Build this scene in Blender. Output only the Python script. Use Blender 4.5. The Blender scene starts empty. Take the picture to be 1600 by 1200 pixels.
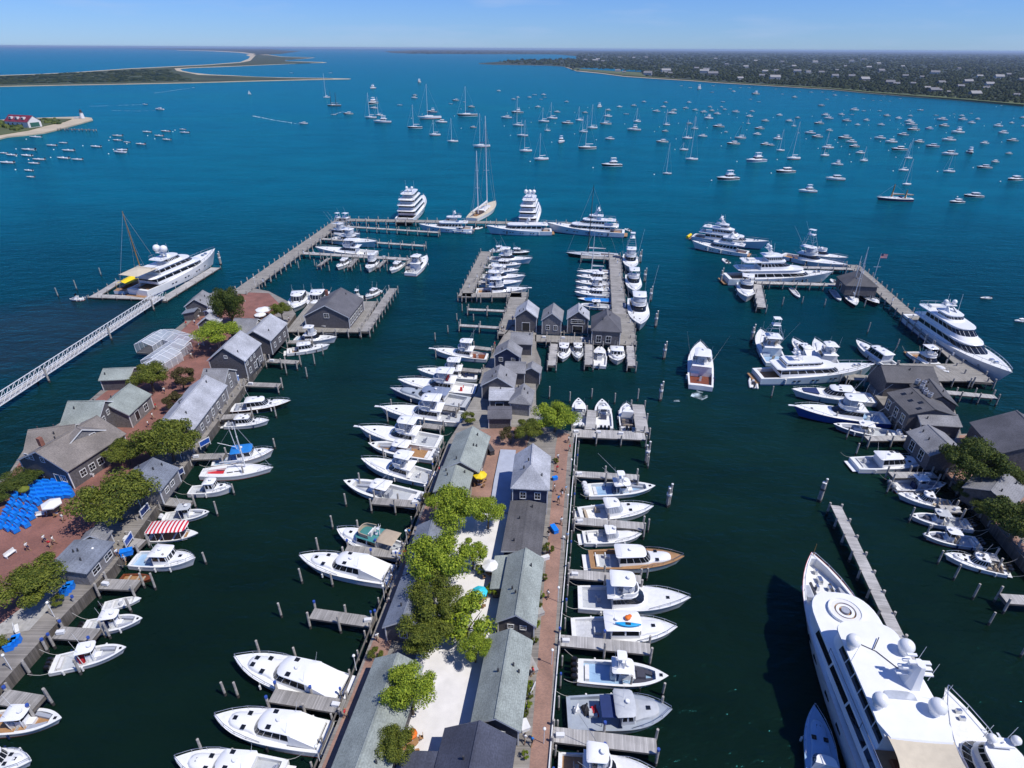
import bpy, math, random
from mathutils import Vector, Matrix, noise as mnoise
random.seed(7)
SC = bpy.context.scene
COL = SC.collection
R = math.radians

# ------------------------------------------------------------------ camera
CAM_H = 70.0
FPX = 940.0                      # focal length in pixels of the 1600 x 1200 photograph
PITCH = math.atan(524.5 / FPX)
ROLL = math.atan(9 / 1600)
_r0 = Vector((1, 0, 0)); _f = Vector((0, math.cos(PITCH), -math.sin(PITCH))); _u0 = Vector((0, math.sin(PITCH), math.cos(PITCH)))
_r = _r0 * math.cos(ROLL) + _u0 * math.sin(ROLL)
_u = _u0 * math.cos(ROLL) - _r0 * math.sin(ROLL)
cam_data = bpy.data.cameras.new('camera')
cam_data.sensor_width = 36.0
cam_data.lens = 36.0 * FPX / 1600.0
cam_data.clip_start = 0.5
cam_data.clip_end = 90000
cam = bpy.data.objects.new('camera', cam_data)
COL.objects.link(cam)
cam.matrix_world = Matrix((( _r.x, _u.x, -_f.x, 0), (_r.y, _u.y, -_f.y, 0), (_r.z, _u.z, -_f.z, CAM_H), (0, 0, 0, 1)))
SC.camera = cam

def at(px, py, z=0.0):
    """the world point at height z seen at this pixel of the photograph"""
    d = _f + _r * ((px - 800) / FPX) + _u * ((600 - py) / FPX)
    t = (z - CAM_H) / d.z
    return Vector((d.x * t, d.y * t, z))
def topx(p):
    d = Vector(p) - Vector((0, 0, CAM_H)); z = d.dot(_f)
    return (800 + FPX * d.dot(_r) / z, 600 - FPX * d.dot(_u) / z)

# ------------------------------------------------------------------ light
SUN_DIR = Vector((1.30, -0.62, 2.35)).normalized()       # towards the sun
SUN_EL = math.asin(SUN_DIR.z)
world = bpy.data.worlds.new('World'); SC.world = world; world.use_nodes = True
nt = world.node_tree; nt.nodes.clear()
sky = nt.nodes.new('ShaderNodeTexSky'); sky.sky_type = 'NISHITA'; sky.sun_disc = False
sky.sun_elevation = SUN_EL
sky.sun_rotation = math.atan2(SUN_DIR.x, SUN_DIR.y)
sky.altitude = 70; sky.air_density = 1.0; sky.dust_density = 0.0; sky.ozone_density = 4.0
bg = nt.nodes.new('ShaderNodeBackground'); bg.inputs[1].default_value = 0.092
tint = nt.nodes.new('ShaderNodeMix'); tint.data_type = 'RGBA'; tint.blend_type = 'MULTIPLY'; tint.inputs[0].default_value = 1
tint.inputs[7].default_value = (0.47, 0.75, 1.42, 1)
# faint high cloud
tc = nt.nodes.new('ShaderNodeTexCoord'); mp = nt.nodes.new('ShaderNodeMapping'); mp.inputs['Scale'].default_value = (3, 3, 22)
cn = nt.nodes.new('ShaderNodeTexNoise'); cn.inputs['Scale'].default_value = 2.2; cn.inputs['Detail'].default_value = 6
cr = nt.nodes.new('ShaderNodeMapRange'); cr.inputs[1].default_value = .52; cr.inputs[2].default_value = .8; cr.inputs[4].default_value = .38
cm = nt.nodes.new('ShaderNodeMix'); cm.data_type = 'RGBA'; cm.inputs[7].default_value = (5.0, 6.4, 9.2, 1)
wo = nt.nodes.new('ShaderNodeOutputWorld')
L_ = nt.links.new
L_(sky.outputs[0], tint.inputs[6]); L_(tc.outputs['Generated'], mp.inputs[0]); L_(mp.outputs[0], cn.inputs[0]); L_(cn.outputs[0], cr.inputs[0])
L_(cr.outputs[0], cm.inputs[0]); L_(tint.outputs[2], cm.inputs[6]); L_(cm.outputs[2], bg.inputs[0]); L_(bg.outputs[0], wo.inputs[0])
sun_d = bpy.data.lights.new('sun', 'SUN'); sun_d.energy = 4.4; sun_d.angle = R(0.53); sun_d.color = (1.0, 0.96, 0.90)
sun = bpy.data.objects.new('sun', sun_d); COL.objects.link(sun)
sun.rotation_euler = (-SUN_DIR).to_track_quat('-Z', 'Y').to_euler()
SC.view_settings.view_transform = 'Standard'; SC.view_settings.look = 'None'
SC.view_settings.exposure = 0.0; SC.view_settings.gamma = 1.0
SC.cycles.max_bounces = 6; SC.cycles.diffuse_bounces = 2; SC.cycles.glossy_bounces = 3; SC.cycles.transmission_bounces = 4
SC.cycles.volume_bounces = 0; SC.cycles.transparent_max_bounces = 8
SC.cycles.caustics_reflective = False; SC.cycles.caustics_refractive = False
SC.cycles.use_denoising = True

# ------------------------------------------------------------------ materials
MATS = {}
def new_mat(name):
    m = bpy.data.materials.new(name); m.use_nodes = True
    MATS[name] = m
    return m, m.node_tree, m.node_tree.nodes['Principled BSDF']
def mat(name, col, rough=.6, metal=0., var=.12, scale=1.5, bump=0., coat=0., spec=.5, coord='pos', detail=4):
    """plain colour with uneven wear"""
    m, t, b = new_mat(name)
    b.inputs['Roughness'].default_value = rough; b.inputs['Metallic'].default_value = metal
    b.inputs['Specular IOR Level'].default_value = spec
    if coat: b.inputs['Coat Weight'].default_value = coat; b.inputs['Coat Roughness'].default_value = .1
    if var > 0:
        g = t.nodes.new('ShaderNodeNewGeometry'); n = t.nodes.new('ShaderNodeTexNoise')
        n.inputs['Scale'].default_value = scale; n.inputs['Detail'].default_value = detail
        mr = t.nodes.new('ShaderNodeMapRange'); mr.inputs[1].default_value = .3; mr.inputs[2].default_value = .7
        mr.inputs[3].default_value = 1 - var; mr.inputs[4].default_value = 1 + var
        mx = t.nodes.new('ShaderNodeMix'); mx.data_type = 'RGBA'; mx.blend_type = 'MULTIPLY'; mx.inputs[0].default_value = 1
        mx.inputs[6].default_value = (*col, 1)
        t.links.new(g.outputs['Position'], n.inputs[0]); t.links.new(n.outputs[0], mr.inputs[0]); t.links.new(mr.outputs[0], mx.inputs[7])
        t.links.new(mx.outputs[2], b.inputs['Base Color'])
        if bump:
            bp = t.nodes.new('ShaderNodeBump'); bp.inputs['Strength'].default_value = bump; bp.inputs['Distance'].default_value = .05
            t.links.new(n.outputs[0], bp.inputs['Height']); t.links.new(bp.outputs[0], b.inputs['Normal'])
    else:
        b.inputs['Base Color'].default_value = (*col, 1)
    return m

mat('gelcoat', (.80, .80, .79), .28, var=.04, scale=.7, coat=.3)
mat('gelcoat_cream', (.74, .71, .64), .3, var=.04, scale=.7, coat=.3)
mat('deck_white', (.76, .76, .74), .55, var=.06, scale=2)
mat('deck_grey', (.46, .48, .50), .6, var=.08, scale=2)
mat('sole_grey', (.52, .53, .55), .6, var=.1, scale=3)
mat('cushion_white', (.72, .71, .68), .6, var=.06, scale=3)
mat('cushion_grey', (.33, .35, .40), .7, var=.1, scale=3)
mat('cushion_dark', (.05, .05, .07), .6, var=.1, scale=3)
mat('navy', (.012, .025, .085), .2, var=.08, coat=.5)
mat('royal', (.02, .08, .34), .25, var=.08, coat=.4)
mat('sky_hull', (.30, .45, .62), .25, var=.05, coat=.4)
mat('ice_shade_hull', (.55, .66, .74), .25, var=.05, coat=.4)  # pale hull tone; also paints blue shade onto the long white yacht
mat('black_hull', (.012, .012, .016), .2, var=.1, coat=.5)
mat('grey_hull', (.34, .38, .43), .35, var=.08)
mat('slate_hull', (.22, .26, .36), .22, var=.08, coat=.4)
mat('red_hull', (.42, .03, .03), .3, var=.1)
mat('green_hull', (.03, .12, .09), .3, var=.1)
mat('boot_red', (.30, .03, .03), .5, var=.15)
mat('boot_blue', (.02, .06, .2), .5, var=.15)
mat('boot_black', (.015, .015, .018), .5, var=.15)
mat('glass', (.012, .014, .018), .06, var=0, spec=.6)
mat('clear_vinyl', (.42, .45, .50), .12, var=.12, scale=1.2)
mat('teak', (.36, .20, .09), .55, var=.16, scale=2)
mat('mahogany', (.20, .055, .02), .35, var=.15, coat=.3)
mat('steel', (.62, .63, .65), .25, metal=.9, var=.05)
mat('white_metal', (.78, .78, .78), .4, var=.04)
mat('alu', (.55, .56, .58), .4, metal=.6, var=.06)
mat('black_rubber', (.015, .015, .016), .5, var=.15)
mat('engine_black', (.012, .012, .014), .25, var=.05, coat=.4)
mat('engine_white', (.75, .75, .75), .3, var=.03, coat=.3)
mat('engine_grey', (.28, .29, .31), .3, var=.03, coat=.3)
mat('canvas_blue', (.01, .19, .55), .8, var=.12)
mat('canvas_navy', (.012, .03, .12), .8, var=.12)
mat('canvas_tan', (.42, .34, .25), .85, var=.08)
mat('canvas_sand', (.56, .49, .37), .85, var=.06)
mat('canvas_white', (.76, .76, .75), .8, var=.05)
mat('canvas_black', (.02, .02, .024), .8, var=.1)
mat('canvas_teal', (.05, .22, .22), .8, var=.1)
mat('orange', (.75, .16, .01), .6, var=.08)
mat('yellow', (.80, .58, .01), .6, var=.08)
mat('kayak_blue', (.01, .35, .68), .35, var=.06)
mat('red_paint', (.55, .02, .03), .5, var=.1)
mat('mast_wood', (.34, .17, .04), .45, var=.12)
mat('mast_white', (.72, .73, .74), .35, var=.04)
mat('mast_black', (.012, .012, .014), .35, var=.05)
mat('rope', (.45, .43, .38), .8, var=.1)
mat('tarp_blue', (.008, .20, .72), .42, var=.14, scale=2.5, bump=.4)
mat('cedar', (.195, .185, .182), .85, var=.28, scale=3.2, bump=.3)
mat('cedar_dark', (.105, .098, .102), .85, var=.3, scale=3.2, bump=.3)
mat('cedar_pale', (.26, .255, .26), .85, var=.22, scale=3.2, bump=.3)
mat('navy_siding', (.018, .030, .075), .6, var=.2, scale=3)
mat('trim_white', (.70, .70, .69), .5, var=.06)
mat('concrete', (.30, .29, .27), .9, var=.15, scale=2)
mat('paint_deck', (.40, .43, .50), .6, var=.08, scale=1)
mat('stone', (.36, .35, .33), .9, var=.2, scale=2)
mat('soil', (.07, .05, .035), .95, var=.3, scale=2)
mat('skin', (.48, .27, .18), .6, var=.05)
mat('skin_tan', (.33, .18, .11), .6, var=.05)
mat('hair_dark', (.03, .02, .015), .6, var=.1)
mat('hair_light', (.32, .22, .10), .6, var=.1)
mat('lamp_globe', (.85, .85, .80), .3, var=0)
mat('lattice_white', (.74, .75, .76), .45, var=.05)
mat('piling_cap', (.03, .08, .34), .5, var=.1)
mat('foam', (.78, .82, .84), .9, var=.1)
mat('steel_dark', (.05, .05, .055), .5, var=.1)
mat('pool_teal', (.03, .55, .66), .7, var=.06)
mat('brick_chimney', (.24, .10, .07), .9, var=.2)

def stripes(name, ca, cb, period, axis=0):
    m, t, b = new_mat(name); b.inputs['Roughness'].default_value = .8
    tc = t.nodes.new('ShaderNodeTexCoord'); sx = t.nodes.new('ShaderNodeSeparateXYZ'); mo = t.nodes.new('ShaderNodeMath'); mo.operation = 'FRACT'
    mu = t.nodes.new('ShaderNodeMath'); mu.operation = 'MULTIPLY'; mu.inputs[1].default_value = 1 / period
    gt = t.nodes.new('ShaderNodeMath'); gt.operation = 'GREATER_THAN'; gt.inputs[1].default_value = .5
    mx = t.nodes.new('ShaderNodeMix'); mx.data_type = 'RGBA'; mx.inputs[6].default_value = (*ca, 1); mx.inputs[7].default_value = (*cb, 1)
    l = t.links.new
    l(tc.outputs['Object'], sx.inputs[0]); l(sx.outputs[axis], mu.inputs[0]); l(mu.outputs[0], mo.inputs[0]); l(mo.outputs[0], gt.inputs[0]); l(gt.outputs[0], mx.inputs[0])
    l(mx.outputs[2], b.inputs['Base Color'])
stripes('awning_stripe', (.78, .76, .74), (.55, .02, .04), .62)

def planks(name, col, pw=.16, var=.3, warm=None):
    """weathered boards: uv.x runs along the pier in metres"""
    m, t, b = new_mat(name); b.inputs['Roughness'].default_value = .85
    l = t.links.new
    uv = t.nodes.new('ShaderNodeUVMap'); sx = t.nodes.new('ShaderNodeSeparateXYZ'); mu = t.nodes.new('ShaderNodeMath'); mu.operation = 'MULTIPLY'; mu.inputs[1].default_value = 1 / pw
    fl = t.nodes.new('ShaderNodeMath'); fl.operation = 'FLOOR'; fr = t.nodes.new('ShaderNodeMath'); fr.operation = 'FRACT'
    wn = t.nodes.new('ShaderNodeTexWhiteNoise'); wn.noise_dimensions = '1D'
    g = t.nodes.new('ShaderNodeNewGeometry'); n = t.nodes.new('ShaderNodeTexNoise'); n.inputs['Scale'].default_value = .45; n.inputs['Detail'].default_value = 5
    a1 = t.nodes.new('ShaderNodeMapRange'); a1.inputs[3].default_value = 1 - var; a1.inputs[4].default_value = 1 + var
    a2 = t.nodes.new('ShaderNodeMapRange'); a2.inputs[1].default_value = .3; a2.inputs[2].default_value = .7; a2.inputs[3].default_value = 1 - var; a2.inputs[4].default_value = 1 + var
    gap = t.nodes.new('ShaderNodeMath'); gap.operation = 'GREATER_THAN'; gap.inputs[1].default_value = .07
    gm = t.nodes.new('ShaderNodeMapRange'); gm.inputs[3].default_value = .3; gm.inputs[4].default_value = 1
    m1 = t.nodes.new('ShaderNodeMath'); m1.operation = 'MULTIPLY'; m2 = t.nodes.new('ShaderNodeMath'); m2.operation = 'MULTIPLY'
    mx = t.nodes.new('ShaderNodeMix'); mx.data_type = 'RGBA'; mx.blend_type = 'MULTIPLY'; mx.inputs[0].default_value = 1; mx.inputs[6].default_value = (*col, 1)
    l(uv.outputs[0], sx.inputs[0]); l(sx.outputs[0], mu.inputs[0]); l(mu.outputs[0], fl.inputs[0]); l(mu.outputs[0], fr.inputs[0])
    l(fl.outputs[0], wn.inputs['W']); l(wn.outputs[0], a1.inputs[0]); l(g.outputs['Position'], n.inputs[0]); l(n.outputs[0], a2.inputs[0])
    l(fr.outputs[0], gap.inputs[0]); l(gap.outputs[0], gm.inputs[0]); l(a1.outputs[0], m1.inputs[0]); l(a2.outputs[0], m1.inputs[1])
    l(m1.outputs[0], m2.inputs[0]); l(gm.outputs[0], m2.inputs[1]); l(m2.outputs[0], mx.inputs[7]); l(mx.outputs[2], b.inputs['Base Color'])
    return m
planks('dock_grey', (.30, .285, .265), .18, .22)
planks('dock_pale', (.40, .385, .365), .18, .2)
planks('dock_tan', (.275, .258, .228), .18, .18)
planks('boardwalk', (.235, .215, .19), .18, .18)
planks('bulkhead', (.12, .105, .09), .30, .3)
mat('pile_wood', (.37, .345, .31), .9, var=.3, scale=2.5, bump=.3)
mat('pile_dark', (.045, .04, .038), .9, var=.3, scale=2.5, bump=.3)
mat('beam_wood', (.13, .115, .10), .9, var=.3, scale=1.2)

def paving(name, c1, c2, mortar, scale, stain=.22):
    m, t, b = new_mat(name); b.inputs['Roughness'].default_value = .9
    l = t.links.new
    g = t.nodes.new('ShaderNodeNewGeometry'); br = t.nodes.new('ShaderNodeTexBrick')
    br.inputs['Color1'].default_value = (*c1, 1); br.inputs['Color2'].default_value = (*c2, 1); br.inputs['Mortar'].default_value = (*mortar, 1)
    br.inputs['Scale'].default_value = scale; br.inputs['Mortar Size'].default_value = .012; br.inputs['Bias'].default_value = -.1
    n = t.nodes.new('ShaderNodeTexNoise'); n.inputs['Scale'].default_value = .35; n.inputs['Detail'].default_value = 6
    a2 = t.nodes.new('ShaderNodeMapRange'); a2.inputs[1].default_value = .3; a2.inputs[2].default_value = .7; a2.inputs[3].default_value = 1 - stain; a2.inputs[4].default_value = 1 + stain
    mx = t.nodes.new('ShaderNodeMix'); mx.data_type = 'RGBA'; mx.blend_type = 'MULTIPLY'; mx.inputs[0].default_value = 1
    l(g.outputs['Position'], br.inputs[0]); l(g.outputs['Position'], n.inputs[0]); l(n.outputs[0], a2.inputs[0]); l(br.outputs[0], mx.inputs[6]); l(a2.outputs[0], mx.inputs[7])
    l(mx.outputs[2], b.inputs['Base Color'])
paving('brick_paving', (.27, .115, .085), (.19, .085, .07), (.13, .09, .08), 2.4)
paving('brick_walk', (.35, .20, .145), (.26, .155, .12), (.2, .15, .12), 2.4)
mat('shell_ground', (.70, .68, .66), .95, var=.07, scale=.8)

def roofing(name, col, var=.24, course=.14):
    """asphalt shingle courses running with height"""
    m, t, b = new_mat(name); b.inputs['Roughness'].default_value = .88
    l = t.links.new
    g = t.nodes.new('ShaderNodeNewGeometry'); n = t.nodes.new('ShaderNodeTexNoise'); n.inputs['Scale'].default_value = 5; n.inputs['Detail'].default_value = 4
    n2 = t.nodes.new('ShaderNodeTexNoise'); n2.inputs['Scale'].default_value = .3; n2.inputs['Detail'].default_value = 5
    sx = t.nodes.new('ShaderNodeSeparateXYZ'); mu = t.nodes.new('ShaderNodeMath'); mu.operation = 'MULTIPLY'; mu.inputs[1].default_value = 1 / course
    fr = t.nodes.new('ShaderNodeMath'); fr.operation = 'FRACT'
    ad = t.nodes.new('ShaderNodeMath'); ad.operation = 'MULTIPLY_ADD'; ad.inputs[1].default_value = .5; ad.inputs[2].default_value = 0
    a = t.nodes.new('ShaderNodeMapRange'); a.inputs[1].default_value = .3; a.inputs[2].default_value = .7; a.inputs[3].default_value = 1 - var; a.inputs[4].default_value = 1 + var
    a2 = t.nodes.new('ShaderNodeMapRange'); a2.inputs[1].default_value = .3; a2.inputs[2].default_value = .7; a2.inputs[3].default_value = 1 - var; a2.inputs[4].default_value = 1 + var
    m1 = t.nodes.new('ShaderNodeMath'); m1.operation = 'MULTIPLY'
    c1 = t.nodes.new('ShaderNodeMapRange'); c1.inputs[3].default_value = .88; c1.inputs[4].default_value = 1.04
    m2 = t.nodes.new('ShaderNodeMath'); m2.operation = 'MULTIPLY'
    mx = t.nodes.new('ShaderNodeMix'); mx.data_type = 'RGBA'; mx.blend_type = 'MULTIPLY'; mx.inputs[0].default_value = 1; mx.inputs[6].default_value = (*col, 1)
    l(g.outputs['Position'], n.inputs[0]); l(g.outputs['Position'], n2.inputs[0]); l(g.outputs['Position'], sx.inputs[0]); l(sx.outputs[2], mu.inputs[0]); l(mu.outputs[0], fr.inputs[0])
    l(n.outputs[0], a.inputs[0]); l(n2.outputs[0], a2.inputs[0]); l(a.outputs[0], m1.inputs[0]); l(a2.outputs[0], m1.inputs[1]); l(fr.outputs[0], c1.inputs[0])
    l(m1.outputs[0], m2.inputs[0]); l(c1.outputs[0], m2.inputs[1]); l(m2.outputs[0], mx.inputs[7]); l(mx.outputs[2], b.inputs['Base Color'])
roofing('roof_green', (.27, .30, .275))
roofing('roof_grey', (.23, .23, .24))
roofing('roof_silver', (.38, .39, .42))
roofing('roof_brown', (.21, .185, .165))
roofing('roof_slate', (.115, .113, .125))
roofing('roof_navy', (.060, .066, .095))
roofing('roof_blue', (.17, .19, .23))
roofing('roof_charcoal', (.105, .102, .106))
roofing('roof_red', (.17, .014, .038))

def leaf(name, c1, c2, nscale=.55):
    m, t, b = new_mat(name); b.inputs['Roughness'].default_value = .65; b.inputs['Specular IOR Level'].default_value = .2
    l = t.links.new
    g = t.nodes.new('ShaderNodeNewGeometry'); n = t.nodes.new('ShaderNodeTexNoise'); n.inputs['Scale'].default_value = nscale; n.inputs['Detail'].default_value = 3
    wn = t.nodes.new('ShaderNodeMath'); wn.operation = 'MULTIPLY_ADD'; wn.inputs[1].default_value = .95; wn.inputs[2].default_value = -.47
    ad = t.nodes.new('ShaderNodeMath'); ad.operation = 'ADD'
    mr = t.nodes.new('ShaderNodeMapRange'); mr.inputs[1].default_value = .25; mr.inputs[2].default_value = .75
    mx = t.nodes.new('ShaderNodeMix'); mx.data_type = 'RGBA'; mx.inputs[6].default_value = (*c1, 1); mx.inputs[7].default_value = (*c2, 1)
    l(g.outputs['Position'], n.inputs[0]); l(g.outputs['Random Per Island'], wn.inputs[0]); l(n.outputs[0], ad.inputs[0]); l(wn.outputs[0], ad.inputs[1]); l(ad.outputs[0], mr.inputs[0]); l(mr.outputs[0], mx.inputs[0])
    l(mx.outputs[2], b.inputs['Base Color'])
    tr = t.nodes.new('ShaderNodeBsdfTranslucent'); l(mx.outputs[2], tr.inputs[0])
    ms = t.nodes.new('ShaderNodeMixShader'); ms.inputs[0].default_value = .28
    o = t.nodes['Material Output']; l(b.outputs[0], ms.inputs[1]); l(tr.outputs[0], ms.inputs[2]); l(ms.outputs[0], o.inputs[0])
leaf('leaf_bright', (.12, .19, .018), (.38, .46, .045))
leaf('leaf_olive', (.075, .105, .016), (.21, .235, .035))
leaf('leaf_dark', (.04, .07, .015), (.12, .15, .028))
leaf('leaf_brown', (.055, .05, .02), (.13, .11, .04))
leaf('far_wood', (.010, .026, .012), (.050, .068, .022), .012)
mat('bark', (.10, .08, .06), .9, var=.25, scale=3)
mat('bark_pale', (.22, .19, .16), .9, var=.25, scale=3)

# ------------------------------------------------------------------ mesh helpers
class MB:
    def __init__(s): s.v = []; s.f = []; s.m = []; s.uv = None
    def add(s, vs, fs, m=0):
        o = len(s.v); s.v += [tuple(p) for p in vs]
        s.f += [tuple(i + o for i in f) for f in fs]; s.m += [m] * len(fs)
    def box(s, x0, x1, y0, y1, z0, z1, m=0):
        s.add([(x0, y0, z0), (x1, y0, z0), (x1, y1, z0), (x0, y1, z0), (x0, y0, z1), (x1, y0, z1), (x1, y1, z1), (x0, y1, z1)],
              [(0, 3, 2, 1), (4, 5, 6, 7), (0, 1, 5, 4), (1, 2, 6, 5), (2, 3, 7, 6), (3, 0, 4, 7)], m)
    def cbox(s, cx, cy, cz, lx, ly, lz, m=0, top=1.0):
        x0, x1, y0, y1 = cx - lx / 2, cx + lx / 2, cy - ly / 2, cy + ly / 2; z0, z1 = cz - lz / 2, cz + lz / 2
        tx, ty = lx / 2 * top, ly / 2 * top
        s.add([(x0, y0, z0), (x1, y0, z0), (x1, y1, z0), (x0, y1, z0), (cx - tx, cy - ty, z1), (cx + tx, cy - ty, z1), (cx + tx, cy + ty, z1), (cx - tx, cy + ty, z1)],
              [(0, 3, 2, 1), (4, 5, 6, 7), (0, 1, 5, 4), (1, 2, 6, 5), (2, 3, 7, 6), (3, 0, 4, 7)], m)
    def tube(s, a, b, r, r2=None, n=5, m=0, caps=True):
        a = Vector(a); b = Vector(b); r2 = r if r2 is None else r2
        d = (b - a)
        if d.length < 1e-6: return
        d.normalize(); e = d.orthogonal().normalized(); g = d.cross(e)
        vs = []
        for k in range(n):
            c = math.cos(2 * math.pi * k / n); q = math.sin(2 * math.pi * k / n); vs.append(a + (e * c + g * q) * r)
        for k in range(n):
            c = math.cos(2 * math.pi * k / n); q = math.sin(2 * math.pi * k / n); vs.append(b + (e * c + g * q) * r2)
        fs = [(k, (k + 1) % n, n + (k + 1) % n, n + k) for k in range(n)]
        if caps: fs += [tuple(range(n - 1, -1, -1)), tuple(range(n, 2 * n))]
        s.add(vs, fs, m)
    def chain(s, pts, r, n=4, m=0):
        for a, b in zip(pts, pts[1:]): s.tube(a, b, r, None, n, m)
    def loft(s, rings, m=0, closed=True, cap0=False, cap1=False, flip=False):
        n = len(rings[0]); vs = [p for rg in rings for p in rg]; fs = []
        for i in range(len(rings) - 1):
            for k in range(n if closed else n - 1):
                a, b = i * n + k, i * n + (k + 1) % n
                f = (a, b, b + n, a + n); fs.append(f[::-1] if flip else f)
        if cap0: fs.append(tuple(range(n - 1, -1, -1)) if not flip else tuple(range(n)))
        if cap1: o = (len(rings) - 1) * n; fs.append(tuple(range(o, o + n)) if not flip else tuple(range(o + n - 1, o - 1, -1)))
        s.add(vs, fs, m)
    def ball(s, c, r, nu=8, nv=5, m=0, sz=1.0, half=False):
        rings = []
        for j in range(nv + 1):
            ph = (j / nv) * (math.pi / 2 if half else math.pi) - (0 if half else math.pi / 2)
            rr = r * math.cos(ph); z = c[2] + r * sz * math.sin(ph)
            rings.append([(c[0] + max(rr, 1e-3) * math.cos(2 * math.pi * k / nu), c[1] + max(rr, 1e-3) * math.sin(2 * math.pi * k / nu), z) for k in range(nu)])
        s.loft(rings, m)
    def prism(s, poly, z0, z1, m=0, mtop=None, bottom=False):
        n = len(poly)
        s.add([(p[0], p[1], z0) for p in poly] + [(p[0], p[1], z1) for p in poly], [(k, (k + 1) % n, n + (k + 1) % n, n + k) for k in range(n)], m)
        s.add([(p[0], p[1], z1) for p in poly], [tuple(range(n))], m if mtop is None else mtop)
        if bottom: s.add([(p[0], p[1], z0) for p in poly], [tuple(range(n - 1, -1, -1))], m)
    def mesh(s, name, mats, smooth=0):
        me = bpy.data.meshes.new(name); me.from_pydata(s.v, [], s.f)
        for x in ([mats] if isinstance(mats, str) else mats): me.materials.append(MATS[x])
        if any(s.m): me.polygons.foreach_set('material_index', s.m)
        if s.uv:
            u = me.uv_layers.new(name='UVMap'); u.data.foreach_set('uv', [c for p in s.uv for c in p])
        if smooth:
            me.polygons.foreach_set('use_smooth', [True] * len(me.polygons)); me.set_sharp_from_angle(angle=R(smooth))
        me.update()
        return me
    def build(s, name, mats, parent=None, smooth=0):
        if not s.f: return None
        return link(name, s.mesh(name, mats, smooth), parent)
def link(name, me, parent=None, loc=None):
    o = bpy.data.objects.new(name, me); COL.objects.link(o)
    if parent: o.parent = parent
    if loc is not None: o.location = loc
    return o
def tag(o, label=None, cat=None, group=None, kind=None):
    if label: o['label'] = label
    if cat: o['category'] = cat
    if group: o['group'] = group
    if kind: o['kind'] = kind
    return o
def thing(name, label, cat, loc=(0, 0, 0), rz=0., group=None):
    o = bpy.data.objects.new(name, None); COL.objects.link(o); o.location = loc; o.rotation_euler = (0, 0, rz)
    o.empty_display_size = .3
    return tag(o, label, cat, group)
def copy_tree(o, parent=None):
    c = o.copy(); COL.objects.link(c); c.parent = parent
    for ch in o.children: copy_tree(ch, c)
    return c
def slab_deck(name, poly, z0, z1, m_top, m_side, parent=None):
    """flat deck with boards: poly is [a, b, c, d], boards run across a-b"""
    mb = MB(); a, b = Vector(poly[0][:2]), Vector(poly[1][:2]); d = (b - a).normalized(); e = Vector((-d.y, d.x))
    mb.prism(poly, z0, z1, 1, 0, True)
    uv = []
    for f in mb.f:
        for i in f:
            p = Vector(mb.v[i][:2]) - a; uv.append((p.dot(d), p.dot(e) + mb.v[i][2] * .3))
    mb.uv = uv
    return mb.build(name, [m_top, m_side], parent)
# ------------------------------------------------------------------ boat builders (x forward, y to port, z = 0 at the waterline)
def sgnpow(v, e): return math.copysign(abs(v) ** e, v)
def outline(x0, x1, hw, fr, nf=4, ns=3, taper=1.0, rr=0., sq=.75):
    pts = []
    xs = [x0 + (x1 - fr - x0) * k / ns for k in range(ns + 1)]
    w = lambda x: hw * (1 - (1 - taper) * (x - x0) / max(1e-6, x1 - fr - x0))
    for x in xs: pts.append((x, -w(x)))
    for k in range(1, 2 * nf):
        a = -math.pi / 2 + math.pi * k / (2 * nf)
        pts.append((x1 - fr + fr * sgnpow(math.cos(a), sq), hw * taper * sgnpow(math.sin(a), sq)))
    for x in reversed(xs): pts.append((x, w(x)))
    if rr > 0:
        pts[0] = (x0, -hw * .82); pts.insert(1, (x0 + rr, -hw)); pts[-1] = (x0, hw * .82); pts.insert(len(pts) - 1, (x0 + rr, hw))
    return pts
def slab(mb, pts, z, th, m=0, dome=.0, edge=.12):
    n = len(pts); cx = sum(p[0] for p in pts) / n
    s = lambda f, zz: [(cx + (p[0] - cx) * f, p[1] * f, zz) for p in pts]
    rings = [s(1 - edge * .5, z), s(1, z + th * .4), s(1 - edge * .3, z + th), s(.5, z + th + dome * .8)]
    mb.loft(rings, m, True, True, True)
def house(par, x0, x1, hw, z0, z1, fr=.8, rf=.6, rb=.1, tum=.08, band=(.35, .85), m='gelcoat', glass='glass', name='cabin', front=True, side=True, rear=False, taper=.9, nf=4, ns=3, gap=.05, fgap=.03, rr=0.):
    pl = outline(x0, x1, hw, fr, nf, ns, taper)
    def ring(f, off=0.):
        out = []
        for x, y in pl:
            u = (x - x0) / (x1 - x0)
            out.append(Vector((x - u * rf * f + (1 - u) * rb * f, y * (1 - tum * f), z0 + (z1 - z0) * f)))
        return out
    b = MB(); b.loft([ring(0), ring(1)], 0, True, False, True); body = b.build(name, m, par, 40)
    lo, hi = ring(band[0]), ring(band[1]); n = len(pl)
    def win(idx, nm, gp):
        w = MB()
        for i in idx:
            j = (i + 1) % n; a0, a1, c0, c1 = lo[i], lo[j], hi[i], hi[j]
            d = a1 - a0
            if d.length < .02: continue
            nn = d.cross(c0 - a0).normalized() * .025; g = min(.25, gp / d.length)
            w.add([a0.lerp(a1, g) + nn, a0.lerp(a1, 1 - g) + nn, c0.lerp(c1, 1 - g) + nn, c0.lerp(c1, g) + nn], [(0, 1, 2, 3)])
        return w.build(nm, glass, body)
    if side: win(range(0, ns), 'side_window', gap); win(range(ns + 2 * nf, 2 * ns + 2 * nf), 'side_window', gap)
    if front: win(range(ns, ns + 2 * nf), 'windshield', fgap)
    if rear: win([n - 1], 'rear_window', .12)
    return body
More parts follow.
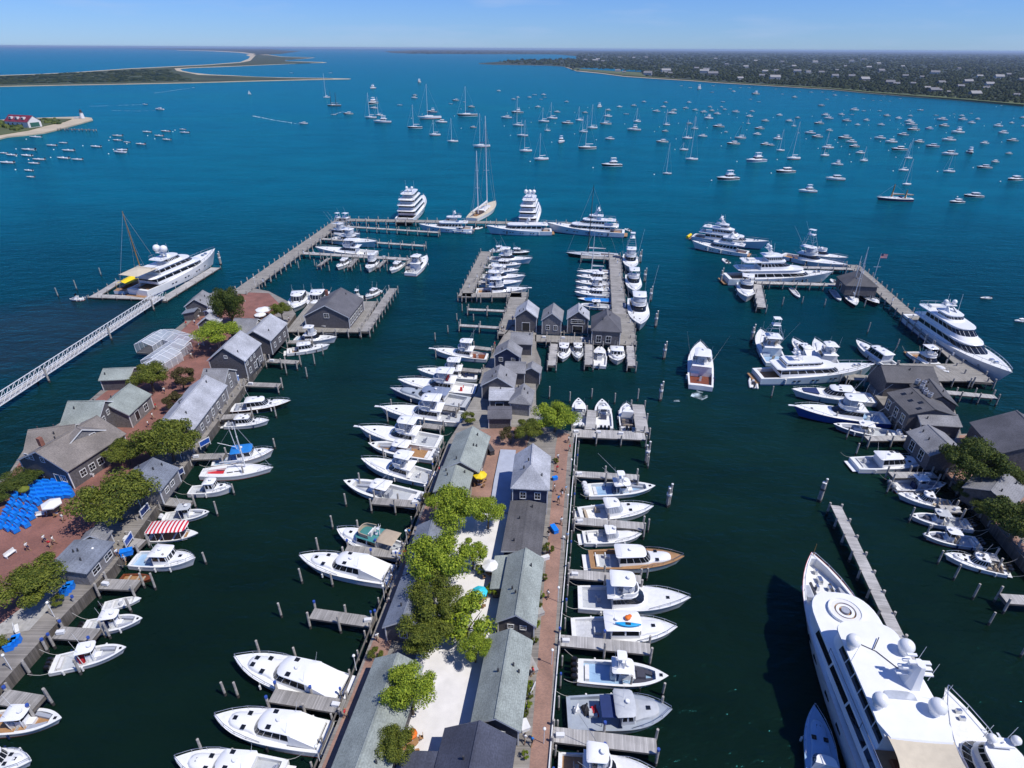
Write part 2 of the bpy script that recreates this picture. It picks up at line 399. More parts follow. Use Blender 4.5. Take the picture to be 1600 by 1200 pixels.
class Hull:
    def __init__(s, L, B, zs, zb, tr=.9, tm=.42, fine=2.3, sp=2.0, wl=.72, rake=.09, draft=.5, n=16, blunt=.0):
        s.L, s.B, s.z0, s.z1 = L, B, zs, zb; s.tr, s.tm, s.fine, s.sp, s.wl, s.rake, s.draft, s.n, s.blunt = tr, tm, fine, sp, wl, rake, draft, n, blunt
    def w(s, x):
        t = min(1, max(0, x / s.L + .5))
        if t < s.tm: u = t / s.tm; return s.B / 2 * (s.tr + (1 - s.tr) * math.sin(u * math.pi / 2))
        u = (t - s.tm) / (1 - s.tm); return s.B / 2 * max(s.blunt * .3 * (1 if u < 1 else .2), (1 - u ** s.fine))
    def zs(s, x):
        t = min(1, max(0, x / s.L + .5)); return s.z0 + (s.z1 - s.z0) * t ** s.sp
    def xs(s, extra=()):
        n = s.n; a = [-s.L / 2 + s.L * (1 - (1 - k / n) ** 1.35) for k in range(n + 1)]
        a += list(extra); return sorted(set(round(v, 4) for v in a))
    def build(s, par, m='gelcoat', boot='boot_blue', rub='gelcoat', stripe=.16):
        b = MB(); L = s.L; rows = []
        for x in s.xs():
            t = min(1., max(0., x / L + .5)); w = max(.02, s.w(x)); z = s.zs(x); k = t ** 2.2
            fw = 1 - (1 - s.wl) * k - .04
            def pt(f, zz): 
                rk = s.rake * L * t ** 3 * f
                return (x - rk, w * (1 - (1 - fw) * f), zz)
            r = [pt(0, z), pt(.04, z - .12), pt(.45, z * .5 + .1), pt(.85, stripe), pt(1, .0), (x - s.rake * L * t ** 3 * 1.1, w * fw * .6, -s.draft)]
            rows.append(r)
        for sd in (1, -1):
            for i in range(len(rows) - 1):
                for k in range(5):
                    a, c = rows[i], rows[i + 1]
                    q = [a[k], c[k], c[k + 1], a[k + 1]]
                    q = [(p[0], p[1] * sd, p[2]) for p in q]
                    b.add(q, [(0, 1, 2, 3) if sd < 0 else (3, 2, 1, 0)], 1 if k == 0 else (2 if k >= 3 else 0))
        for k in range(5):
            a = rows[0]; b.add([a[k], (a[k][0], -a[k][1], a[k][2]), (a[k + 1][0], -a[k + 1][1], a[k + 1][2]), a[k + 1]], [(0, 1, 2, 3)], 2 if k >= 3 else 0)
        return b.build('hull', [m, rub, boot], par, 50)
    def deck(s, par, pits=(), m='deck_white', floor='sole_grey', camber=.08, drop=.0, name='deck', pm=None):
        """pits: (xa, xb, inset, floor_z)"""
        ex = [e for p in pits for e in (p[0], p[0] + .01, p[1] - .01, p[1])]
        b = MB(); xs = s.xs(ex)
        for x, x2 in zip(xs, xs[1:]):
            mid = (x + x2) / 2; pit = next((p for p in pits if p[0] + .004 < mid < p[1] - .004), None)
            for q in pits:
                if x2 - x < .02 and (abs(mid - q[0]) < .02 or abs(mid - q[1]) < .02): pit = None
            w, w2 = max(.02, s.w(x)), max(.02, s.w(x2)); z, z2 = s.zs(x) - drop, s.zs(x2) - drop
            if pit:
                iw, iw2 = max(.01, w - pit[2]), max(.01, w2 - pit[2]); f = pit[3]
                if pit[2] > 0 and w < pit[2] + .05: iw = iw2 = .01
                for sd in (1, -1):
                    o = (0, 1, 2, 3) if sd > 0 else (3, 2, 1, 0)
                    b.add([(x, iw * sd, z), (x2, iw2 * sd, z2), (x2, w2 * sd, z2), (x, w * sd, z)], [o], 0)
                    b.add([(x, iw * sd, f), (x2, iw2 * sd, f), (x2, iw2 * sd, z2), (x, iw * sd, z)], [o], 0)
                b.add([(x, -iw, f), (x2, -iw2, f), (x2, iw2, f), (x, iw, f)], [(0, 1, 2, 3)], 1)
            else:
                c, c2 = z + camber * w / (s.B / 2), z2 + camber * w2 / (s.B / 2)
                b.add([(x, -w, z), (x2, -w2, z2), (x2, 0, c2), (x, 0, c)], [(0, 1, 2, 3)], 0)
                b.add([(x, 0, c), (x2, 0, c2), (x2, w2, z2), (x, w, z)], [(0, 1, 2, 3)], 0)
        for p in pits:
            for xe in (p[0], p[1]):
                iw = max(.01, s.w(xe) - p[2]); z = s.zs(xe) - drop
                b.add([(xe, -iw, p[3]), (xe, iw, p[3]), (xe, iw, z), (xe, 0, z + camber), (xe, -iw, z)], [(0, 1, 2, 3, 4)], 0)
        return b.build(name, [m, floor], par)
    def rail(s, par, xa, xb, h=.6, r=.03, inset=.12, step=1.6, m='steel', name='bow_rail'):
        b = MB(); n = max(4, int((xb - xa) / step)); top = []
        for sd in (1, -1):
            pts = []
            for k in range(n + 1):
                x = xa + (xb - xa) * k / n; w = max(.05, s.w(x) - inset) * sd; z = s.zs(x)
                hh = h * min(1, .35 + k / 2.0); pts.append((x, w, z + hh)); b.tube((x, w, z), (x, w, z + hh), r * .8, None, 4)
            b.chain(pts, r); top.append(pts[-1])
        b.tube(top[0], top[1], r, None, 4)
        return b.build(name, m, par)
def outboards(par, L, n, z, m='engine_black', sc=1.0, y0=0.):
    for k in range(n):
        y = y0 + (k - (n - 1) / 2) * .78 * sc; b = MB(); x = -L / 2 - .32 * sc
        rings = []
        for f, lx, ly in ((0, .30, .20), (.35, .42, .27), (.75, .40, .26), (1, .22, .15)):
            zz = z + .05 + f * .85 * sc
            rings.append([(x - .05 + lx * c * sc * 1.1, y + ly * q * sc, zz) for c, q in ((1, .6), (.6, 1), (-.6, 1), (-1, .6), (-1, -.6), (-.6, -1), (.6, -1), (1, -.6))])
        b.loft(rings, 0, True, True, True, True)
        b.cbox(x, y, z - .35, .28 * sc, .16 * sc, .9 * sc, 1); b.cbox(x + .25 * sc, y, z - .05, .3 * sc, .3 * sc, .35, 1)
        b.build('outboard_motor', [m, 'engine_grey'], par, 40)
def ttop(par, cx, lx, hw, z0, z1, m='gelcoat', th=.1, fr=.35, dome=.04, legs=True, name='hardtop', leg_in=.78):
    b = MB(); slab(b, outline(cx - lx / 2, cx + lx / 2, hw, lx * fr * .6, 3, 2, .94, rr=.12), z1, th, 0, dome); t = b.build(name, m, par, 45)
    if legs:
        g = MB()
        for sx in (-.36, .34):
            for sd in (1, -1): g.tube((cx + lx * sx * .8, hw * leg_in * .85 * sd, z0), (cx + lx * sx, hw * leg_in * sd, z1 + .02), .045, None, 5)
        g.build('top_frame', 'white_metal', par)
    return t
def hatches(par, h, spots, sz=.5, m='glass', dz=.03):
    for x, y in spots:
        b = MB(); z = h.zs(x) + dz + .06; b.cbox(x, y, z, sz, sz, .06, 0, .9); b.build('hatch', m, par)
def radar(par, x, y, z, r=.3, name='radar_dome'):
    b = MB(); b.tube((x, y, z), (x, y, z + .18), r * .3, None, 6); b.tube((x, y, z + .18), (x, y, z + .34), r, r * .92, 10); b.build(name, 'gelcoat', par, 40)
def antenna(par, x, y, z, h, lean=.05, r=.022):
    b = MB(); b.tube((x, y, z), (x - h * lean, y, z + h), r, r * .6, 4); b.build('antenna', 'white_metal', par)
def outriggers(par, x, hw, z, ln, spread=.35, back=.55):
    for sd in (1, -1):
        b = MB(); b.tube((x, hw * sd, z), (x - ln * back, (hw + ln * spread * .35) * sd, z + ln * .8), .045, .02, 4); b.build('outrigger', 'alu', par)
def tower(par, cx, lx, hw, z0, z1, top=True):
    b = MB(); 
    for sx in (-1, 1):
        for sd in (1, -1):
            b.tube((cx + sx * lx / 2, hw * sd, z0), (cx + sx * lx * .22, hw * .42 * sd, z1), .05, None, 5)
    for f in (.45, .8):
        k = 1 - f * .56; q = 1 - f * .58; z = z0 + (z1 - z0) * f
        c = [(cx + sx * lx / 2 * k, hw * q * sd, z) for sx, sd in ((-1, -1), (1, -1), (1, 1), (-1, 1))]
        b.chain(c + [c[0]], .04, 4)
    b.build('tuna_tower', 'alu', par)
    b = MB(); slab(b, outline(cx - lx * .3, cx + lx * .3, hw * .5, .2, 2, 1), z1, .1, 0, .02)
    b.box(cx - lx * .22, cx - lx * .18, -hw * .4, hw * .4, z1 + .1, z1 + .75); b.build('tower_platform', 'gelcoat', par, 40)
    b = MB(); slab(b, outline(cx - lx * .28, cx + lx * .25, hw * .46, .2, 2, 1), z1 + 1.75, .08, 0, .03)
    for sx in (-.2, .18):
        for sd in (1, -1): b.tube((cx + lx * sx, hw * .38 * sd, z1), (cx + lx * sx, hw * .38 * sd, z1 + 1.77), .03, None, 4)
    b.build('tower_top', 'gelcoat', par, 40)
def seat(par, x, y, z, lx, ly, h=.45, back=True, m='cushion_white', name='seat', face=1):
    b = MB(); b.cbox(x, y, z + h / 2, lx, ly, h, 0, .94)
    if back: b.cbox(x - face * lx * .42, y, z + h + .22, .16, ly, .5, 0, .9)
    return b.build(name, m, par)

def k_cc(o, L, p):
    """open centre console boat with a T-top"""
    B = p.get('B', .66 * L ** .7); s = L / 11.
    h = Hull(L, B, .85 * s ** .6, 1.35 * s ** .6, tr=.94, tm=.40, fine=3.0, sp=1.8, wl=.6)
    h.build(o, p.get('hull', 'gelcoat'), p.get('boot', 'boot_blue'), p.get('rub', 'gelcoat'))
    fl = .32; f1 = .36 * L
    h.deck(o, [(-.43 * L, .0, .28 * s, fl), (.0, f1, .42 * s, fl + .22)], p.get('deck', 'deck_white'), p.get('sole', 'deck_grey'))
    cx = .02 * L
    b = MB(); b.cbox(cx, 0, fl + .6, .13 * L, B * .34, 1.2, 0, .86); b.cbox(cx + .1 * L, 0, fl + .3, .09 * L, B * .3, .6, 0, .92); b.build('console', 'gelcoat', o)
    b = MB(); w = B * .16; z = fl + 1.2
    b.add([(cx + .045 * L, -w, z), (cx + .045 * L, w, z), (cx + .005 * L, w * 1.15, z + .75), (cx + .005 * L, -w * 1.15, z + .75)], [(0, 1, 2, 3)])
    for sd in (1, -1): b.add([(cx + .045 * L, w * sd, z), (cx - .04 * L, w * 1.1 * sd, z), (cx - .05 * L, w * 1.2 * sd, z + .75), (cx + .005 * L, w * 1.15 * sd, z + .75)], [(0, 1, 2, 3)])
    b.build('windshield', 'glass', o)
    seat(o, cx - .12 * L, 0, fl, .07 * L, B * .34, .75, True, p.get('seat', 'cushion_white'))
    if p.get('top', True):
        ttop(o, cx - .025 * L, p.get('tl', .25) * L, B * p.get('tw', .34), fl, fl + 2.15, p.get('topm', 'gelcoat'))
        radar(o, cx + .03 * L, 0, fl + 2.27, .3)
        for sd in (1, -1): antenna(o, cx - .1 * L, sd * B * .2, fl + 2.2, 2.6 * s ** .5, .15)
    if p.get('upper'):
        b = MB(); b.cbox(cx - .04 * L, 0, fl + 2.75, .07 * L, B * .26, .95, 0, .85); b.build('upper_console', 'gelcoat', o)
        ttop(o, cx - .05 * L, .11 * L, B * .2, fl + 2.2, fl + 4.1)
    if p.get('riggers', L > 10): outriggers(o, cx, B * .32, fl + 2.2, L * .5, .4, .75)
    for sd in (1, -1):
        b = MB(); xa, xb = .12 * L, .33 * L
        q = [(xa, (h.w(xa) - .45 * s) * sd), (xb, max(.05, h.w(xb) - .45 * s) * sd), (xb, max(.02, h.w(xb) - .95 * s) * sd), (xa, (h.w(xa) - 1.0 * s) * sd)]
        b.prism(q if sd < 0 else q[::-1], fl + .22, fl + .62); b.build('bow_seat', p.get('pad', 'cushion_grey'), o)
    if p.get('cover'):
        b = MB(); b.cbox(.2 * L, 0, fl + .7, .12 * L, B * .34, .5, 0, .7); b.build('seat_cover', p['cover'], o)
    n = p.get('n', 3 if L > 10 else 2)
    seat(o, -.39 * L, 0, fl, .05 * L, B * .6, .45, False, 'cushion_white', 'stern_seat')
    outboards(o, L, n, .75 * s ** .6, p.get('eng', 'engine_black'), min(1.15, max(.7, s)))
    hatches(o, h, [(.42 * L, 0)], .4 * s)
    return h
def k_skiff(o, L, p):
    """small open boat"""
    B = p.get('B', .36 * L); h = Hull(L, B, .5, .75, tr=.88, tm=.38, fine=2.8, sp=1.8, wl=.65, draft=.25, n=10)
    h.build(o, p.get('hull', 'gelcoat'), p.get('boot', 'boot_black'), p.get('rub', 'gelcoat'), .1)
    h.deck(o, [(-.44 * L, .30 * L, .16, .18)], p.get('deck', 'deck_white'), p.get('sole', 'sole_grey'), .04)
    for x in (-.25, .02, .2):
        b = MB(); w = h.w(x * L) - .17; b.box(x * L - .14, x * L + .14, -w, w, .36, .42); b.build('thwart', p.get('thwart', 'cushion_white'), o)
    if p.get('console'):
        b = MB(); b.cbox(-.02 * L, 0, .6, .5, .6, .9, 0, .8); b.build('console', 'gelcoat', o)
    if p.get('eng', 1): outboards(o, L, 1, .5, p.get('engm', 'engine_black'), .7)
    if p.get('cover'):
        b = MB(); slab(b, outline(-.42 * L, .38 * L, B * .44, .3 * L, 4, 2), .52, .12, 0, .25); b.build('boat_cover', p['cover'], o, 50)
    return h
def k_rib(o, L, p):
    """inflatable tender with two tubes"""
    B = p.get('B', .45 * L); r = .2 + .02 * L; b = MB()
    for sd in (1, -1):
        pts = [(-L / 2, B * .36 * sd, r * .7), (L * .1, B * .37 * sd, r * .75), (L * .32, B * .27 * sd, r * .95), (L * .45, B * .12 * sd, r * 1.15), (L * .5, 0, r * 1.25)]
        for a, c in zip(pts, pts[1:]): b.tube(a, c, r, None, 8)
        b.ball(pts[0], r, 8, 4)
    b.build('inflatable_tube', p.get('tube', 'cushion_white'), o, 50)
    b = MB(); b.add([(-L / 2, -B * .3, .2), (L * .3, -B * .24, .25), (L * .46, 0, .35), (L * .3, B * .24, .25), (-L / 2, B * .3, .2), (-L / 2, -B * .22, -.15), (L * .3, -B * .1, -.15), (L * .3, B * .1, -.15), (-L / 2, B * .22, -.15)],
          [(0, 1, 2, 3, 4), (0, 5, 6, 1), (4, 3, 7, 8), (1, 6, 2), (3, 2, 7), (0, 4, 8, 5)]); b.build('hull', 'gelcoat', o)
    b = MB(); b.cbox(0, 0, .55, .5, .6, .8, 0, .8); b.build('console', 'gelcoat', o); seat(o, -.18 * L, 0, .2, .4, B * .4, .4, True, 'cushion_dark')
    outboards(o, L, 1, .45, 'engine_black', .75)
def k_ex(o, L, p):
    """express cruiser with trunk cabin, windshield and hardtop"""
    B = p.get('B', .66 * L ** .7); s = L / 12.
    h = Hull(L, B, .95 * s ** .6, 1.6 * s ** .6, tr=.9, tm=.4, fine=p.get('fine', 2.9), sp=1.6, wl=.62)
    h.build(o, p.get('hull', 'gelcoat'), p.get('boot', 'boot_blue'), p.get('rub', 'gelcoat'))
    fl = .4; ca = -.45 * L; ch = p.get('house', (-.22, .10)); top = p.get('hardtop', True)
    h.deck(o, [(ca, (ch[0] + .02) * L, .3 * s, fl)], p.get('deck', 'deck_white'), p.get('sole', 'deck_grey'))
    zt = h.zs(.1 * L)
    # trunk cabin on the foredeck
    if p.get('trunk', True):
        tb = MB(); tl = outline(ch[1] * L - .4, p.get('tx', .36) * L, B * .33, .2 * L, 5, 2, .8); zt0 = h.zs(.0) - .1
        n = len(tl); cx = .2 * L
        def rr(f, dz): return [(cx + (x - cx) * f, y * f, h.zs(x) + dz) for x, y in tl]
        tb.loft([rr(1, -.05), rr(.95, .26 * s ** .5), rr(.8, .38 * s ** .5), rr(.35, .44 * s ** .5)], 0, True, False, True); tb.build('trunk_cabin', p.get('trunkm', 'gelcoat'), o, 50)
        sp = p.get('hatch', [(.17, .35), (.17, -.35), (.27, 0)])
        for hx, hy in sp:
            b = MB(); b.cbox(hx * L, hy * B * .5, h.zs(hx * L) + .46 * s ** .5, .5 * s ** .5, .5 * s ** .5, .07, 0, .9); b.build('hatch', 'glass', o)
    z0 = h.zs(ch[0] * L) - .05; z1 = z0 + p.get('hh', 1.55) * s ** .35
    rf = p.get('rf', .09) * L
    body = house(o, ch[0] * L, ch[1] * L + rf * .6, B * p.get('hw', .39), z0, z1, .12 * L, rf, .0, .16, p.get('band', (.38, .92)), 'gelcoat', p.get('glass', 'glass'), 'pilothouse', ns=3, taper=.88)
    if top:
        b = MB(); over = p.get('over', .04) * L
        slab(b, outline(ch[0] * L - over, ch[1] * L - rf * .35, B * p.get('hw', .39) * .93, .08 * L, 4, 3, .88, rr=.25), z1 - .02, .13, 0, .12)
        b.build('hardtop', p.get('topm', 'gelcoat'), o, 45)
        if p.get('radar', True): radar(o, (ch[0] + .12) * L, 0, z1 + .17, .3)
        for hx, hy in p.get('roofhatch', [(-.02, .22), (-.02, -.22)]):
            b = MB(); b.cbox((ch[1] - .12 + hx) * L, hy * B, z1 + .2, .55 * s ** .5, .5 * s ** .5, .06, 0, .9); b.build('roof_hatch', p.get('roofhm', 'glass'), o)
        for sd in (1, -1): antenna(o, ch[0] * L + .3, sd * B * .3, z1, 2.2, .25)
    if p.get('canvas'):   # sloping canvas aft of the hardtop
        b = MB(); xa, xb = ch[0] * L, p.get('cx', -.44) * L; w = B * .36; zb = h.zs(xb) + p.get('cz', .35)
        b.add([(xa, -w, z1 + .05), (xa, w, z1 + .05), (xb, w * 1.05, zb), (xb, -w * 1.05, zb), (xa, -w * 1.08, z0), (xa, w * 1.08, z0), (xb, w * 1.05, z0 - .1), (xb, -w * 1.05, z0 - .1)],
              [(0, 1, 2, 3), (0, 3, 7, 4), (1, 5, 6, 2), (3, 2, 6, 7)]); b.build('cockpit_canvas', p['canvas'], o)
    else:
        seat(o, ca + .5, 0, fl, .55, B * .6, .45, True, p.get('seat', 'cushion_white'), 'stern_seat')
        seat(o, (ch[0] - .1) * L, B * .22, fl, .9, .6, .45, True, p.get('seat', 'cushion_white'))
    if p.get('rail', True): h.rail(o, .02 * L, .485 * L, .55)
    if p.get('platform', True):
        b = MB(); b.box(-L / 2 - .9 * s ** .5, -L / 2 + .02, -B * .38, B * .38, .28, .38); b.build('swim_platform', p.get('plat', 'deck_white'), o)
    if p.get('n'): outboards(o, L, p['n'], .75, p.get('eng', 'engine_black'), 1.0)
    if p.get('pad'):
        b = MB(); x0, x1 = p.get('padx', (.18, .36)); q = [(x0 * L, -h.w(x0 * L) * .62), (x1 * L, -h.w(x1 * L) * .6), (x1 * L, h.w(x1 * L) * .6), (x0 * L, h.w(x0 * L) * .62)]
        z = h.zs(.3 * L); b.prism(q, z + .05, z + .3); b.build('sun_pad', p['pad'], o)
    return h
def k_sf(o, L, p):
    """sportfishing convertible: long foredeck, house, flybridge, cockpit"""
    B = p.get('B', .68 * L ** .7); s = L / 16.
    h = Hull(L, B, 1.05 * s ** .6, 2.35 * s ** .6, tr=.9, tm=.42, fine=2.6, sp=1.5, wl=.55, rake=.1)
    h.build(o, p.get('hull', 'gelcoat'), p.get('boot', 'boot_blue'), p.get('rub', 'gelcoat'))
    fl = .45; xa, xb = -.46 * L, -.2 * L
    h.deck(o, [(xa, xb, .3 * s, fl)], 'deck_white', p.get('sole', 'deck_grey'))
    z0 = h.zs(-.1 * L) - .05; hh = 1.65 * s ** .5; z1 = z0 + hh; x1 = p.get('x1', .16) * L; rf = .17 * L
    house(o, xb, x1, B * .42, z0, z1, .16 * L, rf, 0, .13, p.get('band', (.42, .88)), 'gelcoat', p.get('glass', 'glass'), 'deckhouse', front=p.get('mask', True), ns=4, gap=.02, fgap=0., taper=.85)
    if p.get('trunk'):
        tb = MB(); tl = outline(x1 - rf * .3, .36 * L, B * .3, .16 * L, 5, 2, .75); cx = .22 * L
        def rr(f, dz): return [(cx + (x - cx) * f, y * f, h.zs(x) + dz) for x, y in tl]
        tb.loft([rr(1, -.05), rr(.93, .24), rr(.7, .34)], 0, True, False, True); tb.build('trunk_cabin', 'gelcoat', o, 50)
    # flybridge
    fb0, fb1 = xb - .05 * L, x1 - rf * .75; w = B * .38
    b = MB(); slab(b, outline(fb0, fb1, w, .12 * L, 4, 3, .85), z1 - .02, .12, 0, .0)
    b.build('flybridge_deck', 'gelcoat', o, 45)
    b = MB(); pl = outline(fb0 + .12 * L, fb1 - .1, w * .96, .12 * L, 4, 3, .85); 
    op = pl[1:-1]
    b.loft([[(x, y, z1 + .1) for x, y in op], [(x + .12, y * 1.02, z1 + .85 * s ** .4) for x, y in op], [(x - .05, y * .94, z1 + .85 * s ** .4) for x, y in op], [(x - .1, y * .93, z1 + .1) for x, y in op]], 0, False); b.build('flybridge_coaming', 'gelcoat', o, 50)
    b = MB(); b.cbox((fb0 + fb1) / 2 + .02 * L, 0, z1 + .6, .05 * L, w * 1.0, 1.0, 0, .85); b.build('helm_console', 'gelcoat', o)
    for sd in (1, -1): seat(o, (fb0 + fb1) / 2 - .035 * L, sd * w * .35, z1 + .1, .5, .5, .6, True, p.get('seat', 'cushion_white'), 'helm_seat')
    seat(o, fb1 - .13 * L, 0, z1 + .1, .06 * L, w * 1.2, .4, False, 'cushion_white', 'bridge_lounge')
    zt = z1 + 2.25 * s ** .3
    if p.get('top', True):
        c = (fb0 + fb1) / 2 - .01 * L; ttop(o, c, (fb1 - fb0) * .8, w * .86, z1 + .1, zt, p.get('topm', 'gelcoat'), leg_in=.9); radar(o, c + .05 * L, 0, zt + .14, .32)
        if p.get('enclosure', True):
            g = MB(); pl2 = outline(c - .02 * L, c + (fb1 - fb0) * .42, w * .84, .1 * L, 3, 2, .85)[1:-1]
            pl3 = outline(c - .02 * L, c + (fb1 - fb0) * .36, w * .8, .08 * L, 3, 2, .88)[1:-1]
            g.loft([[(x, y, z1 + .85 * s ** .4) for x, y in pl2], [(x, y, zt + .02) for x, y in pl3]], 0, False); g.build('bridge_enclosure', p.get('vinyl', 'clear_vinyl'), o, 40)
    if p.get('tower'): tower(o, (fb0 + fb1) / 2 - .01 * L, (fb1 - fb0) * .7, w * .9, zt if p.get('top', True) else z1, zt + p.get('th', 3.2))
    if p.get('riggers', True): outriggers(o, -.05 * L, B * .42, z1 - .3, L * .55, .5, .5)
    for sd in (1, -1): antenna(o, fb0 + .4, sd * w * .7, zt if p.get('top', True) else z1, 3.0, .1)
    b = MB(); b.cbox((xa + xb) / 2 + .02 * L, 0, fl + .45, .55, .55, .9, 0, .8); b.cbox((xa + xb) / 2 - .15, 0, fl + 1.1, .12, .5, .5, 0); b.build('fighting_chair', p.get('seat', 'cushion_white'), o)
    b = MB(); b.cbox(xb - .3, B * .22, fl + .45, .5, B * .3, .8); b.build('tackle_cabinet', 'gelcoat', o)
    if p.get('rail', True): h.rail(o, .12 * L, .49 * L, .6)
    if p.get('pulpit'):
        b = MB(); b.cbox(L / 2 + .35, 0, h.z1 + .02, 1.4, .5, .12, 0, .8); b.build('bow_pulpit', 'gelcoat', o)
    hatches(o, h, p.get('hatch', [(.3 * L, 0)]), .5)
    return h
def k_fly(o, L, p):
    p = dict(p); p.setdefault('riggers', False); p.setdefault('trunk', True); p.setdefault('enclosure', False)
    h = k_sf(o, L, p); B = p.get('B', .68 * L ** .7)
    b = MB(); b.box(-L / 2 - 1.3, -L / 2 + .02, -B * .42, B * .42, .3, .42); b.build('swim_platform', 'teak', o)
    return h
def k_lob(o, L, p):
    """downeast work boat: trunk cabin forward, wheelhouse, long open cockpit"""
    B = p.get('B', .35 * L); s = L / 10.
    h = Hull(L, B, .95, 1.75 * s ** .4, tr=.88, tm=.45, fine=2.9, sp=1.8, wl=.65)
    h.build(o, p.get('hull', 'gelcoat'), p.get('boot', 'boot_red'), p.get('rub', 'gelcoat')); fl = .45
    x0 = p.get('x0', -.08) * L; x1 = p.get('x1', .16) * L
    h.deck(o, [(-.46 * L, x0 + .1, .25, fl)], p.get('deck', 'deck_white'), p.get('sole', 'deck_grey'))
    tb = MB(); tl = outline(x1 - .3, p.get('tx', .38) * L, B * .34, .16 * L, 4, 2, .75); cx = .25 * L
    def rr(f, dz): return [(cx + (x - cx) * f, y * f, h.zs(x) + dz) for x, y in tl]
    tb.loft([rr(1, -.1), rr(.94, .4), rr(.8, .5)], 0, True, False, True); tb.build('trunk_cabin', p.get('cabm', 'gelcoat'), o, 50)
    b = MB(); b.cbox(.27 * L, 0, h.zs(.27 * L) + .54, .5, .5, .06); b.build('hatch', 'glass', o)
    z0 = h.zs(0) - .1; z1 = z0 + 1.75
    house(o, x0, x1 + .3, B * .38, z0, z1, .3, .35, 0, .08, (.45, .88), p.get('cabm', 'gelcoat'), 'glass', 'wheelhouse', ns=2, gap=.12, fgap=.08, taper=.94, nf=3)
    b = MB(); slab(b, outline(x0 - p.get('over', .06) * L, x1 + .15, B * .4, .5, 3, 2, .94, rr=.2), z1 - .02, .1, 0, .1); b.build('wheelhouse_roof', p.get('topm', 'gelcoat'), o, 45)
    radar(o, x0 + .8, 0, z1 + .16, .28); antenna(o, x0 + .4, .6, z1 + .1, 2.5); antenna(o, x0 + .4, -.6, z1 + .1, 2.0)
    b = MB(); b.cbox(-.25 * L, 0, fl + .3, 1.0, .9, .6); b.build('engine_box', p.get('boxm', 'deck_grey'), o)
    if p.get('rail', True): h.rail(o, .1 * L, .485 * L, .55)
    if p.get('mast'):
        b = MB(); b.tube((x0, 0, z1), (x0 - .5, 0, z1 + p['mast']), .08, .05, 6); b.tube((x0 - .1, 0, z1 + .6), (x0 - 3.0, 0, z1 + 2.0), .05, None, 5); b.build('mast', 'mast_white', o)
    return h
def k_trawl(o, L, p):
    h = k_lob(o, L, dict(p, x0=-.22, x1=.12, over=.0)); B = p.get('B', .35 * L); z = h.zs(0) - .1 + 1.85
    b = MB(); pl = outline(-.18 * L, .1 * L, B * .34, .1 * L, 4, 2, .9)[1:-1]
    b.loft([[(x, y, z) for x, y in pl], [(x + .1, y * 1.04, z + .75) for x, y in pl], [(x - .08, y * .96, z + .75) for x, y in pl]], 0, False); b.build('flybridge_coaming', p.get('fb', 'gelcoat'), o, 50)
    seat(o, -.08 * L, 0, z, .6, B * .4, .5, True, 'cushion_white', 'helm_seat')
    b = MB(); b.tube((-.2 * L, 0, z), (-.2 * L, 0, z + 2.4), .09, .05, 6); b.tube((-.2 * L, -.5, z + 1.7), (-.2 * L, .5, z + 1.7), .04); b.build('mast', 'mast_white', o)
    radar(o, -.2 * L + .2, 0, z + 1.2, .3)
    if p.get('canvas'):
        b = MB(); slab(b, outline(-.46 * L, -.2 * L, B * .38, .4, 3, 2, 1), z + .15, .08, 0, .12); b.build('bimini', p['canvas'], o, 45)
        g = MB()
        for x in (-.44, -.24):
            for sd in (1, -1): g.tube((x * L, B * .36 * sd, h.zs(x * L)), (x * L, B * .35 * sd, z + .2), .03)
        g.build('bimini_frame', 'steel', o)
    return h
